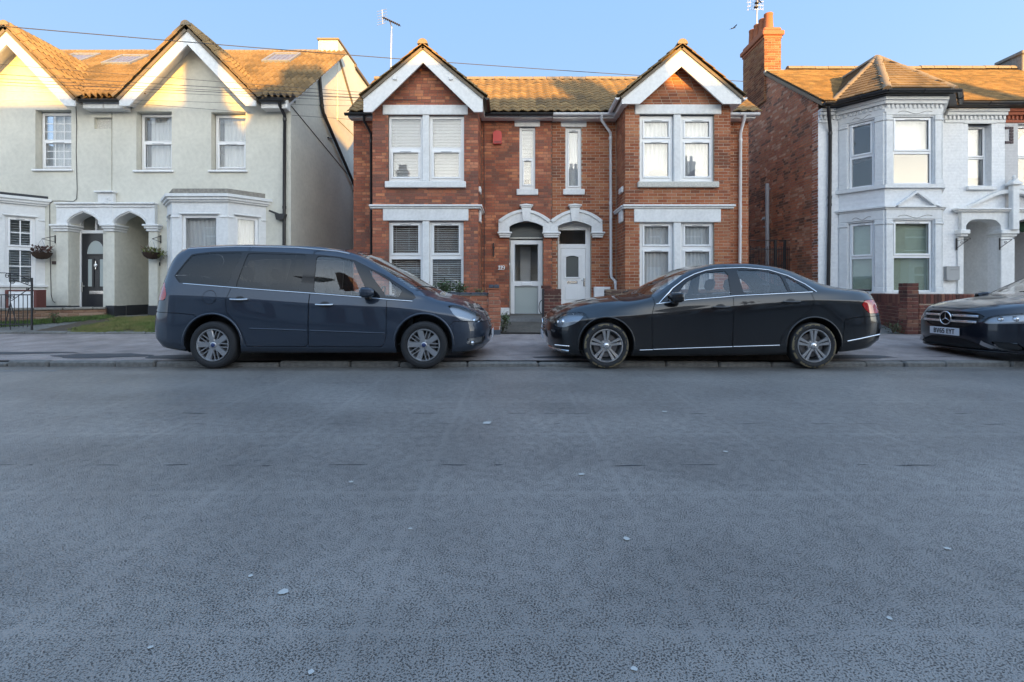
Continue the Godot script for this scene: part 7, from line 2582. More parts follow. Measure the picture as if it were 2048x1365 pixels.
func side_gate():
	var d := 14.2
	var z := -d
	var h := thing("side_gate", "tall black iron side gate between the brick house and the white house", "gate", V3(mx(1561, d), 0.4, z))
	var x0 := mx(1500, d); var x1 := 7.9
	for x in [mx(1551, d), mx(1570, d)]:
		var p := MB.new()
		p.cbox(V3(x - 0.03, 0.3, z - 0.03), V3(x + 0.03, my(481, d), z + 0.03), 0.006)
		put(p, "post", "iron", h)
	var r := MB.new()
	r.cbox(V3(x0, my(481.5, d), z - 0.012), V3(x1, my(480, d), z + 0.012), 0.003)
	r.cbox(V3(x0, my(499.5, d), z - 0.012), V3(x1, my(498, d), z + 0.012), 0.003)
	r.cbox(V3(x0, 0.6, z - 0.012), V3(x1, 0.64, z + 0.012), 0.003)
	put(r, "rail", "iron", h)
	var n := 26
	for i in n:
		var b := MB.new()
		var x := lerpf(x0, x1, (i + 0.5) / n)
		b.tube([V3(x, 0.45, z), V3(x, my(494.0 + 2.0 * sin(i * 0.9), d), z)], 0.008, 6)
		put(b, "bar", "iron", h)
	var pz := -15.4
	var e := get_node("white_house")
	var X := mx(1637, 13.0) - 0.10
	downpipe(e, [V3(X, my(370, 15.6), pz), V3(X, 0.3, pz)], "grey_pipe", 0.055, V3(1, 0, 0), "soil_pipe")
	var vt := MB.new()
	vt.tube([V3(X + 0.05, my(440, 15.9), pz - 0.35), V3(X - 0.02, my(441, 15.9), pz - 0.05)], 0.05, 10)
	vt.tube([V3(X + 0.05, my(456, 15.9), pz - 0.35), V3(X - 0.02, my(457, 15.9), pz - 0.05)], 0.02, 8)
	put(vt, "branch_pipe", "grey_pipe", e)

func aerials():
	var d := 14.0
	var h := thing("television_aerial", "rooftop aerial on a tall pole above the dark red brick gable", "aerial", V3(mx(782, d), 6.2, -d))
	var p := MB.new()
	p.tube([mp(781, 165, d), mp(783, 54, d)], 0.024, 8)
	put(p, "pole", "aerial", h)
	var bm := MB.new()
	var a := mp(764, 34, d); var b := mp(806, 69, d) + V3(0, 0, 0.5)
	bm.tube([a, b], 0.012, 6)
	put(bm, "boom", "aerial", h)
	var di := (b - a).normalized()
	for k in 9:
		var e := MB.new()
		var c := a + (b - a) * (0.12 + 0.88 * k / 8.0)
		for s in [-1.0, 1.0]:
			e.tube([c + V3(0.03 * s, 0.02, -0.10), c + V3(-0.03 * s, -0.02, 0.10)], 0.007, 5)
		e.cbox(c - V3(0.025, 0.02, 0.02), c + V3(0.025, 0.02, 0.02), 0.006)
		put(e, "director", "iron" , h)
	for k in 6:
		var e := MB.new()
		var t: float = (k - 2.5) / 2.5
		var c := a + V3(0.03 - 0.02 * absf(t), t * 0.19, 0)
		e.tube([c + V3(-0.16, -0.03, -0.02), c + V3(0.12, 0.02, 0.02)], 0.006, 5)
		put(e, "reflector_rod", "aerial", h)
	var sp := MB.new()
	sp.tube([a + V3(0.0, 0.2, 0), a + V3(0.02, -0.2, 0)], 0.012, 6)
	sp.tube([mp(783, 54, d), a.lerp(b, 0.45)], 0.014, 6)
	put(sp, "mast_clamp", "aerial", h)
	# the one on the chimney to the right
	d = 17.0
	h = thing("television_aerial", "grid aerial on a pole behind the terracotta chimney pots", "aerial", V3(mx(1514, d), 9.0, -d))
	p = MB.new()
	p.tube([mp(1513.5, 75, d), mp(1515, -30, d)], 0.026, 8)
	put(p, "pole", "aerial", h)
	var g := MB.new()
	for k in 7:
		g.tube([mp(1496 + k * 5.0, -14, d), mp(1496.5 + k * 5.0, 22 - (k % 2) * 3, d)], 0.005, 4)
	for k in 5:
		g.tube([mp(1495, -10 + k * 7.5, d), mp(1527, -12 + k * 7.5, d)], 0.005, 4)
	put(g, "grid_reflector", "aerial", h)
	var bx := MB.new()
	bx.tube([mp(1511, 0, d) + V3(0, 0, 0.1), mp(1508, 22, d) + V3(0, 0, 0.5)], 0.02, 6)
	for k in 3: bx.cbox(mp(1511 - k * 1.4, 3 + k * 8, d) - V3(0.06, 0.03, -0.1), mp(1511 - k * 1.4, 3 + k * 8, d) + V3(0.06, 0.03, 0.2), 0.01)
	put(bx, "boom", "iron", h)

func wires():
	var list := [
		[[-80, 45, 10.0], [1492, 163, 16.2], 0.35, 0.013], [[-60, 124, 11.3], [742, 186, 12.2], 0.05, 0.007], [[-60, 145, 11.3], [752, 192, 12.2], 0.06, 0.009], [[-60, 154, 11.3], [760, 197, 12.2], 0.05, 0.007],
		[[-60, 161, 11.3], [960, 205, 12.1], 0.10, 0.009], [[-60, 167, 11.3], [965, 210, 12.2], 0.12, 0.006], [[150, 198, 12.3], [720, 240, 12.8], 0.05, 0.006], [[264, 200, 12.1], [708, 212, 12.8], 0.03, 0.006]]
	var lab := ["long overhead wire running from the left edge to the brick chimney", "topmost thin cable across the cream gables", "second cable from the top across the cream gables", "third cable from the top across the cream gables", "fourth cable across the gables reaching the first brick gable", "fifth cable across the gables reaching the first brick gable", "cable sloping down from the left gutter to the brick house", "lowest cable from the second cream gable to the brick house"]
	for k in list.size():
		var e: Array = list[k]
		var a := mp(e[0][0], e[0][1], e[0][2]); var b := mp(e[1][0], e[1][1], e[1][2])
		var ln := []
		for i in 25:
			var t := i / 24.0
			ln.append(a.lerp(b, t) - V3(0, e[2] * 4.0 * t * (1.0 - t) * 0.25, 0))
		var mb := MB.new()
		mb.tube(ln, e[3] * 0.7, 6)
		single(mb, "overhead_wire", "wire", lab[k], "wire", a, "overhead wires")

func basket(c: Vector3, label: String, reddish: bool, wall: Vector3, side: float):
	var h := thing("hanging_basket", label, "hanging basket", c + V3(0, -0.25, 0))
	var bo := MB.new()
	bo.xf = Transform3D(Basis(), c + V3(0, -0.24, 0))
	bo.lathe([P2(0.0, 0.0), P2(0.10, 0.02), P2(0.17, 0.08), P2(0.21, 0.17), P2(0.19, 0.17), P2(0.0, 0.15)], 20)
	put(bo, "bowl", surface("coir", V3(0.055, 0.032, 0.022), 0.95, {"bump": height_tex("grit", 512, 0.08, 3), "bump_cm": 1.0, "scale": 4.0}), h)
	var hang := c + V3(0, 0.26, 0)
	var ch := MB.new()
	for k in 3:
		var a := TAU * k / 3.0 + 0.4
		ch.tube([c + V3(cos(a) * 0.2, -0.07, sin(a) * 0.2), hang], 0.003, 4)
	put(ch, "chain", "steel", h)
	var br := MB.new()
	br.cbox(V3(wall.x - 0.012, wall.y - 0.10, RZ + 0.002), V3(wall.x + 0.012, wall.y + 0.10, RZ + 0.02), 0.004)
	br.tube([V3(wall.x, wall.y + 0.08, RZ + 0.015), hang + V3(0, 0.01, 0)], 0.008, 6)
	br.tube([V3(wall.x, wall.y - 0.07, RZ + 0.015), hang + V3(0, 0.01, 0)], 0.006, 6)
	put(br, "bracket", "iron", h)
	var lv := MB.new()
	var r := RandomNumberGenerator.new()
	r.seed = 5 if reddish else 9
	for k in 150:
		var a := r.randf() * TAU
		var rad := 0.19 * sqrt(r.randf())
		var p := c + V3(cos(a) * rad, -0.08 + r.randf_range(0.0, 0.16 if reddish else 0.13), sin(a) * rad)
		if not reddish and k % 2 == 0: p += V3(0.14, r.randf_range(-0.12, 0.0), 0.03)
		leaf(lv, p, r.randf_range(0.025, 0.055), r)
	put(lv, "foliage", surface("basket_leaves", V3(0.10, 0.055, 0.045) if reddish else V3(0.13, 0.15, 0.04), 0.7, {"vertex": false}), h)
	var tw := MB.new()
	for k in 16:
		var a := r.randf() * TAU
		var p := c + V3(cos(a) * 0.1, -0.08, sin(a) * 0.1)
		tw.tube([p, p + V3(cos(a) * 0.06, 0.1, sin(a) * 0.06), p + V3(cos(a) * 0.14, r.randf_range(0.08, 0.2), sin(a) * 0.14)], 0.004, 4)
	put(tw, "stems", surface("dry_stems", V3(0.16, 0.08, 0.06), 0.8), h)

func leaf(mb: MB, p: Vector3, s: float, r: RandomNumberGenerator):
	var b := Basis.from_euler(V3(r.randf_range(-1.2, 1.2), r.randf() * TAU, r.randf_range(-0.8, 0.8)))
	var a := p; var t := p + b * V3(0, 0.15, 1.0) * s * 1.6
	var m1 := p + b * V3(0.45, 0.08, 0.5) * s * 1.3; var m2 := p + b * V3(-0.45, 0.08, 0.5) * s * 1.3
	var mid := p + b * V3(0, 0.0, 0.6) * s * 1.4
	mb.face(a, m1, t, mid, p - b * V3(0, 1, 0))
	mb.face(a, m2, t, mid, p - b * V3(0, 1, 0))

# ---------------------------------------------------------------- planting
func shrub(called: String, label: String, at: Vector3, size: Vector3, n: int, leafs: float, col: Vector3, cat := "shrub"):
	var h := thing(called, label, cat, at)
	var r := RandomNumberGenerator.new()
	r.seed = hash(label)
	var st := MB.new()
	var tips := []
	for k in 14:
		var a := r.randf() * TAU
		var q := at + V3(cos(a) * size.x * 0.45 * r.randf_range(0.3, 1.0), size.y * r.randf_range(0.55, 1.0), sin(a) * size.z * 0.45 * r.randf_range(0.3, 1.0))
		tips.append(q)
		st.tube([at, at.lerp(q, 0.5) + V3(0, size.y * 0.08, 0), q], 0.006, 5, true, 0.002)
	put(st, "stem", surface("stem", V3(0.09, 0.07, 0.045), 0.9), h)
	var lv := MB.new()
	for k in n:
		var t: Vector3 = tips[r.randi() % tips.size()]
		var q := at.lerp(t, r.randf_range(0.35, 1.0)) + V3(r.randfn(0, 0.05), r.randfn(0, 0.04), r.randfn(0, 0.05))
		leaf(lv, q, leafs * r.randf_range(0.6, 1.3), r)
	put(lv, "foliage", surface("leaves", col, 0.55), h)

func build_planting():
	shrub("shrub", "leafy green shrub below the brick bay window behind the garden wall", mp(888, 592, 10.7), V3(0.42, 0.34, 0.35), 420, 0.03, V3(0.055, 0.10, 0.035))
	shrub("shrub", "second leafy shrub against the white window frame behind the garden wall", mp(919, 592, 10.75), V3(0.30, 0.30, 0.3), 260, 0.03, V3(0.07, 0.105, 0.04))
	shrub("bedding_plant", "low yellowish plant on the garden wall beside the pier", mp(958, 590, 10.6), V3(0.36, 0.13, 0.2), 120, 0.022, V3(0.17, 0.15, 0.05), "plant")
	shrub("weed", "green weed growing beside the orange brick pier and path", V3(mx(1010, 11.2), 0.28, -11.2), V3(0.24, 0.34, 0.3), 200, 0.026, V3(0.07, 0.12, 0.035), "weed")
	shrub("weed", "tangle of weeds at the foot of the orange pier", V3(mx(1006, 10.4), 0.19, -10.38), V3(0.2, 0.26, 0.25), 170, 0.02, V3(0.075, 0.09, 0.045), "weed")
	shrub("weed", "weeds at the foot of the dark red gate pier", V3(mx(1783, 10.35), 0.19, -10.3), V3(0.5, 0.2, 0.25), 220, 0.02, V3(0.06, 0.085, 0.03), "weed")
	shrub("weed", "weed growing out of the low coped wall", V3(mx(112, 11.6), 0.3, -11.55), V3(0.2, 0.3, 0.2), 110, 0.022, V3(0.07, 0.10, 0.03), "weed")
	var blade := MB.new()
	var r := RandomNumberGenerator.new()
	r.seed = 41
	for k in 5:
		var a := r.randf() * TAU
		var hgt := r.randf_range(0.03, 0.065)
		var o := V3(r.randf_range(-0.02, 0.02), 0, r.randf_range(-0.02, 0.02))
		var side := V3(cos(a), 0, sin(a)) * 0.0035
		var lean := V3(-sin(a), 0, cos(a)) * hgt * r.randf_range(0.2, 0.7)
		blade.tri(o - side, o + side, o + V3(0, hgt, 0) + lean, (V3(-sin(a), 0.4, cos(a))).normalized())
	var bm := blade.mesh()
	var f := FastNoiseLite.new(); f.seed = 12; f.frequency = 0.9
	var spots := []
	var cols := []
	for k in 26000:
		var x := r.randf_range(-9.75, -5.4)
		var z := r.randf_range(-12.3, -10.32)
		var dens: float = 0.55 + 0.8 * f.get_noise_2d(x * 1.5, z * 1.5)
		if x < -9.2: dens -= (-9.2 - x) * 1.2
		if z < -12.0: dens += 0.1
		if z > -10.65: dens -= 0.25
		if r.randf() > dens: continue
		var s := r.randf_range(0.7, 1.35) * (0.7 + 0.5 * clampf((x + 9.5) * 0.5, 0.0, 1.0))
		spots.append(Transform3D(Basis(Vector3.UP, r.randf() * TAU).scaled(V3(s, s, s)), V3(x, ground_y(z) + 0.02, z)))
		var dry: float = clampf(0.5 + f.get_noise_2d(x * 2.0 + 40.0, z * 2.0) - (x + 8.0) * 0.15, 0.0, 1.0)
		var c := V3(0.12, 0.18, 0.04).lerp(V3(0.30, 0.25, 0.10), dry * 0.8)
		cols.append(Color(c.x, c.y, c.z))
	for k in 5000:                     # strip of grass and weeds along the foot of the low wall
		var t := r.randf()
		var p := P2(-12.6, -10.65).lerp(P2(-10.02, -12.32), t) + P2(r.randf_range(0.02, 0.45), r.randf_range(0.05, 0.4)) * pow(r.randf(), 1.6)
		if r.randf() > 0.75 + 0.5 * f.get_noise_2d(p.x * 3.0, p.y * 3.0): continue
		var s := r.randf_range(0.8, 1.9)
		spots.append(Transform3D(Basis(Vector3.UP, r.randf() * TAU).scaled(V3(s, s, s)), V3(p.x, ground_y(p.y) + 0.01, p.y)))
		cols.append(Color(0.09, 0.14, 0.035))
	var mm := MultiMesh.new()
	mm.transform_format = MultiMesh.TRANSFORM_3D
	mm.use_colors = true
	mm.mesh = bm
	mm.instance_count = spots.size()
	for i in spots.size():
		mm.set_instance_transform(i, spots[i]); mm.set_instance_color(i, cols[i])
	var o := MultiMeshInstance3D.new()
	o.name = "grass"
	o.multimesh = mm
	var gm := surface("grass_blades", Vector3.ONE, 0.8, {"vertex": true})
	o.material_override = gm
	o.set_meta("kind", "stuff")
	o.set_meta("label", "patchy green and yellow grass verge behind the pavement")
	o.set_meta("category", "grass")
	add_child(o)
	var so := MB.new()
	var hh := func(x: float, z: float) -> float: return ground_y(z) + 0.014 + 0.015 * f.get_noise_2d(x * 2.5, z * 2.5)
	sheet(so, -10.1, -5.4, -12.45, -10.33, 0.15, hh, func(_x, _z): return 1.0)
	so.c.clear()
	struct(so, "verge_soil", "soil")

# ---------------------------------------------------------------- cars
# A body is a net of lines that run from the middle of the tail round the flank to the middle of the nose. Only one half is made; parts are cut out of it and mirrored.
# Local axes: x forward, y up, z to the side.
var cv := PackedVector3Array()
var cn := PackedVector3Array()
var car := {}

func pchip(k: Array, x: float) -> float:
	var n := k.size()
	if x <= k[0][0]: return k[0][1]
	if x >= k[n - 1][0]: return k[n - 1][1]
	var i := 0
	while x > k[i + 1][0]: i += 1
	var h: float = k[i + 1][0] - k[i][0]
	var s: float = (k[i + 1][1] - k[i][1]) / h
	var m0 := s
	var m1 := s
	if i > 0:
		var sp: float = (k[i][1] - k[i - 1][1]) / (k[i][0] - k[i - 1][0])
		m0 = 0.0 if sp * s <= 0.0 else 2.0 * sp * s / (sp + s)
	if i < n - 2:
		var sn: float = (k[i + 2][1] - k[i + 1][1]) / (k[i + 2][0] - k[i + 1][0])
		m1 = 0.0 if sn * s <= 0.0 else 2.0 * sn * s / (sn + s)
	var t: float = (x - k[i][0]) / h
	var t2 := t * t
	var t3 := t2 * t
	return (2 * t3 - 3 * t2 + 1) * k[i][1] + (t3 - 2 * t2 + t) * h * m0 + (-2 * t3 + 3 * t2) * k[i + 1][1] + (t3 - t2) * h * m1

func key_row(row: Dictionary, x: float, zf: float, lift: float) -> Vector3:
	var xe := clampf(x, car.tail, car.nose)
	return V3(x, pchip(row.y, x) + lift, pchip(row.w, xe) * zf)

func car_net():
	cv = PackedVector3Array(); cn = PackedVector3Array()
	var cols := []                              # [kind, parameter]
	var N := 13
	for k in N: cols.append([-1, PI / 2 * (1.0 - float(k) / N)])
	var m := 92
	for k in m + 1: cols.append([0, lerpf(car.tail, car.nose, float(k) / m)])
	for k in range(1, N + 1): cols.append([1, PI / 2 * float(k) / N])
	var div := [1, 1, 3, 4, 7, 6, 9, 4, 4]
	var rows: Array = car.rows
	var e: float = 2.0 / car.get("square", 2.7)
	var height := 0
	var row_at := [0]
	for d in div:
		height += d
		row_at.append(height)
	car.row_at = row_at
	car.cols = cols.size(); car.height = height + 1
	for c in cols:
		var K := []
		for r in rows:
			var x: float = c[1]
			var zf := 1.0
			if c[0] != 0:
				var to: float = r.xf if c[0] > 0 else r.xr
				var from: float = car.nose if c[0] > 0 else car.tail
				var q: float = 2.0 / r.get("square", car.get("square", 2.7))
				x = from + (to - from) * pow(sin(c[1]), q)
				zf = pow(maxf(cos(c[1]), 0.0), q)
			K.append(key_row(r, x, zf, car.lift))
		for j in rows.size() - 1:
			var a: Vector3 = K[j]; var b: Vector3 = K[j + 1]
			var L := (b - a).length()
			var da := (b - a); var db := (b - a)
			if j > 0 and not car.sharp.has(j):
				var p: Vector3 = K[j - 1]
				da = (b - p) / maxf((a - p).length() + L, 1e-4) * L
			if j < rows.size() - 2 and not car.sharp.has(j + 1):
				var s: Vector3 = K[j + 2]
				db = (s - a) / maxf((s - b).length() + L, 1e-4) * L
			for k in div[j]:
				var t = float(k) / div[j]
				var t2 = t * t; var t3 = t2 * t
				var v: Vector3 = a * (2 * t3 - 3 * t2 + 1) + da * (t3 - 2 * t2 + t) + b * (-2 * t3 + 3 * t2) + db * (t3 - t2)
				v.z = maxf(v.z, 0.0)
				cv.append(v)
		cv.append(K[-1])
	cn.resize(cv.size())
	var H: int = car.height
	for i in car.cols - 1:
		for j in H - 1:
			var q := [i * H + j, (i + 1) * H + j, (i + 1) * H + j + 1, i * H + j + 1]
			var n := (cv[q[2]] - cv[q[0]]).cross(cv[q[3]] - cv[q[1]])
			for w in q: cn[w] += n
	var mid := V3(0, 0.7, 0)
	for i in cv.size():
		if absf(cv[i].z) < 0.002: cn[i].z = 0.0
		if cn[i].length_squared() < 1e-14: cn[i] = cv[i] - mid
		cn[i] = cn[i].normalized()
	# point outwards
	var probe: int = (car.cols / 2) * H + row_at[4]
	if cn[probe].z < 0.0:
		for i in cn.size(): cn[i] = -cn[i]

func band(j0: int, j1: int) -> PackedInt32Array:
	var out := PackedInt32Array()
	var H: int = car.height
	for i in car.cols - 1:
		for j in range(car.row_at[j0], car.row_at[j1]):
			var a = i * H + j; var b = (i + 1) * H + j
			out.append_array([a, b, b + 1, a, b + 1, a + 1])
	return out

func sd_poly(p: Vector2, q: PackedVector2Array) -> float:
	var d := 1e9
	var inside := false
	var j := q.size() - 1
	for i in q.size():
		var a := q[i]; var b := q[j]
		var e := b - a
		var w := p - a
		d = minf(d, (w - e * clampf(w.dot(e) / e.length_squared(), 0.0, 1.0)).length_squared())
		if (a.y > p.y) != (b.y > p.y) and p.x < (b.x - a.x) * (p.y - a.y) / (b.y - a.y) + a.x: inside = not inside
		j = i
	return -sqrt(d) if inside else sqrt(d)

# shape: {poly, round, view: side/plan/front, from: least x for front shapes} or {at, r}
func shape_value(s: Dictionary, v: Vector3) -> float:
	if s.has("r"): return P2(v.x, v.y).distance_to(s.at) - s.r
	var view: String = s.get("view", "side")
	if view == "side": return sd_poly(P2(v.x, v.y), s.poly) - s.get("round", 0.0)
	if view == "plan": return sd_poly(P2(v.x, v.z), s.poly) - s.get("round", 0.0)
	if v.x < s.get("from", 1.2): return 1.0
	return sd_poly(P2(v.z, v.y), s.poly) - s.get("round", 0.0)

func rounded(pts: PackedVector2Array, r: float, view := "side", from := 1.2) -> Dictionary:
	if r > 0.0:
		var o := Geometry2D.offset_polygon(pts, -r)
		if o.size() > 0: return {"poly": o[0], "round": r, "view": view, "from": from}
	return {"poly": pts, "round": 0.0, "view": view, "from": from}

func cut(tris: PackedInt32Array, s: Dictionary, at := 0.0) -> Array:
	var ins := PackedInt32Array(); var outs := PackedInt32Array()
	var val := {}
	for t in range(0, tris.size(), 3):
		var f := [0.0, 0.0, 0.0]
		var neg := 0
		for k in 3:
			var i := tris[t + k]
			if not val.has(i): val[i] = shape_value(s, cv[i]) - at
			f[k] = val[i]
			if f[k] < 0.0: neg += 1
		if neg == 3: ins.append_array([tris[t], tris[t + 1], tris[t + 2]])
		elif neg == 0: outs.append_array([tris[t], tris[t + 1], tris[t + 2]])
		else:
			var lone := 0
			for k in 3:
				if (f[k] < 0.0) == (neg == 1): lone = k
			var a := tris[t + lone]; var b := tris[t + (lone + 1) % 3]; var c := tris[t + (lone + 2) % 3]
			var fa: float = f[lone]; var fb: float = f[(lone + 1) % 3]; var fc: float = f[(lone + 2) % 3]
			var p := cut_edge(a, b, fa / (fa - fb)); var q := cut_edge(a, c, fa / (fa - fc))
			val[p] = 0.0; val[q] = 0.0
			var one := [a, p, q]; var two := [p, b, c, p, c, q]
			if neg == 1: ins.append_array(one); outs.append_array(two)
			else: outs.append_array(one); ins.append_array(two)
	return [ins, outs]

func cut_edge(a: int, b: int, t: float) -> int:
	cv.append(cv[a].lerp(cv[b], t))
	cn.append(cn[a].lerp(cn[b], t).normalized())
	return cv.size() - 1

# sides: 0 both, 1 or -1 one of them
func emit(tris: PackedInt32Array, called: String, mat, parent: Node, off := 0.0, sides := 0, deep := 0.0) -> MeshInstance3D:
	var mb := MB.new()
	for s in ([1.0, -1.0] if sides == 0 else [float(sides)]):
		var k := V3(1, 1, s)
		for t in range(0, tris.size(), 3):
			var a := tris[t]; var b := tris[t + 1]; var c := tris[t + 2]
			for e in ([off] if deep == 0.0 else [off, off - deep]):
				mb.tri3((cv[a] + cn[a] * e) * k, (cv[b] + cn[b] * e) * k, (cv[c] + cn[c] * e) * k, cn[a] * k, cn[b] * k, cn[c] * k)
	return put(mb, called, mat, parent, true)

# a piece with its own edge thickness is cut out between a small gap and the rest
func panel(tris: PackedInt32Array, s: Dictionary, gap := 0.0035) -> Array:
	var a := cut(tris, s, -gap)
	var b := cut(a[1], s, gap)
	return [a[0], b[1]]

func flank_z(x: float, y: float) -> float:
	var H: int = car.height
	var best := 0.0
	var i := 0
	var first := 13
	var t: float = clampf((x - car.tail) / (car.nose - car.tail), 0.0, 1.0) * 92.0
	i = first + int(t)
	for j in range(car.row_at[2], car.row_at[8]):
		var a := cv[i * H + j]; var b := cv[i * H + j + 1]
		if (a.y <= y and b.y >= y) or (a.y >= y and b.y <= y):
			var f: float = 0.0 if absf(b.y - a.y) < 1e-5 else (y - a.y) / (b.y - a.y)
			return lerpf(a.z, b.z, f)
	return 0.85

func nose_x(y: float, z: float) -> float:
	var H: int = car.height
	var p := P2(absf(z), y)
	var best := -9.0
	for i in range(car.cols - 15, car.cols - 1):
		for j in range(car.row_at[2], car.row_at[7]):
			var q := [cv[i * H + j], cv[(i + 1) * H + j], cv[(i + 1) * H + j + 1], cv[i * H + j + 1]]
			for t in [[0, 1, 2], [0, 2, 3]]:
				var a: Vector3 = q[t[0]]; var b: Vector3 = q[t[1]]; var c: Vector3 = q[t[2]]
				var d: float = (b.y - c.y) * (a.z - c.z) + (c.z - b.z) * (a.y - c.y)
				if absf(d) < 1e-9: continue
				var u: float = ((b.y - c.y) * (p.x - c.z) + (c.z - b.z) * (p.y - c.y)) / d
				var v: float = ((c.y - a.y) * (p.x - c.z) + (a.z - c.z) * (p.y - c.y)) / d
				if u >= -0.01 and v >= -0.01 and u + v <= 1.01: best = maxf(best, a.x * u + b.x * v + c.x * (1.0 - u - v))
	return best if best > -5.0 else car.nose + 0.3

# measured column, row and half width -> local side view
func tq(px: float, py: float, w: float) -> Vector2:
	var d: float = car.depth - w
	return P2(car.dir * (mx(px, d) - car.at), my(py, d))

func tqs(list: Array, w: float) -> PackedVector2Array:
	var a := PackedVector2Array()
	for q in list: a.append(tq(q[0], q[1], w))
	return a

func strip_line(parent: Node, list: Array, w: float, r: float, called: String, mat, out := 0.002):
	for s in [1.0, -1.0]:
		var mb := MB.new()
		var ln := []
		for k in list.size() - 1:
			for i in 8:
				var p := tq(lerpf(list[k][0], list[k + 1][0], i / 8.0), lerpf(list[k][1], list[k + 1][1], i / 8.0), w)
				ln.append(V3(p.x, p.y, (flank_z(p.x, p.y) + out) * s))
		var e := tq(list[-1][0], list[-1][1], w)
		ln.append(V3(e.x, e.y, (flank_z(e.x, e.y) + out) * s))
		mb.tube(ln, r, 8)
		put(mb, called, mat, parent, true)

func wheel(parent: Node, c: Vector3, r: float, rim: float, style: int, out: float, muddy: bool):
	var turn := Transform3D(Basis(V3(1, 0, 0), V3(0, 0, out), V3(0, -out, 0)), c)
	var ty := MB.new()
	ty.xf = turn
	ty.lathe([P2(rim - 0.004, -0.20), P2(r - 0.045, -0.216), P2(r - 0.012, -0.205), P2(r, -0.185), P2(r, -0.025), P2(r - 0.010, -0.008), P2(r - 0.028, 0.002), P2(rim + 0.045, 0.006), P2(rim + 0.014, 0.002), P2(rim - 0.002, -0.012)], 56)
	var w := put(ty, "wheel", "tyre", parent, true)
	var gr := MB.new()
	gr.xf = turn
	gr.lathe([P2(rim + 0.034, 0.0045), P2(rim + 0.036, 0.0075), P2(rim + 0.040, 0.0075), P2(rim + 0.042, 0.005)], 56)
	put(gr, "tyre_rib", "tyre", w, true)
	if muddy:
		var md := MB.new()
		var f := FastNoiseLite.new()
		f.seed = int(c.x * 50.0); f.frequency = 1.0; f.fractal_octaves = 4
		for k in 96:
			var a0 := TAU * k / 96; var a1 := TAU * (k + 1) / 96
			var q := []
			for a in [a0, a1]:
				var n0: float = f.get_noise_2d(cos(a) * 3.0, sin(a) * 3.0)
				q.append(V3(cos(a) * (r - 0.012), sin(a) * (r - 0.012), out * -0.003) + c)
				q.append(V3(cos(a) * (r - 0.030 - 0.022 * (n0 + 0.6)), sin(a) * (r - 0.030 - 0.022 * (n0 + 0.6)), out * 0.0065) + c)
			if f.get_noise_2d(cos(a0) * 2.0 + 9.0, sin(a0) * 2.0) > -0.22: md.face(q[0], q[1], q[3], q[2], c - V3(0, 0, out))
		put(md, "mud", "mud", w, true)
	var rm := MB.new()
	rm.xf = turn
	rm.lathe([P2(rim, -0.006), P2(rim - 0.004, 0.003), P2(rim - 0.016, 0.003), P2(rim - 0.022, -0.010), P2(rim - 0.030, -0.05), P2(rim - 0.045, -0.17)], 48)
	put(rm, "rim", "alloy", w, true)
	var bk := MB.new()
	bk.xf = turn
	bk.lathe([P2(rim - 0.03, -0.115), P2(0.0, -0.115)], 32)
	put(bk, "backplate", "car_black", w, true)
	var dk := MB.new()
	dk.xf = turn
	dk.lathe([P2(rim * 0.70, -0.095), P2(rim * 0.70, -0.083), P2(0.06, -0.083)], 32)
	put(dk, "brake_disc", "disc", w, true)
	for k in 5:
		var a0: float = TAU * k / 5.0 + (0.28 if style == 0 else 0.0) + PI / 2
		var items := []
		if style == 0: items = [[a0, 0.0, 0.034, 0.046], [a0 + TAU / 10.0, -0.024, 0.007, 0.0075], [a0 + TAU / 10.0, 0.024, 0.007, 0.0075]]
		else: items = [[a0 - 0.155, 0.0, 0.012, 0.026], [a0 + 0.155, 0.0, 0.012, 0.026]]
		for q in items:
			var sp := MB.new()
			var dir := P2(cos(q[0]), sin(q[0]))
			var per := P2(-dir.y, dir.x)
			if style == 1:
				# twin spokes start close together at the hub
				var hub := P2(cos(a0), sin(a0)) * 0.05 + per * 0.012 * signf(q[0] - a0)
				var end := dir * (rim - 0.012)
				var ax := (end - hub).normalized()
				var pp := P2(-ax.y, ax.x)
				spoke(sp, hub, end, pp, q[2], q[3], c, out)
			else:
				spoke(sp, dir * 0.045 + per * q[1], dir * (rim - 0.012) + per * q[1], per, q[2], q[3], c, out)
			put(sp, "spoke", "alloy", w, true)
	var hb := MB.new()
	hb.xf = turn
	hb.lathe([P2(0.085, -0.06), P2(0.078, -0.028), P2(0.045, -0.022), P2(0.042, -0.012), P2(0.036, -0.006), P2(0.0, -0.005)], 24)
	put(hb, "hub", "alloy" if style == 1 else "alloy", w, true)
	var cp := MB.new()
	cp.xf = turn
	cp.lathe([P2(0.030, -0.005), P2(0.027, -0.001), P2(0.0, -0.0005)], 20)
	put(cp, "centre_cap", "badge_blue" if style == 0 else "chrome", w, true)
	for k in 5:
		var a := TAU * k / 5.0 + 0.55
		var bt := MB.new()
		bt.xf = turn * Transform3D(Basis(), V3(cos(a) * 0.058, -0.030, sin(a) * 0.058))
		bt.lathe([P2(0.013, 0.0), P2(0.013, 0.010), P2(0.007, 0.010), P2(0.007, 0.004), P2(0.0, 0.004)], 8)
		put(bt, "wheel_bolt", "car_black", w, true)

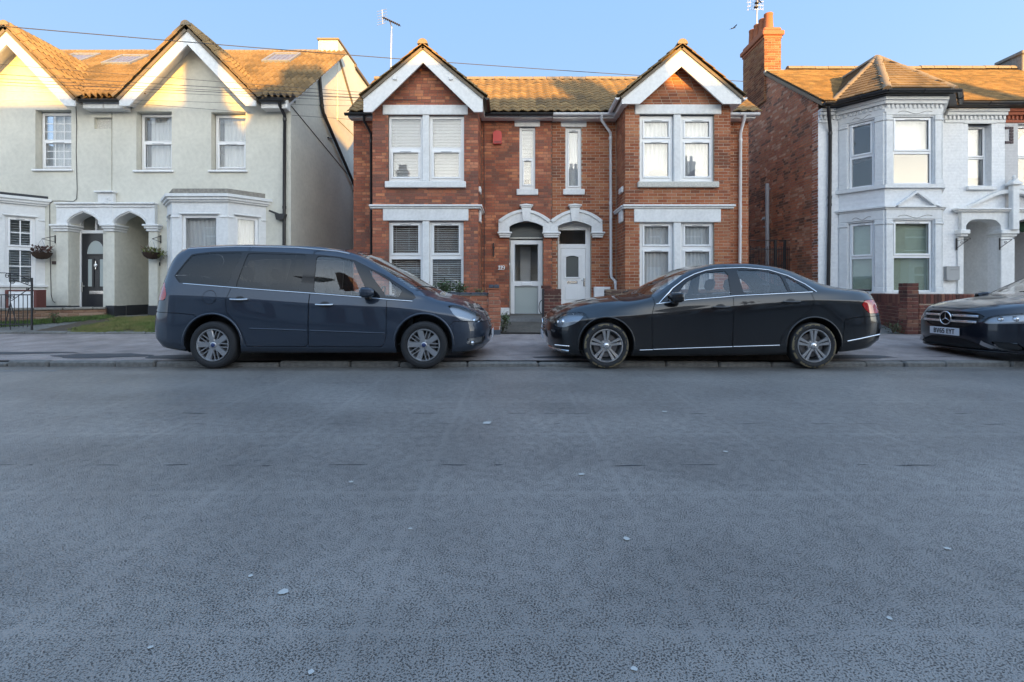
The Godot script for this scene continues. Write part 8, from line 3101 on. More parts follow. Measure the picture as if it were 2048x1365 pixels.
func spoke(mb: MB, a: Vector2, b: Vector2, per: Vector2, w0: float, w1: float, c: Vector3, out: float):
	var z0 := -0.030; var z1 := -0.007
	var q := [a + per * w0, a - per * w0, b - per * w1, b + per * w1]
	var top := []; var low := []
	for i in 4:
		var g: Vector2 = q[i]
		var inset: Vector2 = g.lerp((a if i < 2 else b), 0.22)
		top.append(c + V3(inset.x, inset.y, out * (z0 * 0.6 if i < 2 else z1)))
		low.append(c + V3(g.x, g.y, out * ((z0 if i < 2 else z1) - 0.014)))
	var back := c - V3(0, 0, out * 0.3)
	mb.face(top[0], top[1], top[2], top[3], back)
	var m = (low[0] + low[1] + low[2] + low[3]) * 0.25 - V3(0, 0, out * 0.03)
	for i in 4:
		var j := (i + 1) % 4
		mb.face(top[i], top[j], low[j], low[i], m)

func seat(parent: Node, c: Vector3, w: float, back_h: float, rest := true):
	var mb := MB.new()
	mb.xf = Transform3D(Basis(), c)
	mb.cbox(V3(-0.25, -0.14, -w / 2), V3(0.26, 0.02, w / 2), 0.05)
	mb.xf = Transform3D(Basis(Vector3.BACK, 0.30), c + V3(-0.24, 0.0, 0))
	mb.cbox(V3(-0.08, -0.08, -w / 2), V3(0.06, back_h, w / 2), 0.05)
	if rest:
		mb.cbox(V3(-0.05, back_h + 0.05, -0.13), V3(0.05, back_h + 0.24, 0.13), 0.05)
		for s in [-0.05, 0.05]: mb.tube([V3(0, back_h - 0.02, s), V3(0, back_h + 0.08, s)], 0.008, 6)
	put(mb, "seat", "car_cloth", parent, true)

func cabin(root: Node, seats: Array, dash_x: float, dash_y: float, floor_x0: float, floor_x1: float, wheel_side: float):
	var fl := MB.new()
	fl.box(V3(floor_x0, 0.30, -0.74), V3(floor_x1, 0.33, 0.74))
	fl.box(V3(dash_x + 0.1, 0.3, -0.70), V3(dash_x + 0.14, dash_y - 0.08, 0.70))
	put(fl, "cabin_floor", "car_black", root, true)
	var da := MB.new()
	da.cbox(V3(dash_x - 0.28, dash_y - 0.30, -0.70), V3(dash_x + 0.28, dash_y, 0.70), 0.06)
	put(da, "dashboard", "car_black", root, true)
	var sw := MB.new()
	var ring := []
	for k in 25:
		var a := TAU * k / 24
		ring.append(V3(dash_x - 0.42 - 0.07 * sin(a) * -1.0, dash_y - 0.02 + 0.17 * sin(a), wheel_side * 0.37 + 0.18 * cos(a)))
	sw.tube(ring, 0.014, 8)
	sw.tube([V3(dash_x - 0.42, dash_y - 0.02, wheel_side * 0.37), V3(dash_x - 0.2, dash_y - 0.12, wheel_side * 0.37)], 0.04, 8)
	put(sw, "steering_wheel", "car_black", root, true)
	for s in seats: seat(root, V3(s[0], s[1], s[2]), s[3], s[4])

func mirror(root: Node, p: Vector2, w: float, fwd: float, mat: String):
	for s in [1.0, -1.0]:
		var z: float = flank_z(p.x, p.y) + 0.02
		var mb := MB.new()
		var outl := []
		mb.xf = Transform3D(Basis(), V3(p.x, p.y, s * (z + 0.12)))
		# shell: rounded wedge, flat towards the rear
		var prof := [[-0.055, 0.82], [-0.03, 0.98], [0.02, 1.0], [0.06, 0.9], [0.10, 0.66], [0.125, 0.35]]
		for i in prof.size() - 1:
			for k in 14:
				var a0 := TAU * k / 14; var a1 := TAU * (k + 1) / 14
				var P := []
				for e in [[i, a0], [i, a1], [i + 1, a1], [i + 1, a0]]:
					var q: Array = prof[e[0]]
					P.append(V3(q[0], 0.072 * q[1] * signf(sin(e[1])) * pow(absf(sin(e[1])), 0.6), 0.115 * q[1] * signf(cos(e[1])) * pow(absf(cos(e[1])), 0.6)))
				mb.face(P[0], P[1], P[2], P[3], V3(0.02, 0, 0))
		var m := put(mb, "door_mirror", mat, root, true)
		var gl := MB.new()
		gl.xf = Transform3D(Basis(), V3(p.x, p.y, s * (z + 0.12)))
		gl.cbox(V3(-0.060, -0.055, -0.09), V3(-0.052, 0.055, 0.09), 0.003)
		put(gl, "mirror_glass", "chrome", m, true)
		var am := MB.new()
		am.xf = Transform3D(Basis(), V3(p.x, p.y, 0))
		am.cbox(V3(-0.02, -0.10, minf(s * (z - 0.04), s * (z + 0.10))), V3(0.06, -0.05, maxf(s * (z - 0.04), s * (z + 0.10))), 0.012)
		put(am, "mirror_arm", "car_black", m, true)

func handle(root: Node, p: Vector2, l: float, mat: String, s: float, recess := true):
	var z: float = flank_z(p.x, p.y)
	var mb := MB.new()
	var ln := []
	for k in 9:
		var t := k / 8.0 - 0.5
		ln.append(V3(p.x + t * l, p.y - 0.004 * cos(t * PI), s * (z + 0.020 + 0.014 * cos(t * PI))))
	mb.tube(ln, 0.0125, 8)
	put(mb, "door_handle", mat, root, true)
	if recess:
		var rc := MB.new()
		for k in 18:
			var a0 := TAU * k / 18; var a1 := TAU * (k + 1) / 18
			var P := []
			for a in [a0, a1]:
				var x: float = p.x + cos(a) * l * 0.28; var y: float = p.y + sin(a) * 0.042
				P.append(V3(x, y, s * (flank_z(x, y) + 0.0025)))
			rc.face(V3(p.x, p.y, s * (z + 0.001)), P[0], P[1], P[1], V3(p.x, p.y, 0))
		put(rc, "handle_recess", "car_black", root, true)

func plate(root: Node, x: float, y: float, words: String, mat: String, face_dir: float):
	var mb := MB.new()
	mb.cbox(V3(x - 0.006, y - 0.056, -0.26), V3(x + 0.006, y + 0.056, 0.26), 0.003)
	var p := put(mb, "number_plate", mat, root, true)
	if words != "":
		var t := MeshInstance3D.new()
		t.name = "lettering"
		t.mesh = text_mesh(words, 0.102, 0.002, "Droid Sans", true)
		t.material_override = M.car_black
		t.position = V3(x + face_dir * 0.008, y, 0)
		t.rotation.y = PI / 2 * face_dir
		t.scale = V3(0.86, 1.0, 1.0)
		p.add_child(t, true)

func car_materials():
	M.tyre = surface("tyre_rubber", V3(0.022, 0.022, 0.024), 0.75, {"tex": noise_tex("fine", 512, 0.03, 4, 0.62), "scale": 4.0})
	M.mud = surface("dried_mud", V3(0.20, 0.16, 0.095), 0.95, {"tex": noise_tex("fine", 512, 0.03, 4, 0.62), "scale": 6.0})
	M.alloy = surface("alloy", V3(0.46, 0.46, 0.47), 0.32, {"metal": 0.85})
	M.disc = surface("cast_iron", V3(0.20, 0.19, 0.19), 0.5, {"metal": 0.7})
	M.chrome = surface("chrome", V3(0.72, 0.72, 0.73), 0.08, {"metal": 1.0})
	M.car_black = surface("black_trim", V3(0.012, 0.012, 0.013), 0.45)
	M.gloss_black = surface("gloss_black", V3(0.008, 0.008, 0.010), 0.08)
	M.car_cloth = surface("seat_cloth", V3(0.035, 0.035, 0.038), 0.9)
	M.clear_glass = pane("car_glass", V3(0.02, 0.03, 0.03), 0.10)
	M.tint_glass = pane("privacy_glass", V3(0.003, 0.003, 0.004), 0.86)
	M.tint_glass.metallic_specular = 0.5
	M.lens = pane("lamp_lens", V3(0.5, 0.5, 0.5), 0.06)
	M.reflector = surface("lamp_reflector", V3(0.30, 0.31, 0.33), 0.35, {"metal": 0.8})
	M.red_lens = surface("red_lens", V3(0.42, 0.012, 0.010), 0.06, {"coat": 1.0})
	M.badge_blue = surface("blue_badge", V3(0.03, 0.05, 0.14), 0.3)
	M.plate_white = surface("white_plate", V3(0.62, 0.63, 0.66), 0.35)
	M.plate_yellow = surface("yellow_plate", V3(0.70, 0.50, 0.05), 0.35)
	var dust := noise_tex("dust", 512, 0.02, 5, 0.25)
	M.paint_blue = surface("slate_blue_paint", V3(0.022, 0.033, 0.054), 0.40, {"metal": 0.45, "coat": 1.0, "coat_rough": 0.02})
	M.paint_black = surface("black_metallic_paint", V3(0.003, 0.004, 0.0065), 0.30, {"metal": 0.4, "coat": 1.0, "coat_rough": 0.02})
	M.paint_navy = surface("blue_black_paint", V3(0.008, 0.011, 0.020), 0.28, {"metal": 0.4, "coat": 1.0, "coat_rough": 0.015})

# cut and mount the parts that every car has; spec lists the shapes
func car_body(root: Node, spec: Dictionary, paint: String):
	var side := band(2, 7)
	var under := band(0, 2)
	var top := band(7, 9)
	for a in spec.arches:
		side = cut(side, a)[1]
		under = cut(under, a)[1]
	var d := cut(side, spec.dlo)
	var glazing: PackedInt32Array = d[0]
	side = d[1]
	var k := 0
	for w in spec.windows:
		var c := cut(glazing, w.shape)
		for s in [1, -1]: emit(c[0], "side_window", w.mat, root, -0.008, s, 0.004 if w.mat == "clear_glass" else 0.0)
		glazing = c[1]
	emit(glazing, "pillar_trim", "gloss_black", root, -0.002)
	var shell := PackedInt32Array()
	for l in spec.lamps:
		var c := panel(side, l.shape, 0.002)
		side = c[1]
		for s in [1, -1]:
			if l.kind == "head":
				var hl := emit(c[0], "headlight", "lens", root, 0.0, s)
				emit(c[0], "reflector", "reflector", hl, -0.035, s)
				for b in l.bulbs:
					var x: float = nose_x(b[0], b[1]) - b[3]
					var bm := MB.new()
					bm.xf = Transform3D(Basis(V3(0, 1, 0), V3(1, 0, 0), V3(0, 0, 1)), V3(x, b[0], s * b[1]))
					bm.lathe([P2(b[2], -0.03), P2(b[2], 0.0), P2(b[2] * 0.86, 0.0), P2(b[2] * 0.8, -0.012), P2(b[2] * 0.45, 0.008), P2(0.0, 0.014)], 20)
					put(bm, "projector", "chrome", hl, true)
			else:
				var tl := emit(c[0], "tail_light", "red_lens", root, 0.0, s)
				if l.has("white"):
					var wc := cut(c[0], l.white)
					emit(wc[0], "reversing_light", "plate_white", tl, 0.002, s)
	for p in spec.panels:
		var c := panel(side, p.shape, p.get("gap", 0.0035))
		side = c[1]
		shell.append_array(c[0])
		if p.get("pair", true):
			for s in [1, -1]:
				var o := emit(c[0], p.name, p.get("mat", paint), root, p.get("off", 0.0), s)
				if p.has("handle"): handle(o, p.handle, p.get("handle_length", 0.24), p.get("handle_mat", "chrome"), float(s), p.get("recess", true))
		else: emit(c[0], p.name, p.get("mat", paint), root, p.get("off", 0.0))
	for p in spec.top:
		var c := panel(top, p.shape, p.get("gap", 0.0035))
		top = c[1]
		emit(c[0], p.name, p.get("mat", paint), root, p.get("off", 0.0), 0, 0.005 if p.get("glass", false) else 0.0)
		if not p.get("glass", false): shell.append_array(c[0])
	side.append_array(top)
	emit(side, "body", paint, root)
	emit(under, "underbody", "car_black", root)
	shell.append_array(side)
	emit(shell, "inner_shell", "car_black", root, -0.016)
	# wheel housings
	for a in spec.arches:
		for s in [1.0, -1.0]:
			var mb := MB.new()
			var n := 20
			var zi := 0.56
			for i in n:
				var a0 := -0.35 + (PI + 0.7) * i / n; var a1 := -0.35 + (PI + 0.7) * (i + 1) / n
				var P := []
				for e in [a0, a1]:
					var x: float = a.at.x + cos(e) * a.r; var y: float = a.at.y + sin(e) * a.r
					var z: float = maxf(flank_z(x, y) - 0.012, zi + 0.05)
					P.append(V3(x, y, s * z)); P.append(V3(x, y, s * zi))
				mb.face(P[0], P[2], P[3], P[1], V3(a.at.x + cos((a0 + a1) / 2) * 2.0, a.at.y + sin((a0 + a1) / 2) * 2.0, s * 0.7))
				mb.tri(V3(a.at.x, a.at.y, s * zi), P[1], P[3], V3(0, 0, s))
			put(mb, "wheel_housing", "car_black", root, true)

func build_cars():
	car_materials()
	people_carrier()
	saloon()
	hatchback()

func car_root(called: String, label: String, yaw: float) -> Node3D:
	var h := thing(called, label, "car", V3(car.at, 0.0, -car.depth), "cars parked along the kerb")
	h.rotation.y = yaw
	return h

func car_wheels(root: Node, xs: Array, track: float, r: float, rim: float, style: int, near: float, muddy: bool):
	for x in xs:
		for s in [1.0, -1.0]:
			var y: float = r - 0.006 if s == near else r + 0.085      # the far wheels stand on the pavement
			wheel(root, V3(x, y, s * track), r, rim, style, s, muddy)

func people_carrier():
	car = {"dir": 1.0, "at": -2.666, "depth": 7.78, "tail": -1.95, "nose": 1.62, "lift": 0.02, "square": 2.7, "sharp": [2, 3, 5]}
	car.rows = [
		{"y": [[-2.4, 0.26], [0, 0.2], [2.3, 0.2]], "w": [[0, 0.0], [1, 0.0]], "xf": 2.15, "xr": -2.30},
		{"y": [[-2.4, 0.26], [0, 0.2], [2.3, 0.2]], "w": [[0, 0.70], [1, 0.70]], "xf": 2.18, "xr": -2.34},
		{"y": [[-2.45, 0.31], [-2.1, 0.25], [-1.7, 0.20], [0, 0.19], [1.8, 0.19], [2.25, 0.20]], "w": [[-2, 0.87], [0, 0.885], [1.6, 0.88]], "xf": 2.25, "xr": -2.42},
		{"y": [[-2.5, 0.42], [-2.0, 0.33], [-1.0, 0.275], [1.2, 0.265], [2.3, 0.29]], "w": [[-2, 0.915], [0, 0.925], [1.6, 0.91]], "xf": 2.335, "xr": -2.50},
		{"y": [[-2.5, 0.58], [-1.0, 0.53], [1.0, 0.458], [2.34, 0.47]], "w": [[-2, 0.915], [0, 0.935], [1.6, 0.92]], "xf": 2.345, "xr": -2.52},
		{"y": [[-2.46, 0.985], [-2.1, 0.975], [0.3, 0.838], [1.23, 0.794], [1.8, 0.72], [2.3, 0.605]], "w": [[-2.0, 0.905], [-1.2, 0.928], [0, 0.93], [1.6, 0.90]], "xf": 2.325, "xr": -2.44},
		{"y": [[-2.4, 1.16], [-1.9, 1.152], [0, 1.014], [0.91, 0.945], [1.25, 0.928], [1.5, 0.905], [1.8, 0.85], [2.05, 0.785], [2.27, 0.71]], "w": [[-2.0, 0.855], [-1.0, 0.885], [0.9, 0.88], [1.6, 0.80]], "xf": 2.275, "xr": -2.40},
		{"y": [[-2.40, 1.16], [-2.27, 1.34], [-2.13, 1.52], [-2.02, 1.60], [-1.9, 1.635], [-1.2, 1.66], [-0.07, 1.62], [0.42, 1.535], [1.0, 1.205], [1.34, 0.995], [1.6, 0.945], [1.9, 0.875], [2.27, 0.715]], "w": [[-2.0, 0.70], [-1.0, 0.73], [0.42, 0.725], [1.0, 0.775], [1.34, 0.80], [1.6, 0.66]], "xf": 2.275, "xr": -2.40},
		{"y": [[-2.40, 1.165], [-2.29, 1.36], [-2.17, 1.55], [-2.09, 1.645], [-1.95, 1.685], [-1.2, 1.715], [-0.2, 1.695], [0.3, 1.62], [0.55, 1.54], [1.0, 1.315], [1.45, 1.055], [1.6, 0.995], [1.9, 0.925], [2.27, 0.72]], "w": [[-2.0, 0.44], [0.4, 0.46], [1.3, 0.46], [1.6, 0.38]], "xf": 2.275, "xr": -2.40},
		{"y": [[-2.40, 1.17], [-2.30, 1.37], [-2.18, 1.57], [-2.11, 1.67], [-2.0, 1.705], [-1.5, 1.735], [-0.5, 1.73], [0.17, 1.69], [0.5, 1.605], [1.0, 1.365], [1.50, 1.09], [1.62, 1.035], [1.91, 0.95], [2.157, 0.83], [2.27, 0.725]], "w": [[0, 0.0], [1, 0.0]], "xf": 2.275, "xr": -2.40}]
	car_net()
	var root := car_root("people_carrier", "dark slate blue people carrier with tinted rear windows, parked facing right", 0.0)
	var W := 0.78
	var spec := {}
	spec.arches = [{"at": P2(-1.452, 0.345), "r": 0.395}, {"at": P2(1.452, 0.345), "r": 0.395}]
	spec.dlo = rounded(tqs([[351.6, 551.8], [364, 566], [500, 577], [640, 587], [770, 597.6], [824, 602], [834, 596], [826, 586], [770, 551], [708, 520.5], [680, 514], [640, 509.5], [560, 504.5], [485, 502.5], [420, 503.5], [381, 508]], W), 0.02)
	spec.windows = [
		{"shape": rounded(tqs([[354, 551.5], [366, 565], [460, 572], [485.5, 505.5], [420, 506], [382, 510.5]], W), 0.025), "mat": "tint_glass"},
		{"shape": rounded(tqs([[478, 573.5], [604, 583], [614, 509.5], [496, 506.5]], W), 0.02), "mat": "tint_glass"},
		{"shape": rounded(tqs([[632, 585], [742, 594], [706, 523], [672, 514.5], [633, 512]], W), 0.02), "mat": "clear_glass"},
		{"shape": rounded(tqs([[775, 592], [800, 594], [806, 581], [780, 562], [732, 535]], W), 0.015), "mat": "clear_glass"}]
	spec.lamps = [
		{"kind": "head", "shape": rounded(tqs([[896, 609], [916, 611.5], [940, 621], [962, 634], [959, 641.5], [925, 641], [909, 627]], 0.72), 0.01), "bulbs": [[0.625, 0.66, 0.055, 0.05], [0.60, 0.55, 0.05, 0.05]]},
		{"kind": "head", "shape": rounded(tqs([[931, 678], [969, 674.5], [964, 689], [938, 690]], 0.75), 0.008), "bulbs": [[0.33, 0.74, 0.04, 0.02]]},
		{"kind": "tail", "shape": rounded(tqs([[327, 564], [339, 590], [335, 601], [300, 601], [300, 564]], 0.82), 0.012)}]
	spec.panels = [
		{"name": "front_door", "shape": rounded(tqs([[618, 500], [772, 500], [772, 672], [766, 692], [760, 694.5], [616, 693.5]], 0.93), 0.015), "handle": tq(649, 609.5, 0.93)},
		{"name": "rear_door", "shape": rounded(tqs([[488, 490], [617.4, 490], [615.4, 693.5], [492, 693.5], [487, 676], [472, 645], [452, 627], [450.5, 600], [459, 575]], 0.93), 0.015), "handle": tq(478.5, 599, 0.93)},
		{"name": "fuel_flap", "shape": {"at": tq(417, 595, 0.93), "r": 0.095}, "gap": 0.0025},
		{"name": "front_bumper", "shape": {"poly": V2([tq(896, 655, 0.85), tq(908, 643, 0.85), P2(2.6, 0.61), P2(2.6, 0.0), tq(905, 720, 0.85)]), "round": 0.0}, "pair": false},
		{"name": "rear_bumper", "shape": {"poly": V2([tq(395, 631, 0.9), tq(370, 700, 0.9), P2(-2.7, 0.1), P2(-2.7, tq(312, 622, 0.9).y), tq(360, 627, 0.9)]), "round": 0.0}, "pair": false}]
	var ws := V2([[0.47, -0.1], [1.545, -0.1], [1.50, 0.40], [1.25, 0.72], [1.0, 0.68], [0.55, 0.60], [0.45, 0.4]])
	spec.top = [
		{"name": "windscreen", "shape": rounded(ws, 0.0, "plan"), "mat": "clear_glass", "off": -0.004, "glass": true},
		{"name": "bonnet", "shape": {"poly": V2([[1.58, -0.1], [2.20, -0.1], [2.12, 0.45], [1.95, 0.60], [1.45, 0.76], [1.52, 0.42]]), "round": 0.0, "view": "plan"}},
		{"name": "rear_window", "shape": rounded(V2([[-2.345, -0.1], [-2.13, -0.1], [-2.11, 0.45], [-2.16, 0.6], [-2.33, 0.62]]), 0.0, "plan"), "mat": "tint_glass", "off": -0.003, "glass": true}]
	car_body(root, spec, "paint_blue")
	strip_line(root, [[364, 567.5], [500, 578.2], [640, 588.3], [769, 598.8], [824, 603]], 0.88, 0.009, "chrome_strip", "chrome", 0.0)
	strip_line(root, [[499, 657.5], [560, 659.5], [613, 661.5]], 0.93, 0.011, "rubbing_strip", "paint_blue", -0.003)
	strip_line(root, [[619, 661.5], [700, 664.5], [769, 667]], 0.93, 0.011, "rubbing_strip", "paint_blue", -0.003)
	strip_line(root, [[384, 499], [480, 495], [600, 497], [680, 504.5], [703, 509]], 0.60, 0.012, "roof_rail", "alloy", -0.004)
	mirror(root, tq(735, 585, 0.9), 0.9, 1.0, "paint_blue")
	car_wheels(root, [-1.452, 1.452], 0.91, 0.325, 0.226, 0, 1.0, false)
	# arch lips
	for a in spec.arches:
		for s in [1.0, -1.0]:
			var mb := MB.new()
			var ln := []
			for i in 29:
				var e := -0.05 + (PI + 0.1) * i / 28.0
				var x: float = a.at.x + cos(e) * (a.r + 0.012); var y: float = a.at.y + sin(e) * (a.r + 0.012)
				ln.append(V3(x, y, s * (flank_z(x, y) - 0.002)))
			mb.tube(ln, 0.016, 8)
			put(mb, "arch_lip", "paint_blue", root, true)
	cabin(root, [[0.15, 0.62, 0.38, 0.5, 0.62], [0.15, 0.62, -0.38, 0.5, 0.62], [-0.75, 0.62, 0.45, 0.46, 0.6], [-0.75, 0.62, -0.45, 0.46, 0.6], [-1.6, 0.62, 0.35, 0.46, 0.5], [-1.6, 0.62, -0.35, 0.46, 0.5]], 1.12, 0.98, -2.1, 1.4, 1.0)
	plate(root, 2.365, 0.42, "", "plate_white", 1.0)
	plate(root, -2.50, 0.80, "", "plate_yellow", -1.0)
	nose_grille(root, 0.30, 0.50, 0.70, [0.55, 0.62], 0.022)
	wiper(root, V3(1.50, 1.085, 0.30), V3(1.32, 1.10, 0.66))

func wiper(root: Node, a: Vector3, b: Vector3):
	var mb := MB.new()
	mb.tube([a + V3(0.04, 0.02, 0), (a + b) * 0.5 + V3(0, 0.035, 0), b + V3(0, 0.025, 0)], 0.009, 6)
	put(mb, "wiper", "car_black", root, true)

# a dark opening in the nose with bars across it
func nose_grille(root: Node, half: float, y0: float, y1: float, bars: Array, thick: float):
	var bk := MB.new()
	var n := 10
	for i in n:
		for s in [1.0, -1.0]:
			var za: float = half * i / n; var zb: float = half * (i + 1) / n
			var P := []
			for e in [[y0, za], [y0, zb], [y1, zb], [y1, za]]: P.append(V3(nose_x(e[0], e[1]) + 0.004, e[0], s * e[1]))
			bk.face(P[0], P[1], P[2], P[3], V3(0, 0.5, 0))
	var g := put(bk, "grille", "car_black", root, true)
	for y in bars:
		var mb := MB.new()
		var ln := []
		for i in range(-n, n + 1):
			var z := half * 0.97 * i / n
			ln.append(V3(nose_x(y, z) + 0.012, y, z))
		mb.tube(ln, thick * 0.5, 8)
		put(mb, "grille_bar", "chrome", g, true)

func saloon():
	car = {"dir": -1.0, "at": 2.730, "depth": 7.78, "tail": -2.02, "nose": 1.60, "lift": 0.02, "square": 2.6, "sharp": [2, 3, 5]}
	car.rows = [
		{"y": [[-2.4, 0.24], [0, 0.18], [2.2, 0.18]], "w": [[0, 0.0], [1, 0.0]], "xf": 2.02, "xr": -2.36},
		{"y": [[-2.4, 0.24], [0, 0.18], [2.2, 0.18]], "w": [[0, 0.70], [1, 0.70]], "xf": 2.06, "xr": -2.40},
		{"y": [[-2.45, 0.29], [-1.8, 0.20], [-1.0, 0.165], [1.0, 0.145], [1.8, 0.145], [2.15, 0.17]], "w": [[-2, 0.86], [0, 0.875], [1.6, 0.86]], "xf": 2.14, "xr": -2.50},
		{"y": [[-2.55, 0.37], [-1.8, 0.32], [-1.0, 0.29], [1.0, 0.235], [1.8, 0.24], [2.2, 0.26]], "w": [[-2, 0.90], [0, 0.915], [1.6, 0.90]], "xf": 2.20, "xr": -2.62},
		{"y": [[-2.58, 0.58], [-1.8, 0.52], [-1.0, 0.47], [1.0, 0.42], [2.22, 0.45]], "w": [[-2, 0.905], [0, 0.918], [1.6, 0.905]], "xf": 2.235, "xr": -2.66},
		{"y": [[-2.5, 0.83], [-2.1, 0.905], [-1.43, 0.909], [-0.6, 0.84], [0.14, 0.778], [0.81, 0.706], [1.45, 0.685], [1.8, 0.65], [2.22, 0.585]], "w": [[-2.0, 0.895], [-1.4, 0.92], [0, 0.922], [1.45, 0.912], [1.6, 0.895]], "xf": 2.225, "xr": -2.58},
		{"y": [[-2.54, 0.965], [-2.2, 1.01], [-1.75, 1.04], [-1.415, 1.036], [-0.14, 0.959], [0.31, 0.926], [0.743, 0.878], [0.9, 0.864], [1.4, 0.79], [1.73, 0.735], [2.0, 0.69], [2.2, 0.645]], "w": [[-2.0, 0.80], [-1.4, 0.865], [0, 0.875], [0.8, 0.865], [1.6, 0.78]], "xf": 2.20, "xr": -2.54},
		{"y": [[-2.54, 1.0], [-2.4, 1.035], [-2.1, 1.065], [-1.8, 1.105], [-1.5, 1.205], [-1.23, 1.315], [-0.97, 1.38], [-0.62, 1.415], [-0.23, 1.405], [0.1, 1.33], [0.44, 1.135], [0.744, 0.965], [0.95, 0.925], [1.3, 0.895], [1.6, 0.855], [1.9, 0.785], [2.19, 0.66]], "w": [[-2.0, 0.67], [-1.6, 0.66], [-1.2, 0.62], [-0.6, 0.605], [0.1, 0.625], [0.44, 0.70], [0.8, 0.755], [1.1, 0.68], [1.6, 0.62]], "xf": 2.195, "xr": -2.54},
		{"y": [[-2.54, 1.015], [-2.4, 1.055], [-2.1, 1.09], [-1.85, 1.145], [-1.6, 1.25], [-1.3, 1.37], [-1.0, 1.425], [-0.6, 1.445], [-0.2, 1.435], [0.05, 1.39], [0.3, 1.30], [0.6, 1.135], [0.85, 0.995], [1.0, 0.965], [1.456, 0.925], [1.9, 0.83], [2.19, 0.675]], "w": [[-2.0, 0.38], [-0.6, 0.35], [0.4, 0.40], [1.0, 0.42], [1.6, 0.36]], "xf": 2.195, "xr": -2.54},
		{"y": [[-2.54, 1.02], [-2.45, 1.06], [-2.15, 1.10], [-1.95, 1.135], [-1.65, 1.26], [-1.4, 1.36], [-1.1, 1.428], [-0.7, 1.455], [-0.3, 1.452], [0.0, 1.425], [0.228, 1.36], [0.5, 1.225], [0.8, 1.06], [0.93, 0.995], [1.05, 0.98], [1.456, 0.945], [1.99, 0.825], [2.12, 0.755], [2.19, 0.69]], "w": [[0, 0.0], [1, 0.0]], "xf": 2.195, "xr": -2.54}]
	car_net()
	var root := car_root("saloon_car", "black four door saloon with muddy tyres and chrome trim, parked facing left", PI)
	var W := 0.76
	var spec := {}
	spec.arches = [{"at": P2(1.430, 0.318), "r": 0.378}, {"at": P2(-1.430, 0.318), "r": 0.378}]
	spec.dlo = rounded(tqs([[1312, 608], [1346, 576], [1372, 558.5], [1394, 548.5], [1418, 541], [1440, 537.5], [1495, 535.5], [1544.7, 540], [1581, 552], [1609.5, 569], [1624, 584], [1470, 592], [1440, 595], [1375, 600]], W), 0.008)
	spec.windows = [
		{"shape": rounded(tqs([[1340, 600], [1374, 566], [1394, 553.5], [1420, 545], [1459, 541], [1456, 590.5], [1400, 596]], W), 0.012), "mat": "clear_glass"},
		{"shape": rounded(tqs([[1478.5, 539.5], [1530, 541], [1565, 549.5], [1568.5, 583.5], [1482, 588.5]], W), 0.012), "mat": "clear_glass"},
		{"shape": rounded(tqs([[1572, 551.5], [1590, 561.5], [1614, 582], [1574.5, 583.5]], W), 0.012), "mat": "clear_glass"}]
	spec.lamps = [
		{"kind": "head", "shape": rounded(tqs([[1109, 654], [1114, 638], [1131, 627], [1158, 624.5], [1169, 627], [1150, 645], [1124, 655]], 0.70), 0.01), "bulbs": [[0.60, 0.58, 0.05, 0.06], [0.62, 0.68, 0.045, 0.06]]},
		{"kind": "tail", "shape": rounded(tqs([[1716, 611], [1724, 600], [1750, 599.5], [1790, 600], [1790, 626], [1733, 627.5]], 0.82), 0.008), "white": {"poly": tqs([[1734, 621.5], [1790, 621.5], [1790, 625.5], [1737, 625.5]], 0.82)}}]
	spec.panels = [
		{"name": "front_door", "shape": rounded(tqs([[1311.5, 608], [1304, 630], [1305, 690], [1307, 700], [1465.2, 694.5], [1469.2, 590], [1469.2, 525], [1311.5, 525]], 0.92), 0.012), "handle": tq(1442, 614.5, 0.92), "handle_mat": "paint_black"},
		{"name": "rear_door", "shape": rounded(tqs([[1469.8, 525], [1466, 694.5], [1560, 691], [1566, 672], [1583, 650], [1622, 622], [1629.5, 600], [1625.5, 583], [1625, 525]], 0.92), 0.012), "handle": tq(1582.5, 603.8, 0.92), "handle_mat": "paint_black"},
		{"name": "front_bumper", "shape": {"poly": V2([tq(1180, 645, 0.88), tq(1170, 628, 0.8), P2(2.0, 0.66), P2(2.6, 0.63), P2(2.6, 0.0), tq(1158, 730, 0.88)]), "round": 0.0}, "pair": false},
		{"name": "rear_bumper", "shape": {"poly": V2([tq(1690, 640, 0.9), tq(1683, 710, 0.9), P2(-2.8, 0.1), P2(-2.8, tq(1750, 630, 0.85).y), tq(1720, 634, 0.88)]), "round": 0.0}, "pair": false}]
	var ws := V2([[0.16, -0.1], [0.925, -0.1], [0.90, 0.45], [0.72, 0.70], [0.45, 0.64], [0.18, 0.54]])
	spec.top = [
		{"name": "windscreen", "shape": rounded(ws, 0.0, "plan"), "mat": "clear_glass", "off": -0.004, "glass": true},
		{"name": "bonnet", "shape": {"poly": V2([[0.98, -0.1], [2.155, -0.1], [2.10, 0.40], [1.95, 0.52], [1.5, 0.64], [0.93, 0.74], [0.96, 0.4]]), "round": 0.0, "view": "plan"}},
		{"name": "rear_window", "shape": rounded(V2([[-1.86, -0.1], [-1.30, -0.1], [-1.30, 0.50], [-1.45, 0.60], [-1.78, 0.63]]), 0.0, "plan"), "mat": "clear_glass", "off": -0.003, "glass": true},
		{"name": "boot_lid", "shape": {"poly": V2([[-2.52, -0.1], [-1.95, -0.1], [-1.93, 0.60], [-2.48, 0.60]]), "round": 0.0, "view": "plan"}}]
	car_body(root, spec, "paint_black")
	strip_line(root, [[1312, 608], [1346, 576.5], [1372, 558.5], [1394, 548], [1418, 540.5], [1440, 537], [1495, 535], [1544.7, 539.5], [1581, 551.5], [1609.5, 568.8], [1624.5, 584]], W, 0.0085, "chrome_strip", "chrome", 0.0)
	strip_line(root, [[1312, 608.5], [1375, 600.3], [1440, 595.3], [1470, 592.3], [1624.5, 584.5]], 0.86, 0.0095, "chrome_strip", "chrome", 0.0)
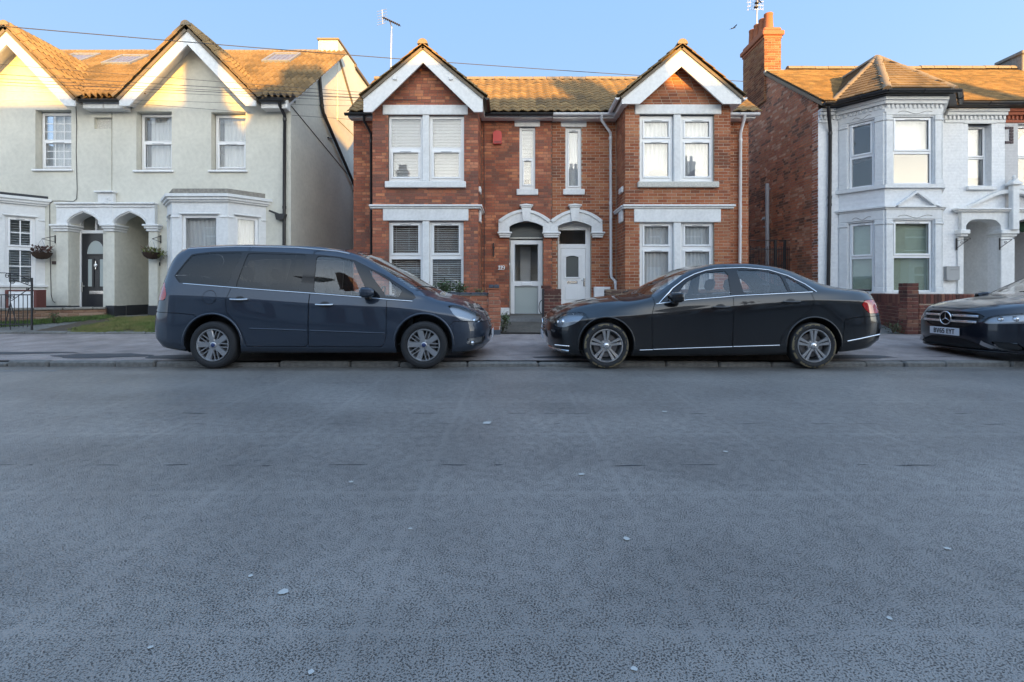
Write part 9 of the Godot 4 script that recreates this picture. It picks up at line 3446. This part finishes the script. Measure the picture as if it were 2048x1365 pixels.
	strip_line(root, [[1280, 701], [1306, 700]], 0.915, 0.007, "sill_strip", "chrome", 0.0)
	strip_line(root, [[1307, 699.5], [1400, 696], [1465, 694]], 0.915, 0.007, "sill_strip", "chrome", 0.0)
	strip_line(root, [[1467, 693.8], [1560, 691]], 0.915, 0.007, "sill_strip", "chrome", 0.0)
	strip_line(root, [[1692, 682.5], [1720, 677], [1756, 669]], 0.87, 0.011, "bumper_strip", "chrome", 0.0)
	strip_line(root, [[1108, 688.5], [1122, 690], [1137, 691]], 0.80, 0.009, "bumper_strip", "chrome", 0.006)
	mirror(root, tq(1352, 594.5, 0.9), 0.9, 1.0, "paint_black")
	car_wheels(root, [1.430, -1.430], 0.905, 0.316, 0.232, 1, -1.0, true)
	for a in spec.arches:
		for s in [1.0, -1.0]:
			var mb := MB.new()
			var ln := []
			for i in 29:
				var e := -0.05 + (PI + 0.1) * i / 28.0
				var x: float = a.at.x + cos(e) * (a.r + 0.008); var y: float = a.at.y + sin(e) * (a.r + 0.008)
				ln.append(V3(x, y, s * (flank_z(x, y) - 0.004)))
			mb.tube(ln, 0.012, 8)
			put(mb, "arch_lip", "paint_black", root, true)
	cabin(root, [[-0.05, 0.50, 0.37, 0.5, 0.55], [-0.05, 0.50, -0.37, 0.5, 0.55], [-0.95, 0.52, 0.35, 0.6, 0.46], [-0.95, 0.52, -0.35, 0.6, 0.46]], 0.62, 0.90, -1.7, 0.95, 1.0)
	plate(root, 2.262, 0.40, "", "plate_white", 1.0)
	plate(root, -2.62, 0.78, "", "plate_yellow", -1.0)
	nose_grille(root, 0.33, 0.47, 0.655, [0.50, 0.535, 0.57, 0.605, 0.64], 0.020)
	var lip := MB.new()
	var ll := []
	for i in range(-16, 17):
		var z := 0.80 * i / 16.0
		ll.append(V3(nose_x(0.235, z) - 0.004, 0.225, z))
	lip.tube(ll, 0.018, 8)
	put(lip, "front_lip", "chrome", root, true)
	star(root, V3(nose_x(0.56, 0.0) + 0.03, 0.56, 0.0), 0.085)
	wiper(root, V3(0.90, 1.02, 0.25), V3(0.78, 1.03, 0.62))
	var fin := MB.new()
	fin.prism(V2([[-1.12, 1.44], [-1.02, 1.44], [-1.11, 1.50]]), -0.012, 0.012)
	put(fin, "roof_fin", "paint_black", root, true)
	var sp := MB.new()
	sp.tube([V3(-2.46, 1.07, -0.55), V3(-2.48, 1.08, 0.0), V3(-2.46, 1.07, 0.55)], 0.016, 8)
	put(sp, "boot_lip", "paint_black", root, true)

func star(root: Node, c: Vector3, r: float):
	var mb := MB.new()
	var ln := []
	for k in 33:
		var a := TAU * k / 32
		ln.append(c + V3(0, sin(a) * r, cos(a) * r))
	mb.tube(ln, r * 0.10, 8)
	var e := put(mb, "emblem", "chrome", root, true)
	for k in 3:
		var a := PI / 2 + TAU * k / 3
		var st := MB.new()
		st.tube([c, c + V3(0, sin(a) * r, cos(a) * r)], r * 0.12, 6, true, r * 0.03)
		put(st, "emblem_ray", "chrome", e, true)
	var bk := MB.new()
	bk.xf = Transform3D(Basis(V3(0, 1, 0), V3(1, 0, 0), V3(0, 0, 1)), c - V3(0.02, 0, 0))
	bk.lathe([P2(r, 0.0), P2(r * 0.96, 0.012), P2(0.0, 0.012)], 24)
	put(bk, "emblem_plate", "gloss_black", e, true)

func hatchback():
	car = {"dir": -1.0, "at": 8.93, "depth": 7.75, "tail": -1.55, "nose": 1.55, "lift": 0.0, "square": 2.5, "sharp": [2, 3, 5]}
	car.rows = [
		{"y": [[-2.1, 0.24], [0, 0.17], [2.2, 0.17]], "w": [[0, 0.0], [1, 0.0]], "xf": 2.0, "xr": -1.95},
		{"y": [[-2.1, 0.24], [0, 0.17], [2.2, 0.17]], "w": [[0, 0.66], [1, 0.66]], "xf": 2.04, "xr": -1.98},
		{"y": [[-2.1, 0.28], [-1.0, 0.16], [1.4, 0.15], [2.15, 0.185]], "w": [[-2, 0.82], [0, 0.84], [1.5, 0.83]], "xf": 2.14, "xr": -2.02},
		{"y": [[-2.1, 0.36], [0, 0.27], [1.5, 0.24], [2.2, 0.235]], "w": [[-2, 0.87], [0, 0.88], [1.5, 0.87]], "xf": 2.19, "xr": -2.08},
		{"y": [[-2.1, 0.56], [0, 0.46], [2.2, 0.42]], "w": [[-2, 0.875], [0, 0.885], [1.5, 0.88]], "xf": 2.205, "xr": -2.10},
		{"y": [[-2.1, 0.86], [0, 0.77], [1.3, 0.72], [2.2, 0.60]], "w": [[-2, 0.87], [0, 0.89], [1.5, 0.875]], "xf": 2.20, "xr": -2.06},
		{"y": [[-2.05, 1.0], [-1.0, 0.98], [0.5, 0.92], [1.0, 0.90], [1.5, 0.865], [1.9, 0.80], [2.17, 0.74]], "w": [[-2, 0.80], [0, 0.845], [0.9, 0.84], [1.55, 0.76]], "xf": 2.165, "xr": -2.02},
		{"y": [[-2.02, 1.02], [-1.85, 1.17], [-1.6, 1.27], [-0.8, 1.37], [-0.2, 1.385], [0.2, 1.32], [0.7, 1.10], [0.98, 0.965], [1.2, 0.94], [1.6, 0.90], [1.95, 0.83], [2.17, 0.75]], "w": [[-1.6, 0.60], [0.2, 0.61], [0.7, 0.69], [1.0, 0.74], [1.55, 0.62]], "xf": 2.165, "xr": -2.02},
		{"y": [[-2.02, 1.03], [-1.88, 1.2], [-1.6, 1.31], [-0.8, 1.405], [-0.2, 1.415], [0.2, 1.36], [0.7, 1.17], [1.08, 0.995], [1.3, 0.97], [1.7, 0.915], [2.0, 0.84], [2.17, 0.755]], "w": [[-1.6, 0.34], [1.0, 0.42], [1.55, 0.36]], "xf": 2.165, "xr": -2.02},
		{"y": [[-2.02, 1.03], [-1.9, 1.2], [-1.6, 1.325], [-0.8, 1.42], [-0.2, 1.43], [0.2, 1.38], [0.7, 1.2], [1.15, 1.0], [1.4, 0.97], [1.8, 0.905], [2.05, 0.825], [2.165, 0.76]], "w": [[0, 0.0], [1, 0.0]], "xf": 2.165, "xr": -2.02}]
	car_net()
	var root := car_root("hatchback_car", "blue black hatchback with star emblem grille at the right edge, facing left", PI)
	var spec := {}
	spec.arches = [{"at": P2(1.28, 0.315), "r": 0.37}, {"at": P2(-1.42, 0.315), "r": 0.37}]
	spec.dlo = rounded(V2([[-1.6, 1.02], [-1.3, 1.22], [-0.6, 1.335], [-0.2, 1.345], [0.2, 1.28], [0.9, 0.95], [0.4, 0.945], [-1.0, 1.0]]), 0.01)
	spec.windows = [{"shape": rounded(V2([[-0.2, 0.975], [-0.2, 1.325], [0.18, 1.265], [0.78, 0.965], [0.4, 0.955]]), 0.01), "mat": "clear_glass"}, {"shape": rounded(V2([[-1.45, 1.04], [-1.25, 1.2], [-0.6, 1.31], [-0.26, 1.325], [-0.26, 0.98], [-1.0, 1.01]]), 0.01), "mat": "tint_glass"}]
	spec.lamps = [
		{"kind": "head", "shape": {"poly": V2([[0.50, 0.585], [0.565, 0.69], [0.66, 0.725], [0.84, 0.765], [1.0, 0.78], [1.0, 0.66], [0.80, 0.60]]), "round": 0.0, "view": "front", "from": 1.62}, "bulbs": [[0.655, 0.63, 0.045, 0.05], [0.665, 0.74, 0.045, 0.06]]},
		{"kind": "tail", "shape": rounded(V2([[-1.85, 0.88], [-1.7, 0.98], [-2.2, 1.0], [-2.2, 0.78]]), 0.01)}]
	spec.panels = [
		{"name": "front_door", "shape": rounded(V2([[-0.23, 1.6], [0.95, 1.6], [0.95, 0.3], [0.85, 0.27], [-0.23, 0.27]]), 0.01), "handle": P2(-0.05, 0.83), "handle_mat": "paint_navy"},
		{"name": "rear_door", "shape": rounded(V2([[-1.05, 1.6], [-0.236, 1.6], [-0.236, 0.27], [-0.95, 0.27], [-1.15, 0.6]]), 0.01), "handle": P2(-0.95, 0.87), "handle_mat": "paint_navy"},
		{"name": "grille", "shape": {"poly": V2([[-0.2, 0.755], [0.44, 0.735], [0.52, 0.69], [0.44, 0.58], [0.30, 0.525], [-0.2, 0.51]]), "round": 0.0, "view": "front", "from": 1.7}, "pair": false, "mat": "car_black", "off": -0.03},
		{"name": "lower_grille", "shape": {"poly": V2([[-0.2, 0.365], [0.30, 0.35], [0.60, 0.245], [0.50, 0.205], [-0.2, 0.20]]), "round": 0.0, "view": "front", "from": 1.7}, "pair": false, "mat": "car_black", "off": -0.025},
		{"name": "side_intake", "shape": {"poly": V2([[0.60, 0.34], [0.80, 0.33], [0.84, 0.24], [0.68, 0.22]]), "round": 0.0, "view": "front", "from": 1.5}, "mat": "car_black", "off": -0.02},
		{"name": "front_bumper", "shape": {"poly": V2([[1.68, 0.62], [2.6, 0.70], [2.6, 0.0], [1.64, 0.0]]), "round": 0.0}, "pair": false}]
	var ws := V2([[0.2, -0.1], [1.16, -0.1], [1.12, 0.42], [0.95, 0.70], [0.7, 0.64], [0.24, 0.54]])
	spec.top = [
		{"name": "windscreen", "shape": rounded(ws, 0.0, "plan"), "mat": "clear_glass", "off": -0.004, "glass": true},
		{"name": "bonnet", "shape": {"poly": V2([[1.2, -0.1], [2.13, -0.1], [2.08, 0.40], [1.95, 0.52], [1.5, 0.66], [1.02, 0.74], [1.16, 0.42]]), "round": 0.0, "view": "plan"}},
		{"name": "rear_window", "shape": rounded(V2([[-1.95, -0.1], [-1.72, -0.1], [-1.72, 0.5], [-1.92, 0.56]]), 0.0, "plan"), "mat": "tint_glass", "off": -0.003, "glass": true}]
	car_body(root, spec, "paint_navy")
	car_wheels(root, [1.28, -1.42], 0.875, 0.312, 0.225, 1, -1.0, false)
	mirror(root, P2(0.72, 0.98), 0.85, 1.0, "paint_navy")
	cabin(root, [[-0.1, 0.48, 0.36, 0.48, 0.52], [-0.1, 0.48, -0.36, 0.48, 0.52], [-0.95, 0.5, 0.32, 0.55, 0.44], [-0.95, 0.5, -0.32, 0.55, 0.44]], 0.80, 0.90, -1.6, 1.1, 1.0)
	# grille bars, emblem, lattice
	for y in [0.69, 0.605]:
		for s in [1.0, -1.0]:
			var mb := MB.new()
			for e in [0.0, 1.0]:
				var ln := []
				for i in 11:
					var z := lerpf(0.08, 0.46, i / 10.0)
					ln.append(V3(nose_x(y, z) + 0.004, y + 0.016 * (e - 0.5), s * z))
				mb.tube(ln, 0.011, 8)
			put(mb, "grille_bar", "chrome", root, true)
	star(root, V3(nose_x(0.645, 0.0) + 0.02, 0.645, 0.0), 0.098)
	lattice(root, -0.48, 0.48, 0.53, 0.74, 0.022, -0.018)
	lattice(root, -0.55, 0.55, 0.215, 0.35, 0.036, -0.012)
	plate(root, nose_x(0.445, 0.0) + 0.022, 0.445, "BV65 EYT", "plate_white", 1.0)
	plate(root, -2.08, 0.62, "", "plate_yellow", -1.0)
	for s in [1.0, -1.0]:
		var bl := MB.new()
		var o := []
		for i in 11:
			var t := i / 10.0
			var z := lerpf(0.52, 0.80, t)
			var y := lerpf(0.345, 0.215, pow(t, 0.8))
			o.append([V3(nose_x(y, z) + 0.022, y, s * z), V3(nose_x(y - 0.05, z) + 0.022, y - 0.055 * (1.0 - 0.3 * t), s * (z - 0.03))])
		for i in 10: bl.face(o[i][0], o[i + 1][0], o[i + 1][1], o[i][1], V3(0, 0.3, 0))
		put(bl, "intake_blade", "alloy", root, true)
	var lip := MB.new()
	var ll := []
	for i in range(-16, 17):
		var z := 0.78 * i / 16.0
		ll.append(V3(nose_x(0.20, z) + 0.004, 0.192, z))
	lip.tube(ll, 0.012, 8)
	put(lip, "front_lip", "gloss_black", root, true)
	wiper(root, V3(1.12, 1.03, -0.1), V3(0.98, 1.04, -0.6))

func lattice(root: Node, z0: float, z1: float, y0: float, y1: float, pitch: float, off: float):
	var mb := MB.new()
	var hgt := y1 - y0
	var z := z0 - hgt
	while z < z1 + hgt:
		for s in [1.0, -1.0]:
			var ln := []
			for i in 7:
				var t := i / 6.0
				var zz = z + s * hgt * (t - 0.5) * 1.15
				var lim: float = z1 * (1.0 - 0.25 * absf(t - 0.6))
				if absf(zz) > lim: continue
				ln.append(V3(nose_x(y0 + hgt * t, zz) + off, y0 + hgt * t, zz))
			if ln.size() > 1: mb.tube(ln, 0.0035, 4, false)
		z += pitch
	put(mb, "grille_mesh", "gloss_black", root, true)
